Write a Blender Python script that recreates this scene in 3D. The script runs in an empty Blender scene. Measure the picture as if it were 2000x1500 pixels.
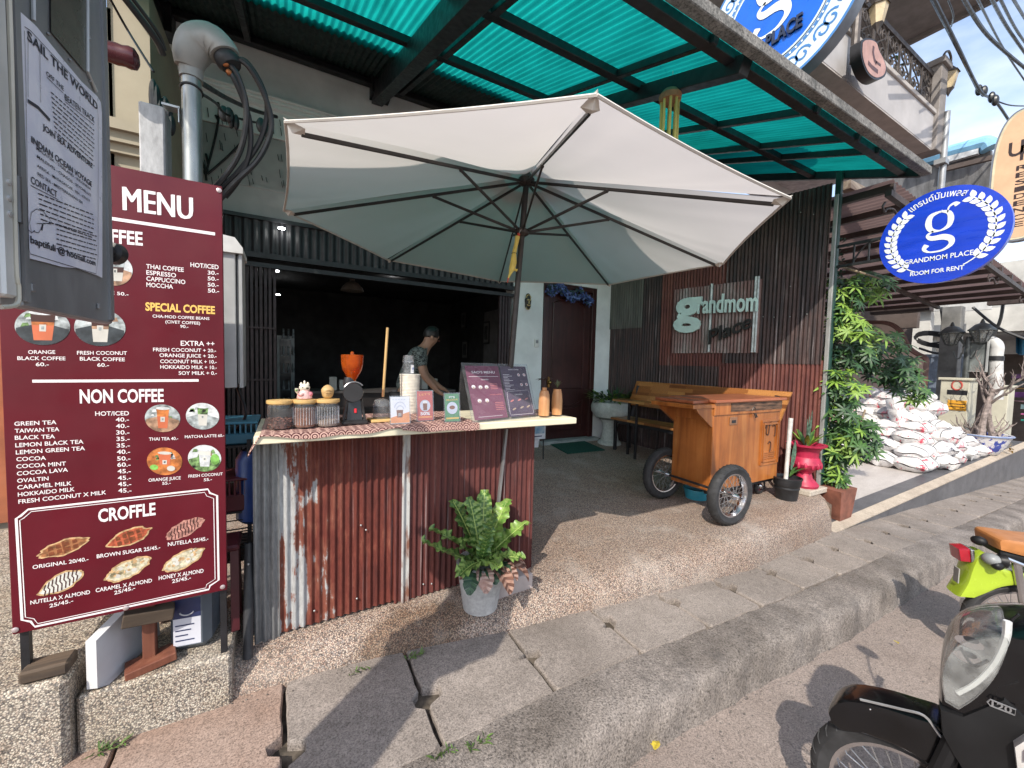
import bpy, math, random
from mathutils import Vector, Matrix
random.seed(7)
S = bpy.context.scene
COL = S.collection
rad = math.radians
# ---------------------------------------------------------------- camera
EYE = Vector((0, 0, 1.47)); FOC = 780.0
def cam_axes(yaw, pit, rol):
    y, p, r = rad(yaw), rad(pit), rad(rol)
    f = Vector((math.sin(y), math.cos(y), 0)); rt = Vector((math.cos(y), -math.sin(y), 0)); u = Vector((0, 0, 1))
    f2 = f*math.cos(p) - u*math.sin(p); u2 = u*math.cos(p) + f*math.sin(p)
    return f2, rt*math.cos(r) + u2*math.sin(r), u2*math.cos(r) - rt*math.sin(r)
CF, CR, CU = cam_axes(29.5, 2.95, 1.4)
cd = bpy.data.cameras.new('camera'); cam = bpy.data.objects.new('camera', cd); COL.objects.link(cam)
cd.sensor_width = 36.0; cd.lens = 36.0*FOC/2000.0; cd.clip_start = 0.05; cd.clip_end = 500
mw = Matrix((CR, CU, -CF)).transposed().to_4x4(); mw.translation = EYE
cam.matrix_world = mw; S.camera = cam
# ---------------------------------------------------------------- sky, sun, exposure
SUN_EL, SUN_AZ = 42.0, 50.0           # light travels towards azimuth 50 deg right of +Y
sd = Vector((math.sin(rad(SUN_AZ)), math.cos(rad(SUN_AZ)), -math.tan(rad(SUN_EL)))).normalized()
W = bpy.data.worlds.new("World"); S.world = W; W.use_nodes = True
wt = W.node_tree; wt.nodes.clear()
wo = wt.nodes.new('ShaderNodeOutputWorld'); wb = wt.nodes.new('ShaderNodeBackground'); sk = wt.nodes.new('ShaderNodeTexSky')
sk.sky_type = 'NISHITA'; sk.sun_disc = False; sk.sun_elevation = rad(SUN_EL)
sk.sun_rotation = math.atan2(-sd.x, -sd.y); sk.dust_density = 1.4; sk.air_density = 1.0
wb.inputs['Strength'].default_value = 0.15
# thin cloud: procedural noise over the sky dome
tc = wt.nodes.new('ShaderNodeTexCoord'); mp = wt.nodes.new('ShaderNodeMapping'); nz = wt.nodes.new('ShaderNodeTexNoise'); rp = wt.nodes.new('ShaderNodeValToRGB'); mx = wt.nodes.new('ShaderNodeMix')
mx.data_type = 'RGBA'; mp.inputs['Scale'].default_value = (2.2, 2.2, 5.5); nz.inputs['Scale'].default_value = 1.6; nz.inputs['Detail'].default_value = 7; nz.inputs['Roughness'].default_value = .55
rp.color_ramp.elements[0].position = .40; rp.color_ramp.elements[1].position = .68
rp.color_ramp.elements[0].color = (.12, .12, .12, 1); rp.color_ramp.elements[1].color = (.75, .75, .75, 1)
wt.links.new(tc.outputs['Generated'], mp.inputs['Vector']); wt.links.new(mp.outputs['Vector'], nz.inputs['Vector']); wt.links.new(nz.outputs['Fac'], rp.inputs['Fac'])
wt.links.new(rp.outputs['Color'], mx.inputs[0]); wt.links.new(sk.outputs['Color'], mx.inputs[6]); mx.inputs[7].default_value = (4.5, 4.8, 5.3, 1)
wt.links.new(mx.outputs[2], wb.inputs['Color']); wt.links.new(wb.outputs['Background'], wo.inputs['Surface'])
sl = bpy.data.lights.new('sun', 'SUN'); sl.energy = 2.65; sl.angle = rad(.55); sl.color = (1, .93, .82)
so = bpy.data.objects.new('sun', sl); COL.objects.link(so); so.location = (-6, -6, 9); so.rotation_euler = sd.to_track_quat('-Z', 'Y').to_euler()
S.view_settings.view_transform = 'Standard'; S.view_settings.look = 'None'; S.view_settings.gamma = 1; S.view_settings.exposure = 1.0
S.cycles.max_bounces = 12; S.cycles.diffuse_bounces = 7; S.cycles.glossy_bounces = 3; S.cycles.transmission_bounces = 6; S.cycles.transparent_max_bounces = 10
S.cycles.sample_clamp_indirect = 6; S.cycles.caustics_refractive = False; S.cycles.caustics_reflective = False
# ---------------------------------------------------------------- placing by sight line
def ray(u, v): return CF + CR*((u-1000)/FOC) - CU*((v-750)/FOC)
def PZ(u, v, z): r = ray(u, v); return EYE + r*((z-EYE.z)/r.z)
def PY(u, v, y): r = ray(u, v); return EYE + r*(y/r.y)
def PX(u, v, x): r = ray(u, v); return EYE + r*(x/r.x)
def PD(u, v, d): return EYE + ray(u, v)*d
def V(*a): return Vector(a)
def zf(y): return max(0.0, .06*(y-3.0))           # terrace floor
def zs(x): return -.15 if x < 1.5 else -.15-.05*(x-1.5)   # pavement slabs fall away along the street
def PF(u, v):
    z = 0
    for _ in range(25): p = PZ(u, v, z); z = zf(p.y)
    return p
# ---------------------------------------------------------------- materials
MATS = {}
def nt(name):
    m = bpy.data.materials.new(name); m.use_nodes = True; t = m.node_tree
    b = t.nodes['Principled BSDF']; return m, t, b
def coords(t, scale=(1, 1, 1), rot=(0, 0, 0)):
    c = t.nodes.new('ShaderNodeTexCoord'); g = t.nodes.new('ShaderNodeMapping'); g.inputs['Scale'].default_value = scale; g.inputs['Rotation'].default_value = rot
    t.links.new(c.outputs['Object'], g.inputs['Vector']); return g.outputs['Vector']
def noise(t, vec, scale, detail=5, rough=.55, dist=0):
    n = t.nodes.new('ShaderNodeTexNoise'); n.inputs['Scale'].default_value = scale; n.inputs['Detail'].default_value = detail; n.inputs['Roughness'].default_value = rough; n.inputs['Distortion'].default_value = dist
    t.links.new(vec, n.inputs['Vector']); return n.outputs['Fac']
def ramp(t, fac, stops, mode='LINEAR'):
    r = t.nodes.new('ShaderNodeValToRGB'); e = r.color_ramp.elements; r.color_ramp.interpolation = mode
    while len(e) < len(stops): e.new(.5)
    for k, (p, c) in enumerate(stops):
        e[k].position = p; e[k].color = (c[0], c[1], c[2], 1) if hasattr(c, '__len__') else (c, c, c, 1)
    t.links.new(fac, r.inputs['Fac']); return r.outputs['Color']
def mixc(t, fac, a, b, mode='MIX'):
    m = t.nodes.new('ShaderNodeMix'); m.data_type = 'RGBA'; m.blend_type = mode
    for s, k in ((fac, 0), (a, 6), (b, 7)):
        if hasattr(s, 'is_output') or isinstance(s, bpy.types.NodeSocket): t.links.new(s, m.inputs[k])
        elif k == 0: m.inputs[0].default_value = s
        else: m.inputs[k].default_value = (s[0], s[1], s[2], 1)
    return m.outputs[2]
def bumpn(t, b, h, strength=.3, dist=.01):
    n = t.nodes.new('ShaderNodeBump'); n.inputs['Strength'].default_value = strength; n.inputs['Distance'].default_value = dist
    t.links.new(h, n.inputs['Height']); t.links.new(n.outputs['Normal'], b.inputs['Normal'])
def mat(name, col, rough=.6, metal=0., var=.15, vs=6., bump=0., bs=60., col2=None, st=(1, 1, 1), detail=5, emit=0, spec=.5, lo=.35, hi=.68, coat=0, bd=.004):
    if name in MATS: return MATS[name]
    m, t, b = nt(name); v = coords(t, st); n = noise(t, v, vs, detail)
    c2 = col2 if col2 else tuple(x*(1-var*1.6) for x in col); c1 = col if col2 else tuple(min(1, x*(1+var*.7)) for x in col)
    c = ramp(t, n, [(lo, c2), (hi, c1)])
    t.links.new(c, b.inputs['Base Color']); b.inputs['Roughness'].default_value = rough; b.inputs['Metallic'].default_value = metal; b.inputs['Specular IOR Level'].default_value = spec
    if coat: b.inputs['Coat Weight'].default_value = coat
    if rough > .12:
        rr = ramp(t, noise(t, v, vs*2.3, 4), [(.3, max(.04, rough-.10)), (.7, min(1, rough+.10))]); t.links.new(rr, b.inputs['Roughness'])
    if bump: bumpn(t, b, noise(t, v, bs, 4), bump, bd)
    if emit:
        t.links.new(c, b.inputs['Emission Color']); b.inputs['Emission Strength'].default_value = emit
    MATS[name] = m; return m
def glass_mat(name, col=(1, 1, 1), rough=.02, ior=1.2, tint=.9, gl=.10):
    # thin clear plastic or glass: clear pass-through with a fresnel gloss
    if name in MATS: return MATS[name]
    m = bpy.data.materials.new(name); m.use_nodes = True; t = m.node_tree; t.nodes.clear()
    o = t.nodes.new('ShaderNodeOutputMaterial'); a = t.nodes.new('ShaderNodeBsdfTransparent'); g = t.nodes.new('ShaderNodeBsdfGlossy'); f = t.nodes.new('ShaderNodeLayerWeight'); pw = t.nodes.new('ShaderNodeMath'); pw.operation = 'POWER'; pw.inputs[1].default_value = 4; x = t.nodes.new('ShaderNodeMixShader'); mm = t.nodes.new('ShaderNodeMath')
    d = t.nodes.new('ShaderNodeBsdfDiffuse'); x2 = t.nodes.new('ShaderNodeMixShader'); d.inputs['Color'].default_value = (*[min(1, c*.9) for c in col], 1)
    a.inputs['Color'].default_value = (*[c*tint for c in col], 1); g.inputs['Roughness'].default_value = rough; f.inputs['Blend'].default_value = .5
    mm.operation = 'MULTIPLY_ADD'; mm.inputs[1].default_value = .8; mm.inputs[2].default_value = .035
    n = noise(t, coords(t), 14, 3); t.links.new(ramp(t, n, [(.3, gl*.3), (.7, gl)]), x2.inputs[0])
    t.links.new(f.outputs['Facing'], pw.inputs[0]); t.links.new(pw.outputs[0], mm.inputs[0]); t.links.new(mm.outputs[0], x.inputs[0])
    t.links.new(a.outputs[0], x2.inputs[1]); t.links.new(d.outputs[0], x2.inputs[2])
    t.links.new(x2.outputs[0], x.inputs[1]); t.links.new(g.outputs[0], x.inputs[2]); t.links.new(x.outputs[0], o.inputs['Surface'])
    MATS[name] = m; return m
def translucent_mat(name, dcol, tcol, fac=.5, st=(1, 1, 1), vs=5, mv=.8):
    m = bpy.data.materials.new(name); m.use_nodes = True; t = m.node_tree; t.nodes.clear()
    o = t.nodes.new('ShaderNodeOutputMaterial'); a = t.nodes.new('ShaderNodeBsdfDiffuse'); g = t.nodes.new('ShaderNodeBsdfTranslucent'); x = t.nodes.new('ShaderNodeMixShader')
    n = noise(t, coords(t, st), vs, 5)
    t.links.new(ramp(t, n, [(.3, [c*mv for c in dcol]), (.7, dcol)]), a.inputs['Color']); t.links.new(ramp(t, n, [(.3, [c*mv for c in tcol]), (.7, tcol)]), g.inputs['Color'])
    x.inputs[0].default_value = fac; t.links.new(a.outputs[0], x.inputs[1]); t.links.new(g.outputs[0], x.inputs[2]); t.links.new(x.outputs[0], o.inputs['Surface'])
    MATS[name] = m; return m
def pebble_mat(name, cols, scale=105, stain=(.5, .42, .33), dark=.35, wear=.6, sc2=1.3, brown_patch=None):
    m, t, b = nt(name); v = coords(t)
    vo = t.nodes.new('ShaderNodeTexVoronoi'); vo.inputs['Scale'].default_value = scale; t.links.new(v, vo.inputs['Vector'])
    sp = t.nodes.new('ShaderNodeSeparateColor'); t.links.new(vo.outputs['Color'], sp.inputs[0])
    k = len(cols); c = ramp(t, sp.outputs[0], [(i/k, cols[i]) for i in range(k)], 'CONSTANT')
    gap = ramp(t, vo.outputs['Distance'], [(.36, 1.), (.66, dark)]); c = mixc(t, 1., c, gap, 'MULTIPLY')
    big = noise(t, v, sc2, 7, .65); c = mixc(t, ramp(t, big, [(.36, wear), (.62, 0.)]), c, mixc(t, 1., c, stain, 'MULTIPLY'))
    if brown_patch:   # a darker brown patch with its own outline
        ds = t.nodes.new('ShaderNodeVectorMath'); ds.operation = 'DISTANCE'; ds.inputs[1].default_value = brown_patch; t.links.new(coords(t, (1, 1.9, .4)), ds.inputs[0]); ad = t.nodes.new('ShaderNodeMath'); ad.operation = 'MULTIPLY_ADD'; ad.inputs[1].default_value = .55; t.links.new(noise(t, v, 6, 6, .6), ad.inputs[0]); t.links.new(ds.outputs['Value'], ad.inputs[2])
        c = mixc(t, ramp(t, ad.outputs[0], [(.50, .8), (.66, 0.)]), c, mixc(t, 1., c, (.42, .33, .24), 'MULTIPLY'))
    wash = noise(t, v, 3.1, 6, .6); c = mixc(t, ramp(t, wash, [(.52, 0.), (.75, .35)]), c, (.50, .46, .41))
    t.links.new(c, b.inputs['Base Color']); b.inputs['Roughness'].default_value = .72
    bumpn(t, b, gap, .55, .004); MATS[name] = m; return m
def concrete_mat(name, c1, c2, speck=.25, bump=.3, sp=170, big=1.6, blotch=(.25, .22, .19), bl=.5, st=(1, 1, 1), rough=.85, bdist=.006):
    m, t, b = nt(name); v = coords(t, st)
    n1 = noise(t, v, big, 8, .65); c = ramp(t, n1, [(.32, c1), (.66, c2)])
    n2 = noise(t, v, sp, 3, .7); c = mixc(t, 1., c, ramp(t, n2, [(.3, 1-speck*1.5), (.5, 1.), (.72, 1+speck)]), 'MULTIPLY')
    n3 = noise(t, v, 4.3, 6, .7, .6); c = mixc(t, ramp(t, n3, [(.55, 0.), (.75, bl)]), c, blotch)
    n5 = noise(t, v, 31, 4, .7); c = mixc(t, 1., c, ramp(t, n5, [(.3, .82), (.7, 1.12)]), 'MULTIPLY')
    t.links.new(c, b.inputs['Base Color']); b.inputs['Roughness'].default_value = rough; b.inputs['Specular IOR Level'].default_value = .3
    h = mixc(t, .5, n2, n5); bumpn(t, b, h, bump, bdist); MATS[name] = m; return m
def rust_mat(name, stops, sx=14, sz=1.1, scratch=.0, rough=.65, off=0, metal=.15, blot=.35, gx=None):
    m, t, b = nt(name); v = coords(t, (sx, sx, sz))
    v2 = t.nodes.new('ShaderNodeVectorMath'); v2.operation = 'ADD'; v2.inputs[1].default_value = (off, off*.7, off*.3); t.links.new(v, v2.inputs[0]); vv = v2.outputs[0]
    n = noise(t, vv, 1.0, 8, .62, .3); n2 = noise(t, coords(t, (3, 3, 2.2)), 1.5, 7, .65)
    f = t.nodes.new('ShaderNodeMath'); f.operation = 'MULTIPLY_ADD'; f.inputs[1].default_value = blot; t.links.new(n2, f.inputs[0])
    f2 = t.nodes.new('ShaderNodeMath'); f2.operation = 'MULTIPLY'; f2.inputs[1].default_value = 1-blot; t.links.new(n, f2.inputs[0]); t.links.new(f2.outputs[0], f.inputs[2])
    fo = f.outputs[0]
    if gx:    # more bare zinc towards one edge of the sheet
        sx_ = t.nodes.new('ShaderNodeSeparateXYZ'); t.links.new(coords(t), sx_.inputs[0]); mr = t.nodes.new('ShaderNodeMapRange'); mr.inputs[1].default_value = gx[0]; mr.inputs[2].default_value = gx[1]; mr.inputs[3].default_value = gx[2]; mr.inputs[4].default_value = 0; t.links.new(sx_.outputs[0], mr.inputs[0])
        ad = t.nodes.new('ShaderNodeMath'); t.links.new(fo, ad.inputs[0]); t.links.new(mr.outputs[0], ad.inputs[1]); fo = ad.outputs[0]
    c = ramp(t, fo, stops)
    if scratch:
        s = noise(t, coords(t, (60, 60, .9)), 1.0, 3, .5); c = mixc(t, ramp(t, s, [(.63, 0.), (.72, scratch)]), c, (.42, .36, .36))
    fine = noise(t, coords(t, (40, 40, 9)), 2.0, 5, .7); c = mixc(t, 1., c, ramp(t, fine, [(.3, .72), (.7, 1.2)]), 'MULTIPLY')
    t.links.new(c, b.inputs['Base Color']); b.inputs['Roughness'].default_value = rough; b.inputs['Metallic'].default_value = metal; b.inputs['Specular IOR Level'].default_value = .35
    bumpn(t, b, fine, .15, .003); MATS[name] = m; return m
def wood_mat(name, c1, c2, c3, axis=2, scale=1., rough=.35, coat=.25, bump=.05):
    m, t, b = nt(name); st = [22, 22, 22]; st[axis] = 1.6; v = coords(t, [s*scale for s in st])
    n = noise(t, v, 1.0, 7, .6, .8); c = ramp(t, n, [(.28, c1), (.5, c2), (.72, c3)])
    big = noise(t, coords(t), 3.2*scale, 5, .6); c = mixc(t, 1., c, ramp(t, big, [(.3, .68), (.7, 1.18)]), 'MULTIPLY')
    t.links.new(c, b.inputs['Base Color']); b.inputs['Roughness'].default_value = rough; b.inputs['Coat Weight'].default_value = coat; b.inputs['Coat Roughness'].default_value = .2
    bumpn(t, b, n, bump, .003); MATS[name] = m; return m
def plank_mat(name, cols, bw=.38, bh=.055, rot=(0, 0, 0), rough=.35):
    # finger-jointed strips: every strip its own tone
    m, t, b = nt(name); v = coords(t, (1, 1, 1), rot)
    br = t.nodes.new('ShaderNodeTexBrick'); br.inputs['Scale'].default_value = 1; br.inputs['Brick Width'].default_value = bw; br.inputs['Row Height'].default_value = bh; br.inputs['Mortar Size'].default_value = .0012; br.offset = .37; br.squash = .8
    br.inputs['Color1'].default_value = (0, 0, 0, 1); br.inputs['Color2'].default_value = (1, 1, 1, 1); br.inputs['Mortar'].default_value = (.3, .3, .3, 1); t.links.new(v, br.inputs['Vector'])
    k = len(cols); c = ramp(t, br.outputs['Color'], [(i/(k-1), cols[i]) for i in range(k)])
    n = noise(t, coords(t, (4, 40, 40)), 2, 6, .6); c = mixc(t, 1., c, ramp(t, n, [(.3, .75), (.7, 1.2)]), 'MULTIPLY')
    t.links.new(c, b.inputs['Base Color']); b.inputs['Roughness'].default_value = rough; b.inputs['Coat Weight'].default_value = .2; MATS[name] = m; return m
# ---------------------------------------------------------------- mesh builder
class MB:
    def __init__(s, m=None): s.v = []; s.f = []; s.mi = []; s.mats = []; s.cur = 0; s.uvs = None; s.X = None; (m and s.m(m))
    def m(s, m):
        if m not in s.mats: s.mats.append(m)
        s.cur = s.mats.index(m); return s
    def add(s, vs, fs):
        o = len(s.v)
        s.v += [s.X @ Vector(p) for p in vs] if s.X else [Vector(p) for p in vs]
        for f in fs: s.f.append([i+o for i in f]); s.mi.append(s.cur)
        return s
    def box(s, c, d, rot=None, bev=0.0):
        c = Vector(c); hx, hy, hz = d[0]/2, d[1]/2, d[2]/2; b = min(bev, hx*.9, hy*.9, hz*.9)
        R = rot if rot else Matrix.Identity(3)
        if b <= 0:
            vs = [c + R @ Vector((x*hx, y*hy, z*hz)) for x in (-1, 1) for y in (-1, 1) for z in (-1, 1)]
            return s.add(vs, [(0, 1, 3, 2), (4, 6, 7, 5), (0, 4, 5, 1), (2, 3, 7, 6), (0, 2, 6, 4), (1, 5, 7, 3)])
        vs = []; idx = {}
        for x in (-1, 1):
            for y in (-1, 1):
                for z in (-1, 1):
                    for k in range(3):
                        p = [x*hx, y*hy, z*hz]
                        for j in range(3):
                            if j != k: p[j] -= b*(x, y, z)[j]
                        idx[(x, y, z, k)] = len(vs); vs.append(c + R @ Vector(p))
        fs = []
        for k in range(3):
            a, e = (k+1) % 3, (k+2) % 3
            for sg in (-1, 1):
                q = []
                for (p, r) in ((-1, -1), (1, -1), (1, 1), (-1, 1)):
                    t = [0, 0, 0]; t[k] = sg; t[a] = p; t[e] = r; q.append(idx[(*t, k)])
                fs.append(q if sg > 0 else q[::-1])
            for p in (-1, 1):
                for r in (-1, 1):
                    t0 = [0, 0, 0]; t0[k] = -1; t0[a] = p; t0[e] = r; t1 = list(t0); t1[k] = 1
                    q = [idx[(*t0, a)], idx[(*t1, a)], idx[(*t1, e)], idx[(*t0, e)]]
                    fs.append(q if p*r < 0 else q[::-1])
        for x in (-1, 1):
            for y in (-1, 1):
                for z in (-1, 1):
                    q = [idx[(x, y, z, k)] for k in range(3)]; fs.append(q if x*y*z > 0 else q[::-1])
        return s.add(vs, fs)
    def bx(s, x0, x1, y0, y1, z0, z1, bev=0): return s.box(((x0+x1)/2, (y0+y1)/2, (z0+z1)/2), (abs(x1-x0), abs(y1-y0), abs(z1-z0)), None, bev)
    def beam(s, a, b, w, h, up=(0, 0, 1), bev=0):
        a, b = Vector(a), Vector(b); x = (b-a); L = x.length; x = x.normalized(); u = Vector(up); y = u.cross(x)
        if y.length < 1e-4: y = Vector((0, 1, 0)).cross(x)
        y.normalize(); z = x.cross(y); R = Matrix((x, y, z)).transposed(); return s.box((a+b)/2, (L, w, h), R, bev)
    def tube(s, pts, r, n=8, cap=True, closed=False):
        pts = [Vector(p) for p in pts]; k = len(pts); rs = r if hasattr(r, '__len__') else [r]*k; vs = []; fs = []; nrm = None
        for i, p in enumerate(pts):
            if closed: d = pts[(i+1) % k]-pts[i-1]
            else: d = pts[min(i+1, k-1)]-pts[max(i-1, 0)]
            d = d.normalized() if d.length > 1e-9 else Vector((0, 0, 1))
            if nrm is None: nrm = d.orthogonal().normalized()
            else:
                nrm = nrm - d*nrm.dot(d); nrm = nrm.normalized() if nrm.length > 1e-6 else d.orthogonal().normalized()
            bn = d.cross(nrm)
            for j in range(n): a = 2*math.pi*j/n; vs.append(p+(nrm*math.cos(a)+bn*math.sin(a))*rs[i])
        for i in range(k if closed else k-1):
            for j in range(n): a, b2 = i*n, ((i+1) % k)*n; fs.append((a+j, a+(j+1) % n, b2+(j+1) % n, b2+j))
        if cap and not closed: fs.append(tuple(range(n))[::-1]); fs.append(tuple(range((k-1)*n, k*n)))
        return s.add(vs, fs)
    def cyl(s, a, b, r0, r1=None, n=20): return s.tube([a, b], [r0, r0 if r1 is None else r1], n)
    def lathe(s, prof, c=(0, 0, 0), n=28, axis=(0, 0, 1), cap=True):
        c = Vector(c); z = Vector(axis).normalized(); x = z.orthogonal().normalized() if abs(z.z) < .999 else Vector((1, 0, 0)); y = z.cross(x); vs = []; fs = []; k = len(prof)
        for (r, h) in prof:
            for j in range(n): a = 2*math.pi*j/n; vs.append(c + x*(r*math.cos(a)) + y*(r*math.sin(a)) + z*h)
        for i in range(k-1):
            for j in range(n): fs.append((i*n+j, i*n+(j+1) % n, (i+1)*n+(j+1) % n, (i+1)*n+j))
        op = tuple(prof[0]) == tuple(prof[-1]) or not cap
        if prof[0][0] > 1e-6 and not op: fs.append(tuple(range(n))[::-1])
        if prof[-1][0] > 1e-6 and not op: fs.append(tuple(range((k-1)*n, k*n)))
        return s.add(vs, fs)
    def grid(s, fn, nu, nv, wrap=False):
        vs = [fn(i/nu, j/nv) for j in range(nv+1) for i in range(nu+1)]; w = nu+1
        return s.add(vs, [(j*w+i, j*w+i+1, (j+1)*w+i+1, (j+1)*w+i) for j in range(nv) for i in range(nu)])
    def poly(s, pts): return s.add(pts, [tuple(range(len(pts)))])
    def prism(s, pts, off):
        off = Vector(off); k = len(pts); pts = [Vector(p) for p in pts]
        return s.add(pts+[p+off for p in pts], [tuple(range(k))[::-1], tuple(range(k, 2*k))]+[(i, (i+1) % k, k+(i+1) % k, k+i) for i in range(k)])
    def ell(s, c, rx, ry, rz, nu=16, nv=10, fn=None):
        c = Vector(c)
        def g(u, v):
            a, b = u*2*math.pi, (v-.5)*math.pi; d = Vector((math.cos(a)*math.cos(b), math.sin(a)*math.cos(b), math.sin(b)))
            k = fn(d) if fn else 1.0
            return c+Vector((d.x*rx, d.y*ry, d.z*rz))*k
        return s.grid(g, nu, nv)
    def disc(s, c, ax, ay, n=32):
        c, ax, ay = Vector(c), Vector(ax), Vector(ay); return s.poly([c+ax*math.cos(2*math.pi*k/n)+ay*math.sin(2*math.pi*k/n) for k in range(n)])
    def ribbon(s, pts, w, nrm, closed=False):
        pts = [Vector(p) for p in pts]; nrm = Vector(nrm); k = len(pts); vs = []; fs = []
        for i, p in enumerate(pts):
            d = (pts[(i+1) % k]-pts[i-1]) if closed else pts[min(i+1, k-1)]-pts[max(i-1, 0)]
            t = nrm.cross(d).normalized(); ww = w[i] if hasattr(w, '__len__') else w; vs += [p+t*ww/2, p-t*ww/2]
        for i in range(k if closed else k-1): a, b = 2*i, 2*((i+1) % k); fs.append((a, a+1, b+1, b))
        return s.add(vs, fs)
    def corr(s, a, b, h0, h1, nrm, pitch=.04, amp=.006, per=8, up=(0, 0, 1), nz=1, hfun=None):
        # corrugated sheet from a to b, rising along up from h0 to h1
        a, b, nrm, up = Vector(a), Vector(b), Vector(nrm).normalized(), Vector(up); L = (b-a).length; n = max(2, int(L/pitch*per))
        def g(u, v):
            lo = h0 if not hfun else hfun(u)
            return a+(b-a)*u+up*(lo+(h1-lo)*v)+nrm*(amp*math.sin(u*L/pitch*2*math.pi))
        return s.grid(g, n, nz)
    def leaf(s, base, d, up, L, Wd, droop=.3, fold=.25, seg=4, wav=0, prof=None):
        base, d, up = Vector(base), Vector(d).normalized(), Vector(up); side = d.cross(up)
        side = side.normalized() if side.length > 1e-4 else d.orthogonal().normalized(); n = side.cross(d).normalized(); vs = []; fs = []
        for i in range(seg+1):
            t = i/seg; w = (prof(t) if prof else math.sin(math.pi*min(1, (t*.92+.06)))**.8)*Wd/2
            c = base+d*(L*t)-n*(droop*L*t*t); lift = n*(w*fold); wv = n*(wav*math.sin(t*17+base.x*60)*w)
            vs += [c+side*w+lift+wv, c, c-side*w+lift-wv*.7]
        for i in range(seg):
            a = 3*i; fs += [(a, a+1, a+4, a+3), (a+1, a+2, a+5, a+4)]
        return s.add(vs, fs)
    def text(s, st, left, right, up, cap, bold=.02, ext=None, xs=None, align=None):
        # lettering laid from point left to point right (base line); cap = capital height
        vs, fs, w, hh = text_geo(st, bold, ext is not None)
        left = Vector(left); up = Vector(up).normalized()
        if align is not None:
            d = Vector(align).normalized(); wid = w*(cap/hh)*(xs or 1)
        else: d = Vector(right)-left; wid = d.length; d.normalize()
        nn = d.cross(up).normalized(); kx = wid/w; ky = cap/hh
        return s.add([left+d*(p[0]*kx)+up*(p[1]*ky)+nn*(p[2]*(ext or 0)) for p in vs], fs)
    def build(s, name, parent=None, loc=None, smooth=35, label=None, kind=None, cat=None, group=None):
        me = bpy.data.meshes.new(name); o = bpy.data.objects.new(name, me); COL.objects.link(o)
        off = Vector((0, 0, 0))
        if parent is not None:
            o.parent = parent; off = wloc(parent)
        elif loc is not None: off = Vector(loc); o.location = off
        me.from_pydata([tuple(p-off) for p in s.v], [], s.f)
        for m in s.mats: me.materials.append(m)
        me.polygons.foreach_set('material_index', s.mi)
        if smooth:
            me.polygons.foreach_set('use_smooth', [True]*len(me.polygons)); me.set_sharp_from_angle(angle=rad(smooth))
        me.update(); tag(o, label, cat, group, kind); return o
def wloc(o):
    p = Vector(o.location)
    while o.parent: o = o.parent; p += Vector(o.location)
    return p
def tag(o, label=None, cat=None, group=None, kind=None):
    for k, x in (('label', label), ('category', cat), ('group', group), ('kind', kind)):
        if x: o[k] = x
    return o
def thing(name, label, cat, loc, group=None):
    o = bpy.data.objects.new(name, None); COL.objects.link(o); o.location = loc; o.empty_display_size = .1
    return tag(o, label, cat, group)
def kids(o): return [c for c in bpy.data.objects if c.parent == o]
def dup(o, parent=None, loc=None, rot=None, scale=None, label=None):
    c = o.copy(); COL.objects.link(c)
    if parent: c.parent = parent
    for ch in kids(o):
        if ch != c: dup(ch, c)
    if loc is not None: c.location = loc
    if rot is not None: c.rotation_euler = rot
    if scale is not None: c.scale = scale
    if label: c['label'] = label
    return c
TG = {}
def text_geo(st, bold, solid):
    key = (st, bold, solid)
    if key in TG: return TG[key]
    cu = bpy.data.curves.new('lettering', 'FONT'); cu.body = st; cu.size = 1; cu.offset = bold; cu.resolution_u = 3; cu.extrude = .5 if solid else 0
    ob = bpy.data.objects.new('lettering', cu); COL.objects.link(ob); me = ob.to_mesh()
    vs = [tuple(v.co) for v in me.vertices]; fs = [tuple(p.vertices) for p in me.polygons]
    ob.to_mesh_clear(); bpy.data.objects.remove(ob); bpy.data.curves.remove(cu)
    if not vs: vs = [(0, 0, 0), (1, 0, 0), (1, .7, 0)]; fs = [(0, 1, 2)]
    x0 = min(v[0] for v in vs); w = max(v[0] for v in vs)-x0; hh = .70
    TG[key] = ([(v[0]-x0, v[1], v[2]) for v in vs], fs, max(w, .01), hh); return TG[key]
def arc(c, ax, ay, a0, a1, n=12): c, ax, ay = Vector(c), Vector(ax), Vector(ay); return [c+ax*math.cos(rad(a0+(a1-a0)*i/n))+ay*math.sin(rad(a0+(a1-a0)*i/n)) for i in range(n+1)]
def spline(P, n=8):
    P = [Vector(p) for p in P]; Q = [P[0]]+P+[P[-1]]; out = []
    for i in range(1, len(Q)-2):
        a, b, c, d = Q[i-1:i+3]
        for k in range(n):
            t = k/n; out.append(.5*((2*b)+(c-a)*t+(2*a-5*b+4*c-d)*t*t+(3*b-a-3*c+d)*t**3))
    out.append(P[-1]); return out
R_ = random.uniform
def m3(yaw=0, pitch=0, roll=0): return (Matrix.Rotation(rad(yaw), 3, 'Z') @ Matrix.Rotation(rad(pitch), 3, 'X') @ Matrix.Rotation(rad(roll), 3, 'Y'))
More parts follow.
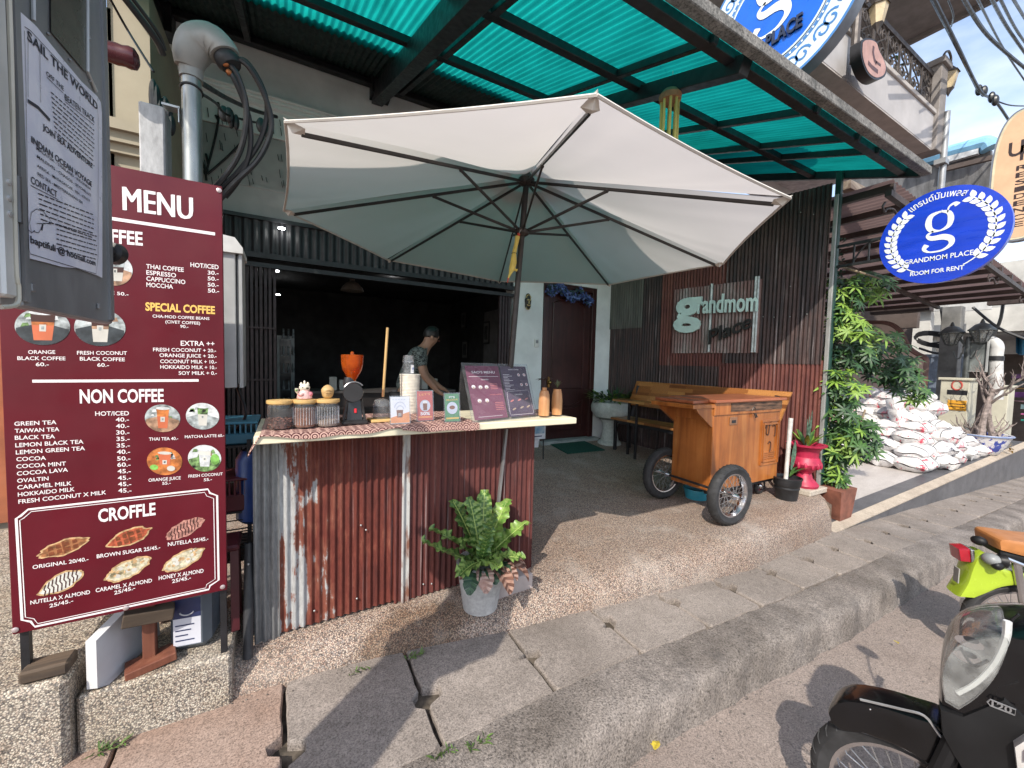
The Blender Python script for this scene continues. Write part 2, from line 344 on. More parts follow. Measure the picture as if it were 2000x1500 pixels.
# ================================================================ SETTING
M_road = concrete_mat('road_surface', (.225, .18, .155), (.315, .26, .228), speck=.42, bump=.6, sp=130, big=.9, blotch=(.22, .19, .17), bl=.45)
M_slab = concrete_mat('slab_concrete', (.19, .163, .143), (.31, .268, .238), speck=.42, bump=.6, sp=140, big=1.7, blotch=(.20, .17, .145), bl=.55)
M_slab2 = concrete_mat('slab_concrete_red', (.26, .175, .135), (.35, .265, .22), speck=.42, bump=.6, sp=140, big=2.1, blotch=(.25, .18, .145), bl=.5)
M_kerb = concrete_mat('kerb_concrete', (.135, .115, .10), (.30, .262, .235), speck=.5, bump=.9, sp=105, big=2.4, blotch=(.09, .08, .075), bl=.7, bdist=.018)
M_soil = mat('soil', (.11, .09, .07), .95, var=.4, vs=20, bump=.5, bs=60)
M_peb = pebble_mat('washed_pebble', [(.54, .41, .32), (.28, .20, .16), (.48, .38, .31), (.16, .13, .115), (.60, .50, .41), (.42, .29, .23), (.37, .315, .285)], 165, stain=(.86, .72, .60), wear=.45, brown_patch=(.62, 2.14*1.9, -.02))
M_pebw = pebble_mat('washed_pebble_pale', [(.62, .56, .46), (.40, .34, .28), (.55, .48, .40), (.20, .18, .165), (.68, .62, .52), (.46, .38, .31)], 155, stain=(.66, .56, .44), wear=.75, sc2=1.8)
M_marble = concrete_mat('marble_tile', (.44, .40, .37), (.55, .51, .48), speck=.05, bump=.03, sp=60, big=2.2, blotch=(.52, .45, .42), bl=.35, st=(.6, 3, 1), rough=.35)
M_granite = concrete_mat('dark_granite', (.07, .072, .08), (.13, .13, .14), speck=.35, bump=.05, sp=220, big=3, blotch=(.2, .18, .16), bl=.3, rough=.4)
M_ledge = concrete_mat('tan_ledge', (.36, .30, .24), (.48, .41, .33), speck=.15, bump=.2, sp=120, big=3, blotch=(.2, .17, .14), bl=.5)
def lerp_tab(tab, x):
    if x <= tab[0][0]: return tab[0][1]
    for (a, p), (b, q) in zip(tab, tab[1:]):
        if x <= b: return p+(q-p)*(x-a)/(b-a)
    return tab[-1][1]
XT = [(-2, 2.24), (.1, 2.20), (.4, 2.17), (1.2, 2.02), (2, 1.95), (3.5, 1.88), (5.3, 2.02)]
def yb(x): return lerp_tab(XT, x)
xs_ = [-90, -20, -6, -2, 0, 1.5]+[1.5+.75*k for k in range(1, 21)]+[30, 60, 170]
def zroad(x): return zs(min(x, 16))-.17
B = MB(M_road)
ys_ = [-90, -30, -10, -4, -1, .6, 1.24]
vs = [V(x, y, zroad(x)-(.03 if y > 1 else 0)+.012*math.sin(x*1.7+y)*(1 if -5 < y < 1 and abs(x) < 20 else 0)) for y in ys_ for x in xs_]; n = len(xs_)
B.add(vs, [(j*n+i, j*n+i+1, (j+1)*n+i+1, (j+1)*n+i) for j in range(len(ys_)-1) for i in range(n-1)]); B.build('road', kind='structure')
B = MB(M_soil)
B.add([V(-200, 1.9, -1.35), V(300, 1.9, -1.35), V(300, 300, -1.35), V(-200, 300, -1.35)], [(0, 1, 2, 3)]); B.build('ground', kind='structure')
B = MB(M_kerb)
prof = [(1.53, -.05), (1.515, .0), (1.42, .004), (1.32, .002), (1.272, -.008), (1.250, -.030), (1.236, -.075), (1.226, -.145), (1.21, -.215)]
def kg(u, v):
    x = -3+u*19.5; k = v*(len(prof)-1); i = min(int(k), len(prof)-2); f = k-i; y = prof[i][0]*(1-f)+prof[i+1][0]*f; z = prof[i][1]*(1-f)+prof[i+1][1]*f
    jt = .012*math.sin(x*5.3+2*math.sin(x*2.1))+.008*math.sin(x*23+v*9)+.006*math.sin(x*51+v*31)
    return V(x, y-(jt*.6 if v > .2 else 0)+.012*math.sin(x*1.3), zs(x)+z+(jt*.35 if .1 < v < .9 else 0))
B.grid(kg, 500, 16); B.build('kerb', kind='structure', smooth=60)
# pavement: separate heavy slabs with lifting notches over a dark drain
B = MB(M_soil)
for k in range(30):
    x0 = -3+k*.6; B.add([V(x0, 1.49, zs(x0)-.055), V(x0+.6, 1.49, zs(x0+.6)-.055), V(x0+.6, 2.4, zs(x0+.6)-.055), V(x0, 2.4, zs(x0)-.055)], [(0, 1, 2, 3)])
x0 = -2.42; rr = random.Random(3); k = 0
while x0 < 14.6:
    w = .6+rr.uniform(-.012, .012); x1 = x0+w; g = .006+rr.uniform(0, .006); B.m(M_slab2 if k in (1, 2, 3) else M_slab)
    ty = yb(x0)+.06; ty1 = yb(x1)+.06; y0 = 1.522+rr.uniform(-.004, .012); ym = 1.82+rr.uniform(-.05, .03); nw = rr.choice([.08, .095, .06, .07]); nl = rr.uniform(.05, .075)
    nl2 = .02 if rr.random() < .6 else nl
    out = [(x0+g, y0+.015), (x0+g+.02, y0), (x1-g-.02, y0+rr.uniform(-.005, .008)), (x1-g, y0+.02), (x1-g, ym-nl2), (x1-g-nw*.5, ym-nl2*.5), (x1-g-nw*.55, ym+nl2*.4), (x1-g, ym+nl2), (x1-g, ty1), (x0+g, ty), (x0+g, ym+nl), (x0+g+nw, ym+nl*.5), (x0+g+nw*.9, ym-nl*.5), (x0+g, ym-nl)]
    t0 = rr.uniform(-.006, .006); t1 = rr.uniform(-.005, .005)
    lev = lambda x, y: zs(x)+t0*(x-x0)/.6+t1*(y-1.5)-.002
    out2 = []
    for q_ in range(len(out)):
        a_, b_ = out[q_], out[(q_+1) % len(out)]; L_ = math.hypot(b_[0]-a_[0], b_[1]-a_[1]); n_ = max(1, int(L_/.05))
        for i_ in range(n_):
            f_ = i_/n_; j_ = .0045 if i_ else .003; out2.append((a_[0]+(b_[0]-a_[0])*f_+rr.uniform(-j_, j_), a_[1]+(b_[1]-a_[1])*f_+rr.uniform(-j_, j_)))
    out = out2
    low = [V(x, y, zs(x)-.085) for x, y in out]; cx = sum(p[0] for p in out)/len(out); cy = sum(p[1] for p in out)/len(out)
    mid = [V(x, y, lev(x, y)-.012) for x, y in out]; top = [V(x+(cx-x)*.022, y+(cy-y)*.022, lev(x, y)) for x, y in out]; q = len(out)
    B.add(low+mid+top, [(i, (i+1) % q, q+(i+1) % q, q+i) for i in range(q)]+[(q+i, q+(i+1) % q, 2*q+(i+1) % q, 2*q+i) for i in range(q)]+[tuple(range(2*q, 3*q))])
    x0 = x1; k += 1
B.build('pavement', kind='structure', smooth=20)
# cafe terrace in washed pebble, apron falling to the slabs
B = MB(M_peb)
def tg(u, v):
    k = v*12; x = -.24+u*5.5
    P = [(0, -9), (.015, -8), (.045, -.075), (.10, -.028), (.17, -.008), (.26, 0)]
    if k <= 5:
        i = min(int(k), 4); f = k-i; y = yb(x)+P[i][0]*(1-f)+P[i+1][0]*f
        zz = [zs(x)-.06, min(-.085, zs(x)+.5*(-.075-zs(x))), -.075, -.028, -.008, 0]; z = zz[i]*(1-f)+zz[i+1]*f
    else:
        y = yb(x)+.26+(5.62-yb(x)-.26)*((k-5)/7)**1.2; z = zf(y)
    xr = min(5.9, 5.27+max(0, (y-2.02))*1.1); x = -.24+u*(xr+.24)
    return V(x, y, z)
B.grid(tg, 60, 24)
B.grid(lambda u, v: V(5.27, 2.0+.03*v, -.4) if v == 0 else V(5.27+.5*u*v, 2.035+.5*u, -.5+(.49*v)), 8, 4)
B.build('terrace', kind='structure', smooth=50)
B = MB(M_pebw); B.bx(-.745, -.228, 2.185, 2.62, -.3, .085, .012); B.build('lower_step', kind='structure')
B = MB(M_pebw); B.bx(-3.2, -.752, 2.14, 4.2, -.3, .20, .02); B.build('upper_step', kind='structure')
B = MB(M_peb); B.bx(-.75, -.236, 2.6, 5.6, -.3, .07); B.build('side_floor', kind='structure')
# marble forecourt of the neighbouring house
def zmar(x): return -.325+.027*(x-5.5)
B = MB(M_marble)
B.add([V(5.75, 2.36, zmar(5.75)), V(15, 2.36, zmar(15)), V(15, 6.5, zmar(15)), V(5.75, 6.5, zmar(5.75))], [(0, 1, 2, 3)])
B.m(M_granite); B.add([V(5.45, 2.16, zmar(5.4)+.004), V(15, 2.16, zmar(15)+.004), V(15, 2.36, zmar(15)+.004), V(5.65, 2.36, zmar(5.65)+.004)], [(0, 1, 2, 3)])
B.add([V(5.40, 2.05, zs(5.4)-.06), V(15, 2.05, zs(15)-.1), V(15, 2.05, zmar(15)-.016), V(5.40, 2.05, zmar(5.4)-.012)], [(0, 1, 2, 3)])
B.m(M_ledge)
B.add([V(5.36, 2.03, zmar(5.3)-.016), V(15, 2.03, zmar(15)-.014), V(15, 2.15, zmar(15)+.012), V(5.44, 2.15, zmar(5.4)+.012), V(5.36, 2.03, zmar(5.3)-.03), V(15, 2.03, zmar(15)-.04)], [(0, 1, 2, 3), (4, 5, 1, 0)])
B.build('marble_forecourt', kind='structure')
# ================================================================ CAFE BUILDING
M_white = mat('painted_wall', (.82, .84, .84), .8, var=.10, vs=2.2, bump=.08, bs=90)
M_mauve = mat('grey_plaster', (.42, .39, .39), .85, var=.12, vs=2.5, bump=.1, bs=70)
M_black = mat('black_steel', (.014, .014, .017), .5, var=.3, vs=9, metal=.0, bump=.04, bs=120)
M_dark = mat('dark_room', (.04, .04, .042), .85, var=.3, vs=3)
M_gate = mat('folding_gate_paint', (.035, .018, .02), .55, var=.3, vs=9)
M_door = wood_mat('dark_door_wood', (.028, .008, .008), (.045, .013, .012), (.06, .018, .015), 2, 1, .38, .15)
M_lampw = mat('lamp_white', (1, 1, .97), .5, var=.02, emit=22)
FY = 5.5
cafe = thing('cafe_building', 'two storey shophouse cafe with pale walls, open dark shopfront and dark red door', 'building', (2, FY, .15))
B = MB(M_white)
B.bx(-1.35, 5.3, FY, FY+.25, 4.40, 8.6)
B.bx(3.1, 3.66, FY, FY+.25, .15, 4.0); B.bx(4.80, 5.35, FY, FY+.25, .15, 4.0); B.bx(3.66, 4.80, FY+.01, FY+.25, 2.83, 4.0)
B.bx(-1.35, 5.3, FY+.012, FY+.25, 4.0, 4.3)
B.build('wall', cafe)
B = MB(M_mauve); B.bx(-1.35, 3.08, FY+.03, FY+.25, 3.06, 3.99); B.bx(-1.35, 3.08, FY+.022, FY+.04, 3.40, 3.425); B.build('plaster_band', cafe)
B = MB(M_white)
for z0, z1, d in ((4.30, 4.345, .05), (4.345, 4.375, .085), (4.375, 4.398, .12)): B.bx(-1.35, 5.3, FY-d, FY+.2, z0, z1, .006)
B.build('cornice', cafe)
B = MB(M_black)
B.corr(V(-.60, FY-.02, 0), V(3.08, FY-.02, 0), 2.62, 3.05, V(0, -1, 0), .09, .012)
B.bx(-.62, 3.09, FY-.06, FY+.02, 3.03, 3.07); B.bx(-.62, 3.09, FY-.07, FY+.02, 2.60, 2.66); B.bx(-.62, 3.09, FY-.05, FY+.02, 2.50, 2.55)
for x in (-.1, .12, .5, 1.1): B.cyl(V(x, FY-.075, 2.69), V(x, FY-.06, 2.69), .012)
B.build('shutter_box', cafe)
B = MB(M_gate)
for k in range(11):
    x = -.58+k*.045; B.bx(x, x+.028, FY-.01-(.03 if k % 2 else 0), FY+.03, .16, 2.5)
for z in (.6, 1.2, 1.8): B.bx(-.58, -.1, FY-.055, FY-.045, z, z+.02)
B.build('folding_gate', cafe); B = MB(M_gate)
for k in range(4): B.bx(3.0-k*.05, 3.035-k*.05, FY-.02, FY+.03, .2, 2.5)
B.build('folding_gate', cafe)
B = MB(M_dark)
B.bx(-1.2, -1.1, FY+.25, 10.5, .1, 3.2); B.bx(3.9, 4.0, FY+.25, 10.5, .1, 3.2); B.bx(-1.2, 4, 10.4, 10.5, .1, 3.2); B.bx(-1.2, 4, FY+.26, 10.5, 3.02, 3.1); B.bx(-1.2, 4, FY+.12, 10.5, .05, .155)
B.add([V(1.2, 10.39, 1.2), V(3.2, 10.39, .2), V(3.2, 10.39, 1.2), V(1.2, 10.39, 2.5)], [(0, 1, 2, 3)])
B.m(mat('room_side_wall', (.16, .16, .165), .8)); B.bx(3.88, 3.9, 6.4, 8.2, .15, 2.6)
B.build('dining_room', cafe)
B = MB(M_lampw)
for (u, v, y) in ((550, 447, 5.40), (540, 530, 7.0), (543, 576, 9.0), (768, 553, 7.6), (720, 541, 9)):
    p = PY(u, v, y); p.z = p.z; B.lathe([(.0, .012), (.035, .012), (.035, 0), (0, 0)], p, 14)
B.build('downlight', cafe)
# upper storey slab seen from the street, roof edge
# door
B = MB(M_door); B.bx(3.76, 4.70, FY+.05, FY+.10, .19, 2.74)
def panel(z0, z1, curve):
    pts = [V(3.90, FY+.04, z0), V(4.56, FY+.04, z0), V(4.56, FY+.04, z1)]
    pts += [V(4.56-.66*t, FY+.04, z1+curve*math.sin(math.pi*t)) for t in (.1, .25, .4, .5, .6, .75, .9)]+[V(3.90, FY+.04, z1)]
    B.tube(pts, .013, 6, closed=True)
panel(.34, .86, -.10); panel(1.06, 2.5, .1); panel(.42, .78, -.08)
door = B.build('door', cafe)
B = MB(mat('brass', (.45, .30, .10), .3, metal=1)); B.ell((3.84, FY+.0, 1.17), .03, .03, .03); B.bx(3.82, 3.86, FY+.03, FY+.05, 1.08, 1.26, .004); B.build('handle', door)
B = MB(M_door)
B.bx(3.67, 3.76, FY-.01, FY+.12, .15, 2.82, .004); B.bx(4.70, 4.79, FY-.01, FY+.12, .15, 2.82, .004); B.bx(3.76, 4.70, FY-.01, FY+.12, 2.74, 2.82, .004); B.build('door_frame', cafe)
B = MB(mat('step_stone', (.34, .36, .35), .8)); B.bx(3.62, 4.84, FY-.14, FY+.05, .12, .195, .006); B.build('threshold', cafe)
# wall trim, bell, skirting
t = thing('doorbell_box', 'small white doorbell box on the pale wall beside the dark door', 'doorbell', PY(1047, 670, FY-.01))
L = PY(1047, 670, FY); B = MB(mat('white_plastic', (.72, .72, .70), .45, var=.06)); B.box(L+V(0, -.015, 0), (.075, .03, .14), None, .006); B.build('casing', t)
B = MB(mat('grey_button', (.25, .25, .26), .5)); B.box(L+V(0, -.032, .02), (.04, .012, .05), None, .004); B.build('button', t)
# carved mask ornament
L = PY(1030, 590, FY)
B = MB(mat('mask_black', (.03, .025, .02), .5)); B.ell(L+V(0, -.02, 0), .055, .035, .13, 16, 12, lambda d: 1+.08*math.sin(d.z*9))
B.m(mat('mask_gold', (.50, .38, .16), .5)); B.ell(L+V(-.018, -.05, .03), .016, .012, .014); B.ell(L+V(.02, -.05, .03), .016, .012, .014); B.ell(L+V(0, -.052, -.01), .012, .014, .03)
B.tube([L+V(-.035, -.045, -.05), L+V(0, -.058, -.062), L+V(.035, -.045, -.05)], .009, 6); B.tube(arc(L+V(0, -.035, .06), V(.04, 0, 0), V(0, 0, .05), 0, 180), .009, 6); B.tube(arc(L+V(0, -.03, -.08), V(.035, 0, 0), V(0, 0, -.04), 0, 180), .008, 6)
tag(B.build('wall_mask', loc=L), 'black and gold carved mask hanging on the pale wall left of the door', 'ornament')
# blue flower garland on the door
L = PY(1112, 575, FY-.03); B = MB(M_leaf0 := mat('garland_leaf', (.03, .06, .07), .6)); C1 = mat('blue_petal', (.07, .11, .32), .6, var=.3, vs=30); C2 = mat('pale_blue_petal', (.16, .22, .48), .6, var=.3, vs=30)
for k in range(210):
    a = R_(-1, 1); p = L+V(a*.46, R_(-.07, -.0), R_(-.07, .09)-.05*math.cos(a*7)-.05*a); B.m(random.choice((C1, C1, C2, M_leaf0)))
    for q in range(4): B.leaf(p, V(R_(-1, 1), R_(-1, .1), R_(-1, 1)), V(0, -1, .2), R_(.03, .055), .03, .3, .2, 2)
tag(B.build('flower_garland', loc=L), 'garland of small blue flowers across the top of the dark door', 'garland')
# black wire branches on the grey band above the shutter
Bq = MB(M_black)
def W5(u, v): return PY(u, v, FY+.0)
for pts in ([(403, 352), (400, 330), (387, 295), (377, 260)], [(401, 340), (380, 312), (372, 300)], [(403, 335), (415, 290), (424, 250), (428, 215), (426, 200)], [(405, 340), (440, 310), (470, 280)], [(407, 322), (402, 300)], [(426, 235), (421, 225)]):
    Bq.tube(spline([W5(*p) for p in pts], 5), .012, 6)
wt_ = thing('wire_tree', 'black wire tree ornament with falling twigs on the grey wall band', 'ornament', W5(403, 350)); Bq.build('branches', wt_); Bq = MB(M_black)
rr = random.Random(5)
for k in range(46):
    u = 376+rr.random()*180; v = 200+rr.random()*150+(u-376)*.12
    if v < 355: a = W5(u, v); Bq.beam(a, a+V(.01, 0, -rr.uniform(.05, .09)), .012, .006)
Bq.build('twigs', wt_)
# ---------------- canopy
M_poly = translucent_mat('green_polycarbonate', (.0, .17, .155), (.006, .29, .26), .78, (2.2, .5, 1), 3, .62)
M_dsheet = mat('shaded_green_sheet', (.006, .022, .018), .6, var=.3, vs=5)  # dark colour paints in the shade of the overhang above
CY0, CZ = 1.71, 3.68
CA = (5.0-CZ)/(5.5-CY0)
def zc(y): return CZ+CA*(y-CY0)
def CAN(u, v, dz=0):
    r = ray(u, v); t_ = (CZ+dz-EYE.z-CA*CY0)/(r.z-CA*r.y); return EYE+r*t_
cano = thing('canopy', 'translucent green corrugated canopy on black steel beams over the terrace', 'canopy', (2, 5.5, 5.0))
XL, XR = -1.2, 5.93; upc = V(0, 1, CA).normalized(); nrm = V(0, -CA, 1).normalized(); LL = math.hypot(1, CA)
B = MB(M_poly); B.corr(V(XL, CY0-.05, zc(CY0-.05)), V(XR, CY0-.05, zc(CY0-.05)), 0, (4.43-CY0+.05)*LL, nrm, .062, .009, 8, upc, 3); B.build('roof_sheet', cano)
B = MB(M_dsheet); B.corr(V(XL, 4.40, zc(4.40)+.012), V(XR, 4.40, zc(4.40)+.012), 0, (5.48-4.40)*LL, nrm, .062, .009, 8, upc, 1)  # rear strip of the roof, shade put into its colour
B.add([V(XL, 4.2, zc(4.2)+.12), V(XR, 4.2, zc(4.2)+.12), V(XR, 5.5, zc(5.5)+.12), V(XL, 5.5, zc(5.5)+.12)], [(0, 1, 2, 3)]); B.build('shaded_back_sheet', cano)
def raf(x, y0, y1, w, h, dz=-.02, name='rafter', x1=None):
    B = MB(M_black); B.beam(V(x, y0, zc(y0)+dz-h/2), V(x1 if x1 else x, y1, zc(y1)+dz-h/2), w, h, nrm, .004); B.build(name, cano)
F0 = CY0+.05; raf(1.02, F0, 5.45, .13, .20, -.07); raf(1.30, F0, 5.45, .06, .06)
xr3 = .5*(CAN(1420, 90).x+CAN(1200, 190).x)
raf(xr3, F0-.02, 5.45, .10, .12, -.05); raf(-.35, F0, 5.45, .06, .06); raf(-1.1, F0, 5.45, .13, .2, -.07)
for (a, b) in (((1370, 75), (1210, 130)), ((1560, 190), (1390, 250)), ((1640, 245), (1380, 300)), ((1680, 272), (1420, 318))):
    raf(.5*(CAN(*a).x+CAN(*b).x), F0, 5.45, .05, .06)
raf(5.89, F0-.08, 5.45, .06, .09)
for y, w in ((CY0+.12, .075), (CAN(1330, 200).y, .07), (CAN(1080, 190).y, .06), (5.40, .09)):
    B = MB(M_black); B.beam(V(XL, y, zc(y)-.055), V(XR, y, zc(y)-.055), w, .07, (0, 0, 1), .004); B.build('purlin', cano)
B = MB(concrete_mat('weathered_gutter', (.10, .10, .095), (.24, .23, .215), speck=.5, bump=.5, sp=60, big=5, blotch=(.04, .04, .04), bl=.7))
gy = CY0-.06; B.bx(XL, XR, gy-.04, gy+.04, PY(1480, 112, gy).z, PY(1480, 87, gy).z, .006); B.build('gutter', cano)
B = MB(M_black); B.box(PY(743, 172, FY-.10), (.23, .2, .26), None, .004); B.build('wall_bracket', cano); B = MB(M_black); B.box(PY(296, 20, FY-.1), (.34, .2, .42), None, .004); B.build('wall_bracket', cano)
B = MB(mat('dark_green_post', (.012, .05, .04), .5, var=.25)); p = PX(1606, 500, 5.84); B.bx(5.80, 5.86, 2.36, 2.42, 0, zc(2.4)-.05, .004); B.build('post', cano)
# ---------------- corrugated side wall
M_rw = rust_mat('rusty_wall_iron', [(.30, (.018, .017, .018)), (.44, (.036, .028, .029)), (.56, (.068, .040, .037)), (.64, (.11, .09, .085)), (.74, (.23, .23, .22))], 16, .5, .5, .6)
M_rw2 = rust_mat('rusty_wall_iron_red', [(.30, (.045, .022, .022)), (.45, (.11, .035, .030)), (.60, (.17, .06, .045)), (.74, (.22, .17, .16))], 18, .45, .2, .6, 3)
M_rw3 = rust_mat('bleached_wall_iron', [(.30, (.085, .05, .046)), (.46, (.16, .088, .078)), (.60, (.25, .22, .21)), (.75, (.40, .43, .42))], 9, .25, .3, .5, 9, .3)
wallc = thing('corrugated_wall', 'high side wall of rusty corrugated iron sheets patched together', 'wall', (5.5, 4, 0))
WA, WB = V(5.80, 2.42, 0), V(5.14, 5.5, 0); wd = (WA-WB); wl_ = wd.length; wdn = wd.normalized(); wn = V(-wdn.y, wdn.x, 0).normalized()
if wn.x > 0: wn = -wn
def WP(s, z, o=0): return WB+wdn*(s)+wn*o+V(0, 0, z)
def wsheet(s0, s1, z0, z1, m, o, name='iron_sheet'):
    B = MB(m); B.corr(WP(s0, 0, o), WP(s1, 0, o), z0, z1, wn, .046, .0075, 8); return B.build(name, wallc)
def ws(u, v):   # wall coordinates of a sight line
    r = ray(u, v); d = wn.dot(WB-EYE)/wn.dot(r); p = EYE+r*d; return (p-WB).dot(wdn), p.z
wsheet(0, 1.02, 0.05, 3.9, M_rw, 0); wsheet(.98, 1.95, .05, 1.55, M_rw, .006); wsheet(.98, 2.0, 1.5, 3.9, M_rw2, .012); wsheet(1.92, wl_, 0, 1.6, M_rw2, .010); wsheet(1.96, wl_-.02, 1.55, 3.75, M_rw, .018)
(pa, pz) = ws(1313, 690); (pb, qz) = ws(1492, 545); wsheet(pa, pb, pz, qz, M_rw3, .030, 'patch_sheet')
(pa2, _) = ws(1192, 560); (pb2, z2) = ws(1255, 640); wsheet(pa2, pb2, z2, z2+1.2, mat('olive_sheet', (.10, .10, .085), .6, var=.25, vs=8, st=(1, 1, .2)), .024, 'patch_sheet')
B = MB(mat('galvanised', (.46, .50, .49), .5, metal=.3, var=.2, vs=14)); (pa3, _) = ws(1391, 600); B.corr(WP(pa3-.02, 0, .045), WP(pa3+.02, 0, .045), pz+.02, qz+.02, wn, .04, .006); (pa4, _) = ws(1478, 600); B.corr(WP(pa4-.03, 0, .045), WP(pa4+.03, 0, .045), pz+.01, qz+.04, wn, .035, .006); B.build('galvanised_strip', wallc)
B = MB(mat('edge_strip', (.34, .34, .33), .5, metal=.3)); B.bx(5.775, 5.815, 2.37, 2.41, 0, 3.6, .003)
for (u, v) in ((1492, 619), (1513, 620), (1544, 619), (1577, 614), (1590, 420), (1565, 416), (1545, 560)):
    s, z = ws(u, v); B.ell(WP(s, z, .03), .008, .008, .008, 8, 6)
B.build('edge_trim', wallc)
B = MB(M_black); B.beam(WP(0, 3.2, -.05), WP(wl_, 3.2, -.05), .05, .05); B.beam(WP(0, 1.7, -.05), WP(wl_, 1.7, -.05), .05, .05); B.build('wall_rail', wallc)
# raised letters on the wall
def WT(B, st, u0, v0, u1, v1, cap, bold, o, ext):
    s0, z0 = ws(u0, v0); s1, z1 = ws(u1, v1); sc, zcap = ws(u0, v0-cap); B.text(st, WP(s0, z0, o), WP(s1, z1, o), V(0, 0, 1), zcap-z0, bold, ext)
sg = thing('wall_lettering', 'pale green cut-out letters grandmom with black place script on the rusty wall', 'sign', WP(1.8, 2.2, .05))
M_mint = mat('mint_letters', (.62, .80, .75), .5, var=.08)
B = MB(M_mint); WT(B, 'g', 1321, 628, 1374, 626, 62, .035, .085, .04); B.build('initial_letter', sg)
B = MB(M_mint); WT(B, 'randmom', 1367, 613, 1484, 608, 34, .02, .085, .03); B.build('lettering', sg)
B = MB(mat('black_letters', (.012, .012, .012), .5)); B.X = None; WT(B, 'Place', 1389, 673, 1472, 640, 27, .012, .09, .03); B.build('script_lettering', sg)
# ================================================================ COUNTER
CY = 2.38; ZB = 1.109
M_cream = mat('cream_board', (.74, .68, .50), .5, var=.12, vs=4, st=(.6, 3, 3))
M_galv = rust_mat('galvanised_iron', [(.30, (.15, .155, .16)), (.5, (.25, .26, .265)), (.72, (.36, .37, .37))], 14, .7, .2, .45, 2, .5)
M_rA = rust_mat('rust_iron_a', [(.28, (.045, .013, .012)), (.42, (.080, .019, .015)), (.53, (.13, .030, .021)), (.60, (.19, .065, .042)), (.625, (.34, .34, .34)), (.8, (.42, .43, .43))], 13, 1.5, .22, .6, 5.3, .0, .5, (-.74, -.30, .10))
M_rB = rust_mat('rust_iron_b', [(.30, (.050, .017, .018)), (.46, (.085, .026, .024)), (.60, (.13, .035, .028)), (.68, (.20, .10, .085)), (.78, (.42, .40, .38))], 20, .7, .55, .6, 1.2, .0, .25)
M_seam = mat('pale_worn_iron', (.40, .40, .39), .6, var=.35, vs=5, st=(4, 4, 1.2), metal=.1, col2=(.17, .075, .05), lo=.40, hi=.55)
ctr = thing('coffee_counter', 'street coffee counter clad in rusty corrugated iron with a cream board top', 'counter', (.7, CY, 0))
def csheet(x0, x1, z0, m, o=0, hf=None, name='iron_sheet', pitch=.0385):
    B = MB(m); B.corr(V(x0, CY-o, 0), V(x1, CY-o, 0), z0, 1.06, V(0, -1, 0), pitch, .0065, 10, nz=2, hfun=hf); B.build(name, ctr)
csheet(-.150, -.035, -.010, M_galv, .012); csheet(-.05, .63, .004, M_rA, 0, lambda u: .006+.012*u); csheet(.56, 1.40, .012, M_rB, .004, lambda u: .002+.01*math.sin(u*3)); csheet(1.38, 1.535, .0, M_rB, .012)
B = MB(M_seam); B.corr(V(.600, CY-.016, 0), V(.645, CY-.016, 0), .0, 1.06, V(0, -1, 0), .0385, .0065, 10); B.build('seam_strip', ctr)
B = MB(M_black); B.bx(-.14, 1.52, CY+.03, CY+.07, .98, 1.06); B.bx(-.14, -.10, CY+.03, CY+.07, 0, .95); B.bx(1.48, 1.52, CY+.03, CY+.07, 0, .95); B.bx(-.14, -.10, CY+.42, CY+.46, .02, 1.03); B.bx(1.48, 1.52, CY+.42, CY+.46, .02, 1.03); B.bx(-.14, 1.52, CY+.42, CY+.46, .98, 1.06); B.build('frame', ctr)
B = MB(M_rB); B.corr(V(1.53, CY, 0), V(1.53, CY+.46, 0), 0.02, 1.06, V(1, 0, 0), .0385, .0065, 8); B.build('side_sheet', ctr)
B = MB(M_cream); B.bx(-.133, 1.75, 2.17, 2.80, 1.064, 1.105, .004); B.build('board_top', ctr)
B = MB(mat('screw', (.5, .5, .5), .4, metal=.8))
for (u, v) in ((705, 1026), (715, 1035), (697, 1169), (614, 1193), (827, 1141), (843, 1140), (485, 1102)): B.ell(PY(u, v, CY-.012), .006, .006, .006, 8, 6)
B.build('screw', ctr)
# printed cloth runner with interlaced scrolls, hanging a little over the front edge
def cloth_mat():
    m, t, b = nt('scroll_cloth'); v = coords(t)
    w = t.nodes.new('ShaderNodeTexWave'); w.wave_type = 'RINGS'; w.rings_direction = 'SPHERICAL'; w.inputs['Scale'].default_value = 1.15; w.inputs['Distortion'].default_value = 0
    sc = t.nodes.new('ShaderNodeVectorMath'); sc.operation = 'MULTIPLY'; sc.inputs[1].default_value = (25, 25, 25); t.links.new(v, sc.inputs[0])
    fr = t.nodes.new('ShaderNodeVectorMath'); fr.operation = 'FRACTION'; t.links.new(sc.outputs[0], fr.inputs[0])
    sb = t.nodes.new('ShaderNodeVectorMath'); sb.operation = 'SUBTRACT'; sb.inputs[1].default_value = (.5, .5, .5); t.links.new(fr.outputs[0], sb.inputs[0]); t.links.new(sb.outputs[0], w.inputs['Vector'])
    c = ramp(t, w.outputs['Fac'], [(.30, (.075, .018, .022)), (.46, (.10, .03, .03)), (.54, (.50, .30, .25)), (.8, (.55, .36, .30))])
    t.links.new(c, b.inputs['Base Color']); b.inputs['Roughness'].default_value = .9; return m
M_cloth = cloth_mat()
B = MB(M_cloth)
def cl(u, v):
    x = -.155+u*1.16; k = v*10; fr = .018+.010*math.sin(x*9)+.006*math.sin(x*21)
    if x > .55: fr += .012
    if k >= 2: y = 2.163+(2.78-2.163)*(k-2)/8; z = ZB+.0015*math.sin(x*31+y*20)+.001
    else: y = 2.1605+.002*math.sin(x*30); z = ZB-fr*(2-k)/2
    if u < .04: z -= (.04-u)*2.2; 
    return V(x, y, z)
B.grid(cl, 120, 10)
B.grid(lambda u, v: V(1.50+.24*u, 2.33+.3*v+.01*math.sin(u*9), ZB+.003+.002*math.sin(u*20+v*7)), 14, 8)
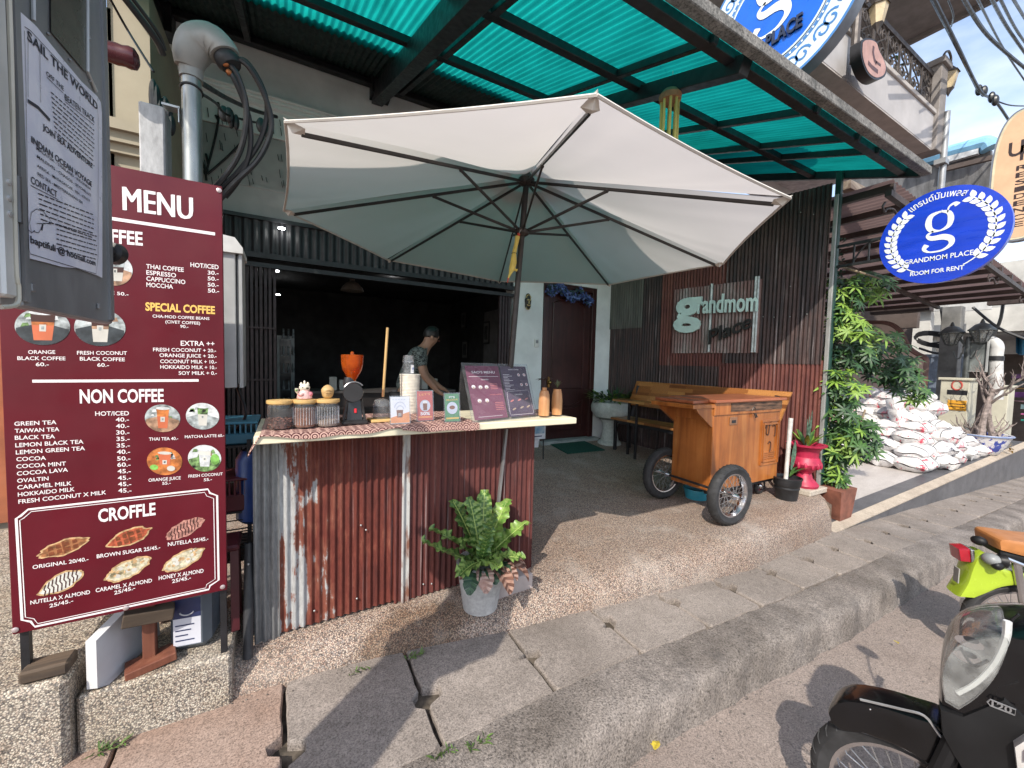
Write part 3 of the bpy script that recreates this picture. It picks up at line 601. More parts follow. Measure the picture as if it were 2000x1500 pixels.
tag(B.build('table_runner', loc=(.5, 2.5, ZB)), 'maroon scroll patterned cloth runner lying along the counter top', 'cloth')
# ---------------- jars
M_glass = glass_mat('jar_glass', (.96, .98, 1), .03, tint=.96, gl=.07); M_lid = wood_mat('pale_lid_wood', (.50, .30, .10), (.62, .40, .15), (.70, .48, .21), 0, .6, .5, .1)
M_bean = mat('coffee_beans', (.13, .05, .035), .35, var=.5, vs=60); M_cocoa = mat('brown_powder', (.26, .10, .05), .9, var=.3, vs=30, bump=.4, bs=120); M_grey = mat('grey_powder', (.26, .19, .15), .9, var=.2, vs=30, bump=.4)
def jar(u, v, lab, kind):
    p = PZ(u, v, ZB+.002); t = thing('glass_jar', lab, 'jar', p, 'jars on the counter'); r, h = .055, .128
    B = MB(M_glass); B.lathe([(r*.75, .002), (r*.93, .008), (r, .025), (r, h-.012), (r*.95, h)], p, 32, cap=False); B.build('glass_body', t)
    B = MB(M_lid); B.lathe([(0, h-.004), (r*.9, h-.004), (r*.9, h+.001), (r*1.07, h+.003), (r*1.09, h+.010), (r*1.07, h+.019), (0, h+.022)], p, 32); B.build('lid', t)
    if kind == 0:
        B = MB(M_bean); rr = random.Random(2)
        B.lathe([(0, .005), (r*.86, .008), (r*.9, .02), (r*.9, .045), (0, .05)], p, 20)
        for k in range(170):
            a = rr.random()*6.283; z = rr.uniform(.01, .055); q = r*.92 if rr.random() < .7 else r*math.sqrt(rr.random())*.9
            if q < r*.85: z = .05+rr.random()*.006
            B.m(M_bean if rr.random() < .7 else mat('roast_beans', (.26, .11, .08), .35, var=.3)); B.ell(p+V(q*math.cos(a), q*math.sin(a), z), .005, .0042, .0036, 7, 5)
        B.build('coffee_beans', t)
    elif kind == 1:
        B = MB(M_cocoa); B.lathe([(0, .006), (r*.88, .008), (r*.94, .02), (r*.94, .055), (r*.6, .06), (0, .052)], p, 24); B.build('powder', t)
        B = MB(mat('cocoa_film', (.26, .10, .05), .8)); B.m(glass_mat('dusty_film', (.42, .15, .08), .5, tint=.55, gl=.75)); B.lathe([(r*.93, .055), (r*.93, h-.02)], p, 32, cap=False); B.build('powder_film', t)
    else:
        B = MB(M_grey); B.lathe([(0, .006), (r*.88, .008), (r*.94, .02), (r*.94, .036), (0, .04)], p, 24); B.build('powder', t)
    if kind:
        B = MB(glass_mat('jar_rib', (.95, .97, 1), .05, tint=.9, gl=.45))
        for k in range(26): a = 2*math.pi*k/26; B.tube([p+V(r*1.003*math.cos(a), r*1.003*math.sin(a), z) for z in (.02, h-.018)], .0016, 5)
        B.build('glass_ribs', t)
    return p+V(0, 0, h+.022)
j1 = jar(547, 838, 'glass jar half full of dark coffee beans, nearest the counter end', 0)
j2 = jar(595, 835, 'ribbed glass jar of brown powder under the cat figurine', 1)
j3 = jar(640, 833, 'ribbed glass jar with a little grey powder under the round brown figurine', 2)
# lucky cat figurine
t = thing('cat_figurine', 'small white and pink lucky cat figurine standing on a jar lid', 'figurine', j2)
Mw = mat('glazed_cream', (.66, .60, .50), .3, var=.06); Mp = mat('glazed_pink', (.62, .20, .26), .3, var=.25, vs=40); Mr = mat('glazed_red', (.55, .05, .06), .3); Mk = mat('glazed_dark', (.06, .05, .03), .35)
B = MB(mat('glazed_rose', (.70, .42, .40), .35, var=.2, vs=50)); B.lathe([(.033, 0), (.036, .004), (.034, .02), (.029, .035), (.022, .045)], j2, 20); B.ell(j2+V(-.014, -.030, .025), .012, .008, .010); B.m(Mp); B.ell(j2+V(-.020, -.028, .024), .011, .007, .009); B.ell(j2+V(.028, -.018, .026), .010, .010, .012); B.build('body', t)
B = MB(Mw); B.ell(j2+V(0, -.004, .058), .026, .022, .021); B.lathe([(.009, 0), (.004, .011), (0, .014)], j2+V(-.015, 0, .073), 8); B.lathe([(.009, 0), (.004, .011), (0, .014)], j2+V(.015, 0, .073), 8); B.tube([j2+V(-.028, -.004, .03), j2+V(-.036, -.01, .042), j2+V(-.036, -.012, .054)], [.008, .008, .009], 8); B.lathe([(.005, 0), (.005, .012), (.002, .016)], j2+V(0, 0, .078), 8); h = B.build('head', t)
B = MB(Mk); B.ell(j2+V(.012, -.024, .056), .007, .003, .005); B.ell(j2+V(-.010, -.025, .060), .003, .002, .003); B.m(mat('leaf_glaze', (.12, .26, .06), .4)); B.ell(j2+V(-.037, -.018, .046), .006, .005, .006); B.build('face', h)
t = thing('round_figurine', 'round tan figurine with a folded face standing on a jar lid', 'figurine', j3)
Mt = mat('tan_resin', (.52, .34, .15), .55, var=.12, vs=20)
B = MB(Mt); B.ell(j3+V(0, 0, .036), .031, .030, .037, 24, 18, lambda d: 1+.04*math.sin(d.z*6)); B.build('body', t)
B = MB(mat('tan_resin_dark', (.40, .24, .10), .55))
for z in (.042, .03, .022): B.tube([j3+V(.026*math.sin(a)+.002, -.0315*math.cos(a)*math.sqrt(max(.1, 1-((z-.036)/.037)**2))-.001, z+.003*math.cos(a*3)) for a in (-.5, -.2, .1, .4, .7)], .0022, 6)
B.build('face', t)
# ---------------- grinder
g = PZ(690, 826, ZB+.003); t = thing('coffee_grinder', 'black electric coffee grinder with amber bean hopper', 'grinder', g)
Mg = mat('grinder_black', (.016, .016, .018), .38, var=.2, vs=14, coat=.2)
B = MB(Mg); B.box(g+V(0, 0, .010), (.135, .17, .02), None, .006); B.box(g+V(0, .0, .022), (.12, .15, .008), None, .003)
q = [(-.040, -.055), (.040, -.055), (.040, .055), (-.040, .055)]; Q = [(-.030, -.04), (.030, -.04), (.030, .04), (-.030, .04)]
B.add([g+V(x, y, .025) for x, y in q]+[g+V(x, y, .135) for x, y in Q], [(i, (i+1) % 4, 4+(i+1) % 4, 4+i) for i in range(4)]+[(4, 5, 6, 7)]); B.beam(g+V(.054, -.05, .022), g+V(.036, -.04, .14), .008, .012); B.beam(g+V(-.06, -.05, .022), g+V(-.036, -.04, .14), .008, .012); B.build('base', t)
B = MB(Mg); hc = g+V(.0, 0, .178); B.lathe([(.0, -.085), (.05, -.085), (.052, -.08), (.052, -.05), (.046, -.045), (.046, .06), (.04, .075), (0, .08)], hc, 28, (.15, 1, 0)); B.lathe([(.03, 0), (.03, .03), (.025, .05)], hc+V(-.02, .02, .03), 20); B.build('motor_head', t)
B = MB(mat('silver_ring', (.5, .5, .52), .3, metal=.9)); B.tube(arc(hc+V(-.004, -.056, 0), V(.056, 0, 0), V(0, 0, .056), 40, 150), .005, 6); B.build('dial_ring', t)
M_amber = glass_mat('amber_plastic', (.9, .17, .012), .05, tint=.72, gl=.42)
B = MB(M_amber); hp = g+V(-.004, .02, .235); B.lathe([(.020, 0), (.022, .012), (.036, .035), (.052, .065), (.058, .10), (.060, .148), (.056, .15), (.0, .152)], hp, 28); B.lathe([(.010, 0), (.010, .012), (.004, .018)], hp+V(0, 0, .15), 10); B.build('hopper', t)
B = MB(mat('switch_red', (.55, .02, .03), .3, emit=.15)); B.box(g+V(.004, -.0525, .075), (.014, .008, .026), Matrix.Rotation(-.13, 3, 'X'), .003); B.build('switch', t)
# ---------------- cup lids, board, stick, cups
p = PZ(742, 822, ZB+.002); tag(MB(M_lid).box(p+V(.01, -.01, .009), (.15, .12, .016), m3(4), .003).build('wooden_board', loc=p), 'small pale wooden board under the stack of clear cup lids', 'board')
t = thing('lid_stack', 'stack of clear domed cup lids on a wooden board', 'cup lids', p+V(.005, 0, .018)); M_clear = glass_mat('clear_plastic', (.95, .97, 1), .05, tint=.86, gl=.22)
q = p+V(.008, .0, .018); B = MB(M_clear)
for k in range(11): z = k*.0065; B.lathe([(.040, z), (.049, z+.001), (.0495, z+.004), (.043, z+.0045)], q, 26, cap=False)
z = .072; B.lathe([(.049, z), (.047, z+.016), (.038, z+.034), (.018, z+.043), (.012, z+.043)], q, 26, cap=False); B.build('lids', t)
a = PZ(746, 800, ZB+.03); tag(MB(wood_mat('bamboo_stick', (.50, .30, .11), (.60, .39, .16), (.66, .45, .2), 2, 1, .5, .1)).cyl(PY(748, 775, 2.62), PY(757, 640, 2.62), .0085, .0085, 12).build('wooden_stick', loc=PY(748, 775, 2.62)), 'long pale wooden stick leaning upright above the cup lids', 'stick')
M_paper = mat('cup_paper', (.74, .70, .62), .8, var=.1, vs=40)
def cupstack(p, r0, r1, h, n, m, nm):
    B = MB(m)
    for k in range(n):
        z = k*h/n; f = 1.0; B.lathe([(r0+(r1-r0)*k/n, z), (r1, z+h/n*.9), (r1+.0028, z+h/n*.95), (r1+.0028, z+h/n*1.08), (r1-.002, z+h/n*1.1)], p, 26)
    return B
p = PZ(800, 806, ZB+.002)
t = thing('paper_cup_stack', 'tall stack of white corrugated paper cups on the counter', 'cups', p)
B = MB(M_paper); hh_ = .26
B.lathe([(.058, 0), (.066, hh_), (.070, hh_+.001), (.070, hh_+.008), (.064, hh_+.008)], p, 30)
for k in range(26):
    z = .01+k*hh_/26; B.tube(arc(p+V(0, 0, z), V(.059+.008*k/26, 0, 0), V(0, .059+.008*k/26, 0), 0, 345, 22), .0032, 5)
B.build('cups', t)
q = p+V(-.012, 0, hh_+.009); t = thing('plastic_cup_stack', 'stack of clear plastic cups upside down on top of the paper cups', 'cups', q); B = MB(M_clear)
for k in range(9): z = k*.010; B.lathe([(.042-.0004*k, z), (.0432-.0004*k, z+.003), (.040-.0004*k, z+.004), (.0395-.0004*k, z+.008)], q, 24, cap=False)
B.lathe([(.041, .08), (.034, .125), (.033, .128), (.0, .128)], q, 24); B.build('cups', t)
B = MB(mat('white_label', (.78, .78, .80), .6)); B.box(q+V(.016, -.040, .035), (.022, .002, .055), m3(18)); B.m(mat('label_blue', (.15, .2, .4), .6)); B.text('g', q+V(.010, -.0425, .025), None, V(0, 0, 1), .03, align=(1, .2, 0)); B.build('sticker', t)
# ---------------- acrylic card holders
M_acr = glass_mat('acrylic', (.97, .98, 1), .02, tint=.96, gl=.05)
def card(p, w, h, bg, lab, fill, lean=8, yaw=0):
    t = thing('card_holder', lab, 'card holder', p, 'small menu cards in clear holders')
    R = m3(yaw, -lean); X = R @ V(1, 0, 0); Z = R @ V(0, 0, 1); N = R @ V(0, -1, 0)
    B = MB(M_acr); B.box(p+Z*(h/2+.004)+N*.003, (w+.012, .002, h+.012), R); B.box(p+V(0, .03, .002), (w+.012, .07, .003), m3(yaw)); B.box(p+Z*(h/2+.004)-N*.004, (w+.012, .002, h+.012), R); B.build('clear_stand', t)
    B = MB(bg); B.box(p+Z*(h/2+.004), (w, .0015, h), R)
    o = p+Z*.004+N*.0014
    def T(x, z): return o+X*x+Z*z
    fill(B, T, X, Z, N, w, h); B.build('card', t)
M_cw = mat('card_white', (.78, .78, .80), .5, var=.03); M_co = mat('card_orange', (.78, .30, .10), .5, var=.1, vs=30); M_cr = mat('card_red', (.52, .09, .07), .5, var=.06); M_cg = mat('card_green', (.07, .24, .09), .5, var=.06); M_cb = mat('card_brown', (.25, .09, .04), .5); M_cp = mat('card_pale', (.60, .62, .72), .5); M_cy = mat('card_yellow', (.75, .50, .10), .5)
def f1(B, T, X, Z, N, w, h):
    B.m(M_co); B.poly([T(-w/2, .002)+N*.0002, T(w/2, .002)+N*.0002, T(w/2, h*.42)+N*.0002, T(w*.2, h*.36)+N*.0002, T(-w/2, h*.22)+N*.0002])
    B.m(M_cb); B.poly([T(-w*.16, h*.22)+N*.0004, T(w*.12, h*.22)+N*.0004, T(w*.16, h*.50)+N*.0004, T(-w*.2, h*.50)+N*.0004]); B.m(M_cw); B.poly([T(-w*.1, h*.26)+N*.0006, T(w*.05, h*.26)+N*.0006, T(w*.05, h*.38)+N*.0006, T(-w*.1, h*.38)+N*.0006])
    B.m(M_cp); B.ribbon(arc(T(0, h*.55)+N*.0003, X*w*.3, Z*h*.25, 10, 170), .006, N); B.ribbon(arc(T(0, h*.50)+N*.0003, X*w*.2, Z*h*.16, 10, 170), .006, N)
    for k in range(5): B.poly([T(-w*.4+k*w*.15, h*.88)+N*.0003, T(-w*.3+k*w*.15, h*.88)+N*.0003, T(-w*.3+k*w*.15, h*.91)+N*.0003, T(-w*.4+k*w*.15, h*.91)+N*.0003])
def f2(B, T, X, Z, N, w, h):
    B.m(M_cp); B.disc(T(0, h*.50)+N*.0003, X*w*.34, Z*h*.20); B.m(M_cb); B.poly([T(-w*.12, h*.34)+N*.0005, T(w*.12, h*.34)+N*.0005, T(w*.14, h*.58)+N*.0005, T(-w*.14, h*.58)+N*.0005]); B.m(M_cw); B.poly([T(-w*.16, h*.58)+N*.0006, T(w*.16, h*.58)+N*.0006, T(w*.10, h*.66)+N*.0006, T(-w*.10, h*.66)+N*.0006]); B.text('50%', T(-w*.32, h*.18)+N*.0004, T(w*.3, h*.18)+N*.0004, Z, h*.10, .03)
    B.m(M_co); B.text("LET'S", T(-w*.36, h*.84)+N*.0004, T(w*.34, h*.87)+N*.0004, Z, h*.07, .02); B.poly([T(-w*.44, h*.08)+N*.0003, T(w*.44, h*.08)+N*.0003, T(w*.44, h*.14)+N*.0003, T(-w*.44, h*.14)+N*.0003])
def f3(B, T, X, Z, N, w, h):
    B.m(M_cp); B.disc(T(0, h*.48)+N*.0003, X*w*.38, Z*h*.22); B.m(M_cb); B.disc(T(0, h*.5)+N*.0005, X*w*.2, Z*h*.07); B.m(M_cw); B.text("IT'S", T(-w*.2, h*.84)+N*.0004, T(w*.2, h*.84)+N*.0004, Z, h*.07, .02); B.m(M_cy); B.text('DELICIOUS', T(-w*.4, h*.74)+N*.0004, T(w*.4, h*.76)+N*.0004, Z, h*.055, .02); B.poly([T(-w*.44, h*.08)+N*.0003, T(w*.44, h*.08)+N*.0003, T(w*.44, h*.14)+N*.0003, T(-w*.44, h*.14)+N*.0003])
card(PZ(782, 828, ZB+.003), .105, .150, M_cw, 'white and orange drink card in a clear holder, nearest the lids', f1)
card(PZ(831, 822, ZB+.003), .095, .175, M_cr, 'red drink card in a clear holder with a discount number', f2)
card(PZ(884, 824, ZB+.003), .090, .165, M_cg, 'green drink card in a clear holder with a round cup picture', f3)
# ---------------- two page menu stand
mp0, mp1 = PZ(925, 824, ZB+.004), PZ(1047, 812, ZB+.004); mtl = PY(904, 712, 2.52); mtr = mtl+(mp1-mp0)*1.0
mtr += (mp1-mp0).normalized()*((PY(1029, 711, mtr.y)-mtr).x)
t = thing('menu_stand', 'open two page purple menu in a clear slanted stand', 'menu', (mp0+mp1)/2)
def MQ(a, b, o=0):
    nn = (mp1-mp0).cross(mtl-mp0).normalized(); return (mp0*(1-a)+mp1*a)*(1-b)+(mtl*(1-a)+mtr*a)*b+nn*o
M_m1 = mat('menu_plum', (.19, .06, .11), .25, var=.1, vs=5, coat=.3); M_m2 = mat('menu_slate', (.10, .075, .12), .25, var=.1, vs=5, coat=.3); M_mw = mat('menu_white', (.74, .70, .72), .4, var=.03); M_mo = mat('menu_pink', (.60, .22, .22), .5); M_mt = mat('menu_food', (.55, .42, .32), .5, var=.4, vs=200)
B = MB(M_acr); B.poly([MQ(-.02, -.02, .004), MQ(1.02, -.02, .004), MQ(1.02, 1.03, .004), MQ(-.02, 1.03, .004)])
B.poly([MQ(-.02, -.02, -.003), MQ(1.02, -.02, -.003), MQ(1.02, 1.03, -.003), MQ(-.02, 1.03, -.003)]); B.tube([MQ(-.02, -.02), MQ(1.02, -.02), MQ(1.02, 1.03), MQ(-.02, 1.03)], .002, 5, closed=True)
B.add([MQ(-.02, 1.03), MQ(1.02, 1.03), mp1+V(.02, .22, 0), mp0+V(-.02, .22, 0)], [(0, 1, 2, 3)]); B.build('clear_stand', t)
def page(a0, a1, m, fill):
    B = MB(m); B.poly([MQ(a0, .02, 0), MQ(a1, .02, 0), MQ(a1, .98, 0), MQ(a0, .98, 0)]); up = (mtl-mp0).normalized(); xx = (mp1-mp0).normalized()
    def T(x, y, o=.0006): return MQ(a0+(a1-a0)*x, y, o)
    def tx(st, x0, x1, y, cap, b=.02): B.text(st, T(x0, y), T(x1, y), up, cap, b)
    fill(B, T, tx, xx, up); B.build('page', t)
def pg1(B, T, tx, xx, up):
    B.m(M_mw); tx("SAO'S MENU", .16, .86, .83, .022); tx('COFFEE', .40, .62, .70, .010); B.poly([T(.06, .765), T(.94, .765), T(.94, .772), T(.06, .772)]); B.poly([T(.12, .06), T(.85, .06), T(.85, .065), T(.12, .065)])
    for x, y in ((.14, .58), (.34, .57), (.52, .57), (.24, .33), (.46, .33)):
        B.m(M_mw); B.disc(T(x, y), xx*.016, up*.016, 16); B.m(M_mt); B.disc(T(x, y-.02, .0009), xx*.008, up*.009, 10)
    B.m(M_mo); tx('SPECIAL COFFEE', .58, .94, .42, .008)
    for k in range(4): B.poly([T(.64, .62-.03*k), T(.86, .62-.03*k), T(.86, .63-.03*k), T(.64, .63-.03*k)])
    for k in range(5): B.poly([T(.68, .28-.03*k), T(.94, .28-.03*k), T(.94, .289-.03*k), T(.68, .289-.03*k)])
def pg2(B, T, tx, xx, up):
    B.m(M_mw); tx('NON COFFEE', .30, .70, .90, .010); tx('CROFFLE', .36, .66, .40, .010)
    B.ribbon([T(.08, .05), T(.94, .05), T(.97, .08), T(.93, .47), T(.88, .49), T(.12, .47), T(.08, .44), T(.05, .08)], .0022, (T(1, 0)-T(0, 0)).cross(up), True)
    for k in range(11): B.poly([T(.06, .80-.03*k), T(.30+.1*math.sin(k*2), .80-.03*k), T(.30+.1*math.sin(k*2), .808-.03*k), T(.06, .808-.03*k)])
    for x, y in ((.66, .80), (.88, .80), (.70, .60), (.90, .60)):
        B.m(M_mw); B.disc(T(x, y), xx*.013, up*.015, 16); B.m(M_mo); B.disc(T(x, y, .0009), xx*.007, up*.009, 10)
    for k, (x, y) in enumerate(((.22, .30), (.50, .31), (.78, .32), (.24, .15), (.54, .17), (.80, .18))): B.m(M_mt if k > 2 else M_mo); B.disc(T(x, y), xx*.018+up*.007, up*.007, 12)
page(.02, .52, M_m1, pg1); page(.545, .985, M_m2, pg2)
# ---------------- bamboo vases
M_bamb = wood_mat('bamboo_vase', (.36, .15, .055), (.50, .24, .10), (.58, .34, .16), 2, 1, .5, .05)
M_dk = mat('purple_leaf', (.055, .03, .035), .5, var=.3)
def vase(u, v, lab, k):
    p = PZ(u, v, ZB+.006); t = thing('bamboo_vase', lab, 'vase', p)
    B = MB(M_bamb); B.lathe([(.030, 0), (.036, .003), (.037, .02), (.038, .04), (.0385, .10), (.034, .15), (.028, .175), (.028, .182)] if k else [(.030, 0), (.037, .003), (.038, .04), (.0385, .10), (.034, .15), (.027, .172), (.016, .178), (.016, .195)], p, 22); B.build('vessel', t)
    top = p+V(0, 0, .19); B = MB(M_dk)
    if k: B.m(mat('thin_leaf', (.10, .12, .06), .5, var=.3))
    for q in range(6 if k else 5):
        a = q*1.2+k; d = V(math.cos(a)*(.6 if k else .9), math.sin(a)*.6, 1.2 if k else .5); b0 = top if k else top+V(0, 0, .055)
        B.leaf(b0, d, V(0, 0, 1), R_(.05, .075), .014 if k else .034, .25 if k else .6, .3, 4)
    if not k: B.tube([top-V(0, 0, .03), top+V(.004, 0, .06)], .002, 5)
    B.build('leaves', t)
vase(1062, 812, 'bamboo vase with a narrow neck and drooping dark leaves', 0); vase(1087, 810, 'bamboo vase with a wide mouth and thin upright leaves', 1)
# ================================================================ UMBRELLA
UK = 1.13
def UP(x, y, z): return EYE+(V(x, y, z)-EYE)*UK
UC = UP(1.34, 2.29, 2.28); UN = V(.055, -.028, 1).normalized(); HUB = UC+UN*.385*UK
RIM = [UP(0, 1.72, 2.33), UP(.80, .95, 2.27), UP(1.91, .96, 2.22), UP(2.68, 1.76, 2.21), UP(2.67, 2.87, 2.24), UP(1.88, 3.64, 2.30), UP(.77, 3.63, 2.35), UP(-.01, 2.83, 2.36)]
M_fab = translucent_mat('cream_canvas', (.55, .53, .52), (.60, .555, .54), .52, (1, 1, 1), 3, .95)
M_pole = mat('bronze_pole', (.04, .034, .032), .4, var=.2, vs=9, metal=.3)
base = UC-UN*2.38; base.z = .0
um = thing('parasol', 'large cream octagonal market parasol with dark ribs standing at the counter', 'umbrella', base)
B = MB(M_fab); apex = HUB+UN*.045
for k in range(8):
    a, b = RIM[k], RIM[(k+1) % 8]
    def pn(u, v, a=a, b=b):
        e = a+(b-a)*u; mid = 4*u*(1-u); e = e+(UC-e)*(.012*mid); r = .10+.90*v; top = apex-UN*.02
        p = top+(e-top)*r; sag = math.sin(math.pi*min(1, r))*.05*mid; wr = .005*math.sin(u*31+r*5+a.x*3)*r*r*(abs(u-.5)*2)+.006*math.sin(u*13+a.y*4)*r*(1-r)*2; return p-UN*sag+UN*wr
    B.grid(pn, 26, 14)
for k in range(8):   # vented cap and hem
    a, b = RIM[k], RIM[(k+1) % 8]; B.grid(lambda u, v: apex+UN*.03+((a+(b-a)*u)-apex)*(.19*v), 3, 3)
B.build('canvas', um)
B = MB(mat('hem_canvas', (.56, .53, .49), .9, var=.08))
for k in range(8):
    a, b = RIM[k], RIM[(k+1) % 8]; B.tube([a+(b-a)*u+(UC-(a+(b-a)*u))*(.012*4*u*(1-u))-V(0, 0, .004) for u in [q/10 for q in range(11)]], .007, 5)
    c = RIM[k]; d = (UC-c).normalized(); s_ = d.cross(UN); B.add([c-d*.01+UN*.01, c+d*.065+s_*.036-UN*.010, c+d*.08-UN*.022, c+d*.065-s_*.036-UN*.010, c+d*.03-UN*.035], [(0, 1, 4), (1, 2, 4), (2, 3, 4), (3, 0, 4)])
B.build('hem', um)
RUN = HUB-UN*.375
for k in range(8):
    e = RIM[k]+(UC-RIM[k])*.04-UN*.022; h0 = HUB-UN*.02+(RIM[k]-HUB).normalized()*.04
    B = MB(M_pole); B.beam(h0, e, .012, .019, UN, .002); B.build('rib', um)
    mid = h0+(e-h0)*.40-UN*.012; r0 = RUN+(RIM[k]-UC).normalized()*.045
    B = MB(M_pole); B.beam(r0, mid, .012, .018, UN, .002); B.ell(mid, .012, .012, .012, 8, 6); B.build('strut', um)
B = MB(M_pole); B.cyl(base-UN*.02, HUB+UN*.03, .0215, .0215, 20); B.build('pole', um)
B = MB(M_pole); B.lathe([(.03, -.05), (.055, -.035), (.06, 0), (.04, .02), (.02, .05)], HUB, 16, UN); B.lathe([(.028, -.04), (.052, -.02), (.055, .005), (.03, .02)], RUN, 16, UN); B.build('hub', um)
M_blk = mat('concrete_block', (.40, .34, .32), .9, var=.15, vs=6, bump=.2)
pb = PZ(1006, 1150, 0); b0 = V(base.x, base.y-.0, .0)
tag(MB(M_blk).bx(1.06, 1.42, 2.16, 2.355, -.03, .085, .008).build('concrete_block', loc=(1.2, 2.25, 0)), 'pale pinkish concrete block at the counter foot behind the fern pot', 'block')
B = MB(mat('angle_iron', (.26, .25, .25), .5, metal=.4)); B.beam(PY(989, 838, CY-.02), PY(973, 985, CY-.02), .016, .022, (0, 1, 0)); B.build('lap_strip', ctr)
B = MB(M_sd := mat('stand_cement', (.30, .30, .29), .9)); B.lathe([(.24, 0), (.25, .02), (.24, .07), (.06, .09), (.04, .22), (.03, .22)], (base.x, base.y, .0), 24); B.build('stand', um)
# rubber chicken
CHY = 2.54; q = RUN+V(-.045, -.05, -.03)
t = thing('rubber_chicken', 'yellow rubber chicken hanging from the parasol strut', 'toy', q); My = mat('yellow_rubber', (.62, .48, .10), .4, var=.1, vs=20)
pts = [PY(1011, 462, CHY), PY(1008, 478, CHY), PY(1004, 495, CHY), PY(1003, 512, CHY), PY(1000, 525, CHY), PY(996, 535, CHY), PY(993, 543, CHY)]
B = MB(My); B.tube(pts, [.018, .014, .016, .024, .022, .010, .006], 12); B.tube([pts[4], PY(1009, 528, CHY), PY(1011, 526, CHY)], [.012, .010, .003], 8); B.build('body', t)
B = MB(mat('red_rubber', (.5, .06, .03), .4)); B.ell(PY(1013, 458, CHY), .012, .008, .012); B.tube([PY(993, 543, CHY), PY(991, 552, CHY)], [.006, .003], 6); B.build('comb', t)
B = MB(M_black); B.tube(arc(pts[2], V(.018, 0, 0), V(0, .018, 0), 0, 360, 12), .002, 5); B.m(mat('white_string', (.7, .7, .7), .8)); B.tube([RUN+V(-.03, -.04, 0), pts[0]], .0015, 5); B.build('cord', t)
# wind chime
p = CAN(1310, 160, -.1); p = PY(1309, 188, p.y)
t = thing('wind_chime', 'bamboo wind chime with yellow tubes hanging under the canopy', 'wind chime', p)
B = MB(mat('coconut_shell', (.36, .19, .10), .7, var=.25)); B.lathe([(.085, -.02), (.09, .02), (.06, .06), (.0, .075)], p+V(0, 0, -.02), 18); B.build('top_shell', t)
for k in range(8):
    a = k*.785; c = p+V(.065*math.cos(a), .065*math.sin(a), -.04); B = MB(mat('yellow_tube', (.62, .52, .16), .35, var=.1)); B.cyl(c, c-V(0, 0, .48-.03*(k % 3)), .011, .011, 10); B.build('tube', t)
B = MB(mat('white_string', (.7, .7, .7), .8)); B.tube(spline([p+V(0, 0, .05), p+V(.02, 0, .22), p+V(-.05, 0, .30), p+V(-.2, .05, .2)], 5), .003, 5); B.build('cord', t)
# ================================================================ POT OF BIRD'S NEST FERN
p = V(1.03, 2.15, -.025)
M_pot = concrete_mat('cement_pot', (.34, .34, .34), (.46, .46, .455), speck=.08, bump=.15, sp=90, big=4, blotch=(.28, .27, .25), bl=.5)
t = thing('potted_fern', "crinkled bird's nest fern in a grey cement pot in front of the counter", 'plant', p)
B = MB(M_pot); B.lathe([(.098, 0), (.104, .004), (.135, .20), (.150, .285), (.150, .295), (.132, .295), (.125, .26), (0, .25)], p, 36); B.build('pot', t)
M_fern = mat('fern_leaf', (.085, .17, .028), .5, var=.45, vs=14, coat=.1, col2=(.028, .085, .018), lo=.3, hi=.72); M_fern2 = mat('fern_leaf_light', (.22, .34, .07), .4, var=.3, vs=12, col2=(.08, .18, .03)); M_vein = mat('fern_vein', (.20, .30, .075), .5, var=.3, vs=14); M_rib = mat('fern_rib', (.32, .42, .12), .5)
c = p+V(0, 0, .27)
def frond(B, az, el, L, Wd, curl, m):
    d = V(math.cos(rad(az))*math.cos(rad(el)), math.sin(rad(az))*math.cos(rad(el)), math.sin(rad(el))); up = V(0, 0, 1) if el < 75 else V(0, -1, 0); side = d.cross(up).normalized(); n = side.cross(d).normalized(); N = 40; vs = []; fs = []; Wd *= .98
    for i in range(N+1):
        s = i/N; w = Wd*(.28+.72*math.sin(math.pi*(.12+.74*s)))*(1 if s < .93 else .72); cc = c+d*(L*s)-n*(curl*L*s*s)
        for j in range(-3, 4):
            f = j/3; rip = math.sin(i*1.57-abs(j)*.9)*.011*(.25+.75*abs(f))+math.sin(i*.55+j*.9+az)*.017*f*f*(1 if abs(f) > .5 else .4); vs.append(cc+side*(w*f*.5)+n*(abs(f)*w*.16+rip))
    for i in range(N):
        for j in range(6): a = i*7+j; fs.append((a, a+1, a+8, a+7))
    B.m(m); s0_ = len(B.mi); B.add(vs, fs); B.m(M_vein); vi_ = B.cur
    for i in range(N):
        for j in range(6):
            if (i-abs(j-2.5)*1.2) % 4 < 1.3: B.mi[s0_+i*6+j] = vi_
    B.m(M_rib).tube([c+d*(L*s)-n*(curl*L*s*s)+n*.004 for s in (0, .25, .5, .75, .97)], [.006, .005, .004, .003, .002], 5)
B = MB(M_fern); rr = random.Random(11)
for (az, el, L, Wd, cu, m) in ((118, 62, .42, .13, .12, M_fern), (100, 74, .40, .12, .1, M_fern), (60, 68, .44, .12, .05, M_fern), (30, 52, .44, .14, .12, M_fern2), (5, 34, .40, .13, .10, M_fern2), (185, 24, .44, .12, -.12, M_fern), (172, 50, .40, .13, .2, M_fern), (225, 30, .34, .12, .25, M_fern), (270, 36, .24, .11, .3, M_fern2), (310, 34, .28, .12, .3, M_fern), (265, 66, .30, .10, .05, M_fern), (290, 72, .36, .10, -.02, M_fern), (20, 22, .38, .10, .0, M_fern), (75, 50, .38, .12, .1, M_fern)):
    frond(B, az, el, L, Wd, cu, m)
B.build('fronds', t, smooth=70)
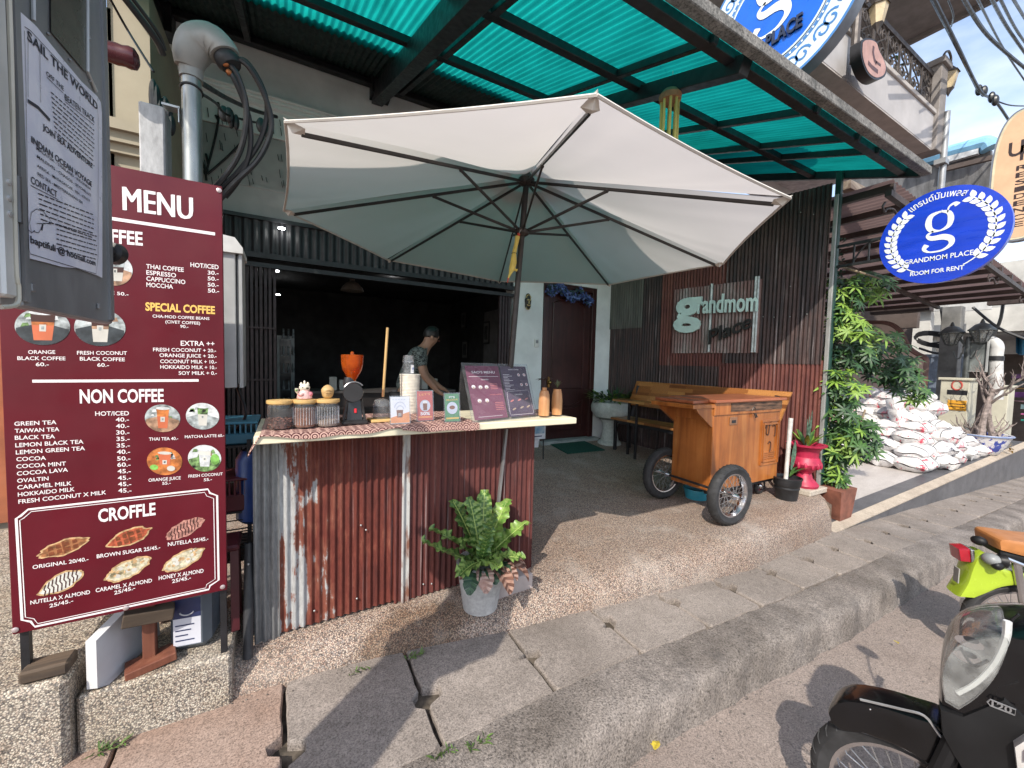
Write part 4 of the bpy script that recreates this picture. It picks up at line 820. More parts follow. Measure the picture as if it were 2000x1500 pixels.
M_dry = mat('dry_leaf', (.36, .22, .16), .75, var=.45, vs=26, col2=(.20, .095, .065)); M_dvp = mat('dry_vein_pale', (.36, .22, .18), .8, var=.3, vs=20); M_lfd = mat('hosta_vein', (.02, .055, .03), .5); M_dvein = mat('dry_vein', (.13, .055, .035), .8, var=.3, vs=20); M_dryp = mat('pale_dry_leaf', (.55, .42, .36), .75, var=.3, vs=22, col2=(.30, .17, .13)); M_grn = mat('hosta_leaf', (.045, .10, .05), .5, var=.3, vs=20)
B = MB(M_dry); rr = random.Random(17)
def vleaf(base, d, L, w, droop, ma, mv_, n=13):
    d = Vector(d).normalized(); up = V(0, 0, 1); side = d.cross(up).normalized(); nn = side.cross(d).normalized()
    def C(t): t = min(t, 1.0); a = droop*t; return base+d*(L*math.sin(a)/droop)-nn*(L*(1-math.cos(a))/droop)
    tw = rr.uniform(-.25, .25)
    for i in range(n):
        for sg in (-1, 1):
            q = []
            for t, f in ((i/n, 0), ((i+1)/n, 0), (min(1, (i+1)/n+.10), 1), (min(1, i/n+.10), 1)):
                wd = w*.5*(math.sin(math.pi*min(1, (t*.93+.05)))**.65)*f*(1+.06*math.sin(i*2.3+sg)); a = droop*t; ln = d*math.sin(a)+nn*math.cos(a)
                q.append(C(t)+side*(sg*wd)+ln*(wd*.35*(1+.3*sg*tw)))
            B.m(mv_ if i % 2 else ma).add(q, [(0, 1, 2, 3)])
for (az, ma, mv_, L, w, dr) in ((252, M_dryp, M_dvp, .17, .10, 1.5), (284, M_dry, M_dvein, .21, .10, 1.7), (304, M_dryp, M_dvein, .17, .09, 1.4), (322, M_dry, M_dvein, .24, .10, 1.6), (338, M_dry, M_dvein, .20, .09, 1.2), (230, M_grn, M_lfd, .18, .10, 1.6), (268, M_grn, M_lfd, .13, .09, 1.3), (296, M_grn, M_lfd, .12, .10, 1.2), (214, M_dry, M_dvein, .13, .05, .8), (350, M_grn, M_lfd, .14, .08, 1.0)):
    dd = V(math.cos(rad(az)), math.sin(rad(az)), .35); vleaf(c+V(dd.x, dd.y, 0)*.10+V(0, 0, .015), dd, L, w, dr, ma, mv_)
B.build('dry_leaves', t, smooth=60)
# ================================================================ MENU BOARD
BY = 2.20
M_mar = mat('maroon_board', (.105, .004, .012), .42, var=.10, vs=3, spec=.35); M_wt = mat('board_white', (.80, .74, .74), .5, var=.02); M_yel = mat('board_yellow', (.80, .50, .12), .5, var=.05)
X0, X1, Z0, Z1 = -.912, -.243, .392, 2.215
mb = thing('menu_board', 'tall maroon drinks menu board standing on a step at the street', 'menu board', (-.55, BY, .1))
B = MB(M_mar); B.box(((X0+X1)/2, BY+.008, (Z0+Z1)/2), (X1-X0, .016, Z1-Z0), None, .002); B.build('panel', mb)
B = MB(M_black); B.bx(-.272, -.248, BY+.017, BY+.041, .085, 2.15); B.bx(-.90, -.876, BY+.017, BY+.041, .2, 2.15); B.bx(-.90, -.25, BY+.017, BY+.04, 1.2, 1.225); B.bx(-.90, -.25, BY+.017, BY+.04, .45, .475); B.build('leg', mb)
B = MB(mat('screw_cap', (.5, .42, .42), .35, metal=.4))
for (u, v) in ((30, 1230), (246, 1187), (435, 1146), (428, 372)): p = PY(u, v, BY); B.lathe([(.010, 0), (.010, -.003), (.004, -.006), (0, -.006)], p, 14, (0, 1, 0))
B.build('screw', mb)
def bt(B, st, u0, v0, u1, v1, cap, bold=.015):
    a, b, c = PY(u0, v0, BY-.001), PY(u1, v1, BY-.001), PY((u0+u1)/2, (v0+v1)/2-cap, BY-.001)
    B.text(st, V(a.x, BY-.001, a.z), V(b.x, BY-.001, b.z), V(0, 0, 1), c.z-(a.z+b.z)/2, bold)
def bq(u, v, o=.001): return PY(u, v, BY-o)
def bl(B, u0, v0, u1, v1, w): B.ribbon([bq(u0, v0), bq(u1, v1)], w, V(0, -1, 0))
B = MB(M_wt)
[(bt(B, "SAO'S", 62+d_, 386, 217+d_, 407, 44, .0), bt(B, 'MENU', 241+d_, 410, 376+d_, 429, 45, .0), B.v.__setitem__(slice(n_, None), [p-V(0, .0002*k_, 0) for p in B.v[n_:]])) for k_, d_ in enumerate((-1.6, 0, 1.6)) for n_ in [len(B.v)]]; bt(B, 'COFFEE', 163, 469, 279, 479, 26, .028); bt(B, 'NON COFFEE', 156, 787, 320, 784, 25, .028); bt(B, 'CROFFLE', 192, 1019.7, 304, 1005, 24, .028)
bl(B, 25, 398, 420, 457, .013); bl(B, 63, 744.5, 388, 743, .011)
for a in [("HOT/ICED", 372, 521, 427, 526, 8.5), ("THAI COFFEE", 285.6, 524, 359, 531, 8.4), ("ESPRESSO", 286, 536, 344, 542, 8.4), ("CAPPUCCINO", 286, 548, 362, 555, 8.4), ("MOCCHA", 286, 560, 338, 564, 8.4), ("30.-", 405.6, 536, 427, 537, 7.5), ("50.-", 405.6, 547.5, 427, 548.5, 7.5), ("50.-", 405.6, 559.5, 427, 560.5, 7.5), ("50.-", 406, 571, 428, 572, 7.5), ("LATTE 50.-", 180, 572, 251, 578, 6.5),
    ("CHA-MOD COFFEE BEANS", 298, 620, 409, 625, 5.6), ("(CIVET COFFEE)", 323, 631, 391, 634, 5.6), ("90.-", 352, 640, 368, 641, 5.6), ("EXTRA ++", 353, 675, 419, 676, 9.5), ("FRESH COCONUT + 20.-", 299, 686, 422, 688, 6.8), ("ORANGE JUICE + 20.-", 311.5, 697, 423, 699, 6.8), ("COCONUT MILK + 10.-", 313, 709, 423, 710, 6.8), ("HOKKAIDO MILK + 10.-", 313, 720, 423.6, 721, 6.8), ("SOY MILK + 0.-", 349, 732, 423.6, 732, 6.8),
    ("ORANGE", 55, 691, 108, 691, 7), ("BLACK COFFEE", 34, 703, 128, 703.5, 7), ("60.-", 70, 715, 95.5, 715, 7), ("FRESH COCONUT", 150.5, 692.5, 248, 693, 7), ("BLACK COFFEE", 156, 704, 244, 705.5, 7), ("60.-", 190, 716, 213, 716.5, 7), ("HOT/ICED", 186, 812, 252, 811, 8.2),
    ("GREEN TEA", 28, 831.7, 110.4, 828.3, 7.8), ("TAIWAN TEA", 29, 845.6, 116, 842, 7.8), ("BLACK TEA", 29, 859, 107.5, 856, 7.8), ("LEMON BLACK TEA", 30, 873.7, 163, 866, 7.8), ("LEMON GREEN TEA", 31, 887.6, 166, 879, 7.8), ("COCOA", 32, 901, 90, 898, 7.8), ("COCOA MINT", 32, 915, 129, 909, 7.8), ("COCOA LAVA", 33, 929, 133, 921, 7.8), ("OVALTIN", 33.6, 943, 95, 938, 7.8), ("CARAMEL MILK", 34, 956, 140, 947.6, 7.8), ("HOKKAIDO MILK", 35, 970, 146, 959, 7.8), ("FRESH COCONUT X MILK", 36, 984, 207.6, 965, 7.8),
    ("THAI TEA 40.-", 291, 860.7, 348, 859, 6), ("MATCHA LATTE 60.-", 361, 856, 438, 853, 5.5), ("ORANGE JUICE", 290, 941, 353, 936, 6), ("55.-", 317, 947, 333.6, 945.6, 5.5), ("FRESH COCONUT", 368, 933, 435, 928, 5.5), ("55.-", 398, 940, 414, 938.5, 5.5),
    ("ORIGINAL 20/40.-", 63.6, 1111.6, 173, 1095, 7.2), ("BROWN SUGAR 25/45.-", 189, 1090.5, 313, 1072, 7.2), ("NUTELLA 25/45.-", 328, 1067, 407, 1055, 7.2), ("NUTELLA X ALMOND", 59.5, 1181, 176, 1159.6, 7.5), ("25/45.-", 96.5, 1187, 143, 1176, 7), ("CARAMEL X ALMOND", 187, 1157, 297, 1137, 7.5), ("25/45.-", 223, 1161.5, 264, 1151, 7), ("HONEY X ALMOND", 310, 1133, 397.6, 1118, 7.5), ("25/45.-", 336, 1139, 373, 1131, 7)]: bt(B, *a, .014)
for st, v in zip(("40.-", "40.-", "30.-", "35.-", "35.-", "40.-", "50.-", "60.-", "45.-", "45.-", "45.-", "45.-"), (823.5, 836, 848.7, 861.2, 874, 886.4, 899.6, 911.6, 924.3, 937.3, 949.5, 962)):
    k = (v-823)/140*5; bt(B, st, 226+k, v, 252+k, v-.5, 8, .014)
fr = [(31.5, 1013), (40, 1008), (55, 995), (406, 955.5), (410, 963), (424, 968), (427, 1133), (410, 1144), (408, 1151), (68, 1224), (60, 1214), (43, 1211)]
B.ribbon([bq(*p) for p in fr], .0075, V(0, -1, 0), True)
cx, cy = 230, 1090; B.ribbon([bq(p[0]+(cx-p[0])*.035, p[1]+(cy-p[1])*.045) for p in fr], .0028, V(0, -1, 0), True)
B.build('lettering', mb)
B = MB(M_yel); bt(B, 'SPECIAL COFFEE', 284, 606, 420, 613, 15, .035); B.build('yellow_lettering', mb)
# printed pictures of drinks
def cm(n, c, **k): return mat(n, c, .45, **k)
PB = {'a': cm('photo_grey', (.42, .46, .46), var=.5, vs=30), 'g': cm('photo_green', (.20, .34, .12), var=.7, vs=45), 'w': cm('photo_wood', (.45, .27, .17), var=.4, vs=30), 'k': cm('photo_table', (.045, .055, .062), var=.3, vs=30), 'o': cm('photo_orange', (.62, .20, .05), var=.4, vs=30), 'l': cm('photo_pale', (.66, .68, .68), var=.2, vs=40), 'b': cm('photo_coffee', (.06, .02, .014)), 'p': cm('photo_tea', (.62, .16, .07)), 'm': cm('photo_milk', (.62, .60, .54)), 'y': cm('photo_lime', (.22, .50, .10), var=.3, vs=40)}
def drink(u, v, rx, ry, bg, tbl, layers, cw, ch, lid='l', extra=None):
    c = bq(u, v, .0012); ax = bq(u+rx, v+rx*.03, .0012)-c; ay = bq(u, v-ry, .0012)-c; B = MB(PB[bg])
    def Q(x, y, o=0): return c+ax*x+ay*y+V(0, -o, 0)
    B.poly([Q(math.cos(a*math.pi/20), math.sin(a*math.pi/20)) for a in range(40)])
    rr = random.Random(int(u)); 
    for k in range(9):
        x, y = rr.uniform(-.7, .6), rr.uniform(.0, .6); B.m(PB[rr.choice('galwg')]); q = rr.uniform(.08, .22)
        B.poly([Q(x-q, y-q*.6, .0002), Q(x+q, y-q*.4, .0002), Q(x+q*.6, y+q, .0002), Q(x-q*.5, y+q*.8, .0002)])
    B.m(PB[tbl]); th = [Q(math.cos(a), math.sin(a), .0004) for a in [math.pi*(1.0+.1)+k*math.pi*.8/12 for k in range(13)]]; B.poly(th+[Q(.95, -.12, .0004), Q(.0, .22, .0004), Q(-.95, -.1, .0004)])
    y = -ch; n = len(layers)
    for k, (m, h) in enumerate(layers):
        w0 = cw*(.72+.28*(y+ch)/(2*ch)); y2 = y+2*ch*h; w1 = cw*(.72+.28*(y2+ch)/(2*ch)); B.m(PB[m]); B.poly([Q(-w0, y, .0007), Q(w0, y, .0007), Q(w1, y2, .0007), Q(-w1, y2, .0007)]); y = y2
    B.m(PB[lid]); B.poly([Q(cw*1.12*math.cos(a*math.pi/10), ch+.11*math.sin(a*math.pi/10), .0009) for a in range(20)])
    B.m(PB['m']); B.poly([Q(-.13, -ch*.35, .0010), Q(.11, -ch*.35, .0010), Q(.12, ch*.15, .0010), Q(-.13, ch*.15, .0010)]); B.m(PB['a']); B.poly([Q(-.06, -ch*.2, .0012), Q(.04, -ch*.2, .0012), Q(.05, ch*.02, .0012), Q(-.06, ch*.02, .0012)])
    if extra: extra(B, Q)
    B.build('printed_picture', mb)
drink(84, 638, 53, 36, 'a', 'k', [('p', .55), ('o', .12), ('b', .33)], .46, .74); drink(196, 640, 49, 36, 'a', 'k', [('m', .45), ('w', .1), ('b', .45)], .38, .78)
drink(225, 528, 34, 30, 'l', 'w', [('m', .4), ('b', .25), ('a', .35)], .55, .7); drink(318, 817, 34, 27, 'a', 'w', [('p', .6), ('o', .4)], .36, .72)
drink(396, 813, 32, 26, 'l', 'a', [('m', .6), ('g', .4)], .33, .7)
def oj(B, Q):
    for x, y, m in ((.35, -.5, 'm'), (-.6, -.45, 'y')): B.m(PB[m]); B.poly([Q(x+.24*math.cos(a*.628), y+.2*math.sin(a*.628), .0011) for a in range(10)])
drink(322, 901, 34, 27, 'o', 'o', [('o', .3), ('p', .7)], .36, .6, 'm', oj)
def co(B, Q): B.m(PB['y']); B.poly([Q(.62+.28*math.cos(a*.628), -.05+.42*math.sin(a*.628), .0011) for a in range(10)])
drink(400, 895, 32, 26, 'l', 'g', [('l', .7), ('m', .3)], .38, .62, 'l', co)
# printed croffles
def croffle(u, v, L, H, tilt, m1, m2, m3_, stripes, rs):
    B = MB(m1); rr = random.Random(rs); c = bq(u, v, .0012); e = bq(u+L*math.cos(rad(tilt)), v-L*math.sin(rad(tilt)), .0012)-c; f = bq(u-H*math.sin(rad(tilt)), v-H*math.cos(rad(tilt)), .0012)-c
    def Q(x, y, o=0): return c+e*x+f*y+V(0, -o, 0)
    N = 30; rim = []
    for k in range(N):
        a = 2*math.pi*k/N; x = math.cos(a); y = math.sin(a)*(1-.35*abs(x)**3); j = 1+rr.uniform(-.09, .09); rim.append((x*j, y*j))
    B.m(m3_); B.poly([Q(*p) for p in rim]); B.m(m1); B.poly([Q(x*.90, y*.82, .0003) for x, y in rim])
    B.m(m2)
    if stripes == 1:
        for x in (-.5, -.2, .12, .42): B.poly([Q(x-.1, -.55, .0005), Q(x+.1, -.6, .0005), Q(x+.12, -.08, .0005), Q(x-.08, -.06, .0005)]); B.poly([Q(x-.08, .1, .0005), Q(x+.12, .1, .0005), Q(x+.1, .55, .0005), Q(x-.06, .6, .0005)])
        B.poly([Q(-.06, -.8, .0007), Q(.02, -.8, .0007), Q(.06, .8, .0007), Q(-.03, .8, .0007)])
    elif stripes == 2:
        for k in range(9):
            x = -.72+k*.17; h = .8*(1-abs(x)**2*.7); B.ribbon([Q(x-.10, -h, .0005), Q(x+.02, -h*.2, .0005), Q(x-.02, h*.2, .0005), Q(x+.12, h, .0005)], .004, V(0, -1, 0))
    else:
        for k in range(26): x, y = rr.uniform(-.7, .7), rr.uniform(-.5, .6); q = rr.uniform(.05, .12); B.m(rr.choice((m2, m3_, PB['m']))); B.poly([Q(x+q*math.cos(a*1.05), y+q*2.2*math.sin(a*1.05), .0005+k*.00001) for a in range(6)])
    B.build('printed_picture', mb)
cA = cm('croffle_tan', (.36, .15, .06), var=.4, vs=60); cB = cm('croffle_brown', (.20, .055, .02), var=.3, vs=60); cC = cm('croffle_edge', (.62, .40, .20), var=.3, vs=60); cR = cm('croffle_red', (.46, .10, .045), var=.35, vs=60); cP = cm('croffle_pink', (.52, .25, .20), var=.4, vs=60); cK = cm('croffle_choc', (.07, .02, .02), var=.3, vs=60); cN = cm('croffle_cream', (.62, .56, .40), var=.3, vs=70); cG = cm('croffle_nut', (.40, .34, .20), var=.4, vs=60); cW = cm('croffle_white', (.66, .66, .60), var=.2, vs=60)
croffle(125, 1069, 53, 15, 18, cA, cB, cC, 1, 1); croffle(253, 1049, 45, 16, 21, cR, cB, cC, 1, 2); croffle(362, 1032, 41, 15, 27, cP, cK, cP, 2, 3); croffle(121, 1137, 50, 17, 26, cW, cK, cC, 2, 4); croffle(250, 1112, 50, 17, 25, cN, cG, cC, 3, 5); croffle(359, 1093, 45, 16, 27, cN, cG, cC, 3, 6)
# ================================================================ THINGS BELOW AND BEHIND THE BOARD
M_tim = wood_mat('old_timber', (.03, .022, .018), (.065, .045, .03), (.11, .075, .05), 0, .8, .85, 0, .3)
p = PZ(80, 1262, .205); tag(MB(M_tim).bx(-.89, -.755, 2.165, 2.26, .203, .252, .008).build('timber_offcut', loc=p), 'dark weathered timber block under the menu board corner', 'timber')
wp = MB(mat('white_panel', (.62, .62, .63), .5, var=.06)); wp.prism([V(-.715, 2.20, .30), V(-.715, 2.20, .098), V(-.685, 2.22, .088), V(-.585, 2.52, .088), V(-.60, 2.52, .36)], V(.035, -.012, 0)); tag(wp.build('white_board_offcut', loc=(-.65, 2.3, .09)), 'white painted board leaning on edge under the menu board', 'board')
t = thing('wooden_stand', 'small red brown wooden stand with a crosspiece under the menu board', 'stand', (-.53, 2.30, .09)); M_rw_ = wood_mat('red_brown_wood', (.10, .03, .015), (.17, .055, .03), (.22, .09, .05), 2, .8, .7, 0, .1)
q = MB(M_rw_); q.bx(-.56, -.515, 2.27, 2.31, .11, .40, .003); q.build('post', t); q = MB(M_rw_); q.box((-.53, 2.27, .105), (.17, .10, .035), m3(14, 0, -6), .003); q.build('foot', t); q = MB(M_tim); q.box((-.535, 2.28, .325), (.17, .11, .055), m3(10, 0, 8), .004); q.build('crosspiece', t)
t = thing('jerrycan', 'grey plastic jerrycan with a blue and white label under the menu board', 'jerrycan', (-.40, 2.36, .088)); q = MB(mat('grey_plastic', (.10, .12, .145), .45, var=.12)); q.box((-.385, 2.39, .255), (.16, .20, .33), m3(-8), .03); q.build('canister', t)
q = MB(mat('label_paper', (.55, .56, .62), .5, var=.05)); lx = m3(-8); 
def LQ(x, z, o=.1015): return V(-.385, 2.39, .255)+lx @ V(x, -o, z)
q.poly([LQ(-.06, -.13), LQ(.045, -.13), LQ(.045, .06), LQ(-.06, .06)]); q.m(mat('label_navy', (.02, .03, .10), .5)); q.poly([LQ(-.06, .0, .1025), LQ(.045, .0, .1025), LQ(.045, .09, .1025), LQ(-.06, .09, .1025)])
for k in range(4): q.poly([LQ(-.052, -.03-.024*k, .1025), LQ(.02-.012*(k % 3), -.03-.024*k, .1025), LQ(.02-.012*(k % 3), -.036-.024*k, .1025), LQ(-.052, -.036-.024*k, .1025)])
q.m(mat('label_white', (.6, .6, .62), .5)); q.tube(arc(LQ(-.008, .035, .103), lx @ V(.028, 0, 0), V(0, 0, .022), 200, 340, 8), .003, 5)
q.build('label', t)
q = MB(mat('grey_plastic_cap', (.05, .06, .07), .4)); q.cyl(V(-.36, 2.39, .42), V(-.36, 2.39, .455), .028); q.build('cap', t)
t = thing('drain_pipe', 'slim black plastic pipe leaning at the left end of the counter', 'pipe', (-.18, 2.31, .0)); q = MB(mat('pvc_dark', (.035, .036, .04), .5, var=.2)); q.lathe([(.018, .0), (.022, .0), (.022, .55), (.018, .55), (.018, .0)], (0, 0, 0), 18)
q.v = [V(-.172, 2.30, -.03)+Matrix.Rotation(rad(-14), 3, 'X') @ p for p in q.v]; q.build('tube', t)
# shelf rack with baskets behind the board
t = thing('shelf_rack', 'black wire shelf rack behind the menu board', 'shelf', (-.26, 2.75, .07)); q = MB(M_black)
for x in (-.42, -.19):
    for y in (2.58, 2.95): q.bx(x, x+.02, y, y+.02, .07, 1.02)
for z in (.35, .62, .98): q.bx(-.42, -.17, 2.58, 2.97, z, z+.012)
for k in range(8): q.bx(-.42, -.17, 2.585+k*.05, 2.593+k*.05, .40+.0*k, .405)
for k in range(5): q.bx(-.42, -.17, 2.575, 2.583, .38+k*.05, .384+k*.05)
q.build('frame', t)
def basket(lab, c, d, col, nm):
    t = thing('plastic_basket', lab, 'basket', c); m_ = mat(nm, col, .45, var=.1); q = MB(m_)
    x, y, z = c; q.bx(x-d[0]/2, x+d[0]/2, y-d[1]/2, y+d[1]/2, z, z+d[2]*.55, .008); q.m(mat(nm+'_rim', tuple(min(1, k*1.3) for k in col), .45))
    for k in range(12): a = x-d[0]/2+d[0]*k/11; q.bx(a-.004, a+.004, y-d[1]/2-.002, y-d[1]/2+.006, z+d[2]*.55, z+d[2])
    q.bx(x-d[0]/2-.008, x+d[0]/2+.008, y-d[1]/2-.008, y+d[1]/2+.008, z+d[2], z+d[2]+.012, .004); q.build('tub', t)
basket('teal blue plastic basket on the shelf rack behind the menu board', (-.28, 2.74, .995), (.27, .30, .11), (.04, .15, .22), 'teal_plastic'); basket('dark red plastic basket low on the shelf rack', (-.28, 2.70, .632), (.26, .26, .17), (.08, .010, .016), 'red_plastic')
t = thing('red_stool', 'dark red plastic stool standing behind the menu board leg', 'stool', (-.33, 2.46, .085)); q = MB(mat('stool_red', (.07, .010, .015), .4)); q.bx(-.42, -.21, 2.36, 2.56, .50, .53, .01); q.build('seat', t)
for dx in (-.40, -.23):
    for dy in (2.38, 2.54): q = MB(MATS['stool_red']); q.beam((dx, dy, .085), (dx*.92-.025, (dy+2.46)/2, .505), .035, .02); q.build('leg', t)
tag(MB(mat('blue_drum', (.015, .05, .20), .4)).lathe([(.09, .55), (.11, .57), (.11, .90), (.08, .95), (.05, .95), (.05, .99)], (-.14, 2.66, 0), 20).build('blue_bottle', loc=(-.14, 2.66, .5)), 'blue plastic bottle beside the counter end on the shelf', 'bottle')
# upright metal box with a sloped hood
t = thing('meter_box', 'tall pale metal box with a sloped hood right of the menu board', 'meter box', (-.30, 2.66, 1.25)); M_al = mat('aluminium_grey', (.46, .47, .47), .45, var=.1, metal=.25)
q = MB(M_al); q.bx(-.34, -.235, 2.62, 2.80, 1.30, 2.03, .004); q.bx(-.222, -.205, 2.62, 2.80, 1.30, 2.03, .002); q.bx(-.231, -.226, 2.65, 2.8, 1.32, 2.02); q.build('casing', t)
q = MB(mat('hood_white', (.60, .60, .59), .5)); q.prism([V(-.36, 2.60, 2.02), V(-.20, 2.60, 2.02), V(-.20, 2.60, 2.05), V(-.235, 2.60, 2.10), V(-.36, 2.60, 2.115)], V(0, .25, 0)); q.build('hood', t)
q = MB(M_black); q.tube(spline([V(-.24, 2.7, 1.3), V(-.20, 2.68, 1.15), V(-.25, 2.7, 1.05)], 5), .008, 6); q.build('cable', t)
# concrete post and conduit with weather head
t = thing('concrete_post', 'square grey concrete post left of the steel conduit', 'post', (-.63, 2.62, .1)); q = MB(concrete_mat('post_concrete', (.33, .33, .34), (.48, .48, .48), speck=.12, bump=.2, sp=60, big=5, blotch=(.25, .25, .26), bl=.6, st=(1, 1, .35))); a = PY(232, 130, 2.35); b = PY(290, 132, 2.35); q.bx(a.x, b.x, 2.6, 2.74, .1, a.z, .006); q.build('shaft', t)
cx = (PY(327, 250, 2.35).x+PY(377, 250, 2.35).x)/2; cr = (PY(377, 250, 2.35).x-PY(327, 250, 2.35).x)*.46
M_gs = mat('conduit_steel', (.34, .35, .33), .32, metal=.75, var=.2, vs=5, st=(3, 3, .6))
t = thing('conduit_mast', 'galvanised service mast with a grey weatherhead and cables', 'conduit', (cx, 2.62, .1)); q = MB(M_gs); q.cyl(V(cx, 2.62, .1), V(cx, 2.62, PY(350, 140, 2.62).z), cr, cr, 24); q.build('pipe', t)
q = MB(mat('weatherhead_grey', (.30, .30, .285), .5, var=.12, vs=6, metal=.2)); hz = PY(350, 128, 2.62).z; hc = V(cx, 2.62, hz)
q.lathe([(cr*1.16, -.05), (cr*1.2, 0), (cr*1.28, .02)], hc, 24)
pts = [hc+V(-.01, 0, .0), hc+V(.0, -.01, .06), hc+V(.03, -.02, .12), hc+V(.085, -.035, .14), hc+V(.13, -.045, .11), hc+V(.145, -.05, .085)]; sp_ = spline(pts, 5); rr_ = [cr*1.32, cr*1.75, cr*2.0, cr*1.95, cr*1.8, cr*1.6]; q.tube(sp_, [rr_[min(int(i/5), 4)]*(1-(i/5-min(int(i/5), 4)))+rr_[min(int(i/5), 4)+1]*(i/5-min(int(i/5), 4)) for i in range(len(sp_))], 24); q.build('weatherhead', t)
q = MB(mat('insert_black', (.02, .02, .022), .5)); d_ = (pts[5]-pts[4]).normalized(); q.lathe([(cr*1.3, 0), (cr*1.38, .02), (cr*1.38, .035), (cr*1.1, .055), (0, .06)], pts[5], 20, d_); q.m(mat('copper_lug', (.35, .12, .04), .4, metal=.6)); q.ell(pts[5]+d_*.055+V(-.025, -.02, .0), .018, .012, .02); q.ell(pts[5]+d_*.055+V(-.01, -.02, -.04), .014, .01, .014); q.build('cable_insert', t)
q = MB(M_black); zb = PY(350, 170, 2.62).z; q.tube(arc(V(cx, 2.62, zb), V(cr*1.04, 0, 0), V(0, cr*1.04, -.012), 0, 360, 20), .006, 6); q.build('strap', t); q = MB(mat('bracket_zinc', (.45, .46, .45), .4, metal=.5)); q.bx(b.x-.01, cx-cr*1.1, 2.60, 2.66, PY(320, 148, 2.35).z-.005, PY(320, 148, 2.35).z+.005); q.bx(cx-cr*1.25, cx-cr*1.15, 2.60, 2.66, PY(318, 180, 2.35).z, PY(318, 148, 2.35).z); q.build('bracket', t)
M_cab = mat('cable_black', (.02, .021, .024), .42, var=.2)
q = MB(M_cab); o = pts[5]+d_*.05
for (ox, oz, ps) in ((.0, .05, [(485, 130), (518, 190), (530, 250), (505, 310), (455, 360), (425, 395)]), (-.02, .0, [(460, 140), (480, 200), (478, 260), (462, 310), (430, 355), (405, 380)]), (.01, .02, [(480, 120), (510, 165), (522, 215), (508, 275), (470, 330), (430, 370)]), (-.01, -.04, [(455, 150), (475, 195), (488, 240), (488, 295), (470, 345), (440, 385)])):
    q.tube(spline([o+V(ox, 0, oz)]+[PY(u, v, 2.55+.04*k) for k, (u, v) in enumerate(ps)], 7), .0135, 8)
q.build('service_cable', t)
# older wires running down from the upper left and along the wall
for k, (pl, r_, lab) in enumerate((([(215, -40, 2.3), (300, 70, 2.5), (318, 105, 2.58)], .015, 'thick black cable dropping from above to the weatherhead'), ([(230, -40, 2.35), (305, 60, 2.52), (322, 98, 2.58)], .009, 'thinner black cable beside the thick one above the weatherhead'), ([(200, -30, 2.3), (250, 60, 2.5), (300, 140, 2.35)], .005, 'thin black wire crossing in front of the cream neighbouring wall'), ([(375, 150, 2.9), (440, 190, 3.6), (495, 215, 4.2), (540, 228, 4.6)], .016, 'bundled black cable sagging across the grey wall to the parasol'), ([(375, 172, 2.8), (420, 200, 3.4), (440, 222, 3.8), (480, 235, 4.1), (530, 245, 4.5)], .009, 'knotted black wire under the bundled cable on the grey wall'))):
    tag(MB(M_cab).tube(spline([PY(u, v, y) for u, v, y in pl], 6), r_, 7).build('overhead_cable', loc=PY(*pl[0])), lab, 'cable')
q = MB(M_cab)
for (u, v) in ((437, 222), (447, 225), (510, 245), (300, 190), (306, 200), (312, 225)): c = PY(u, v, 3.0 if u < 400 else 3.9); q.ell(c, .035 if u > 400 else .022, .03, .06 if u > 400 else .10, 10, 8); q.ell(c+V(.045, .02, -.03), .022, .03, .06, 10, 8)
tag(q.build('cable_clamps', loc=PY(440, 222, 3.9)), 'black cable clamps bunched on the wires beside the mast', 'clamps')
tag(MB(mat('insulator_brown', (.07, .012, .018), .25)).lathe([(.025, -.09), (.042, -.08), (.046, -.06), (.041, -.035), (.044, -.01), (.041, .015), (.046, .035), (.042, .055), (.025, .065), (0, .068)], PY(233, 107, 2.5), 16, (1, 0, 0)).build('insulator', loc=PY(233, 107, 2.5)), 'dark brown ceramic insulator on the cable above the concrete post', 'insulator')
# neighbour on the left
M_cr = mat('cream_wall', (.40, .345, .26), .85, var=.1, vs=2, bump=.1, bs=60); t = thing('neighbour_house', 'cream walled house beside the cafe at the left edge', 'building', (-3, 4.3, 0))
q = MB(M_cr); q.bx(-9, -1.18, 4.4, 4.65, -.3, 4.15); q.bx(-1.20, -.95, 4.4, 5.6, -.3, 4.4); q.bx(-9, -2.2, 4.4, 4.65, 4.15, 7); q.build('wall', t)
q = MB(M_cr); 
for d_2, z in ((.05, 3.05), (.09, 3.12), (.13, 3.2)): q.bx(-9, -.95, 4.4-d_2, 4.4, z, z+.08)
q.build('moulding', t)
q = MB(mat('terracotta_paint', (.34, .11, .05), .85, var=.15)); q.bx(-1.36, -1.22, 4.32, 4.4, .1, 3.05); q.bx(-9, -.95, 4.36, 4.40, .2, 2.2); q.build('plinth', t)
q = MB(M_cr); q.bx(-2.15, -1.25, 4.33, 4.4, 3.3, 3.36); q.bx(-1.32, -1.25, 4.33, 4.4, 3.3, 4.6); q.bx(-1.44, -1.40, 4.33, 4.4, 3.36, 4.6); q.build('window_frame', t)
q = MB(mat('window_glass_dark', (.10, .11, .10), .15)); q.bx(-2.1, -1.32, 4.385, 4.4, 3.36, 4.6); q.build('window', t)
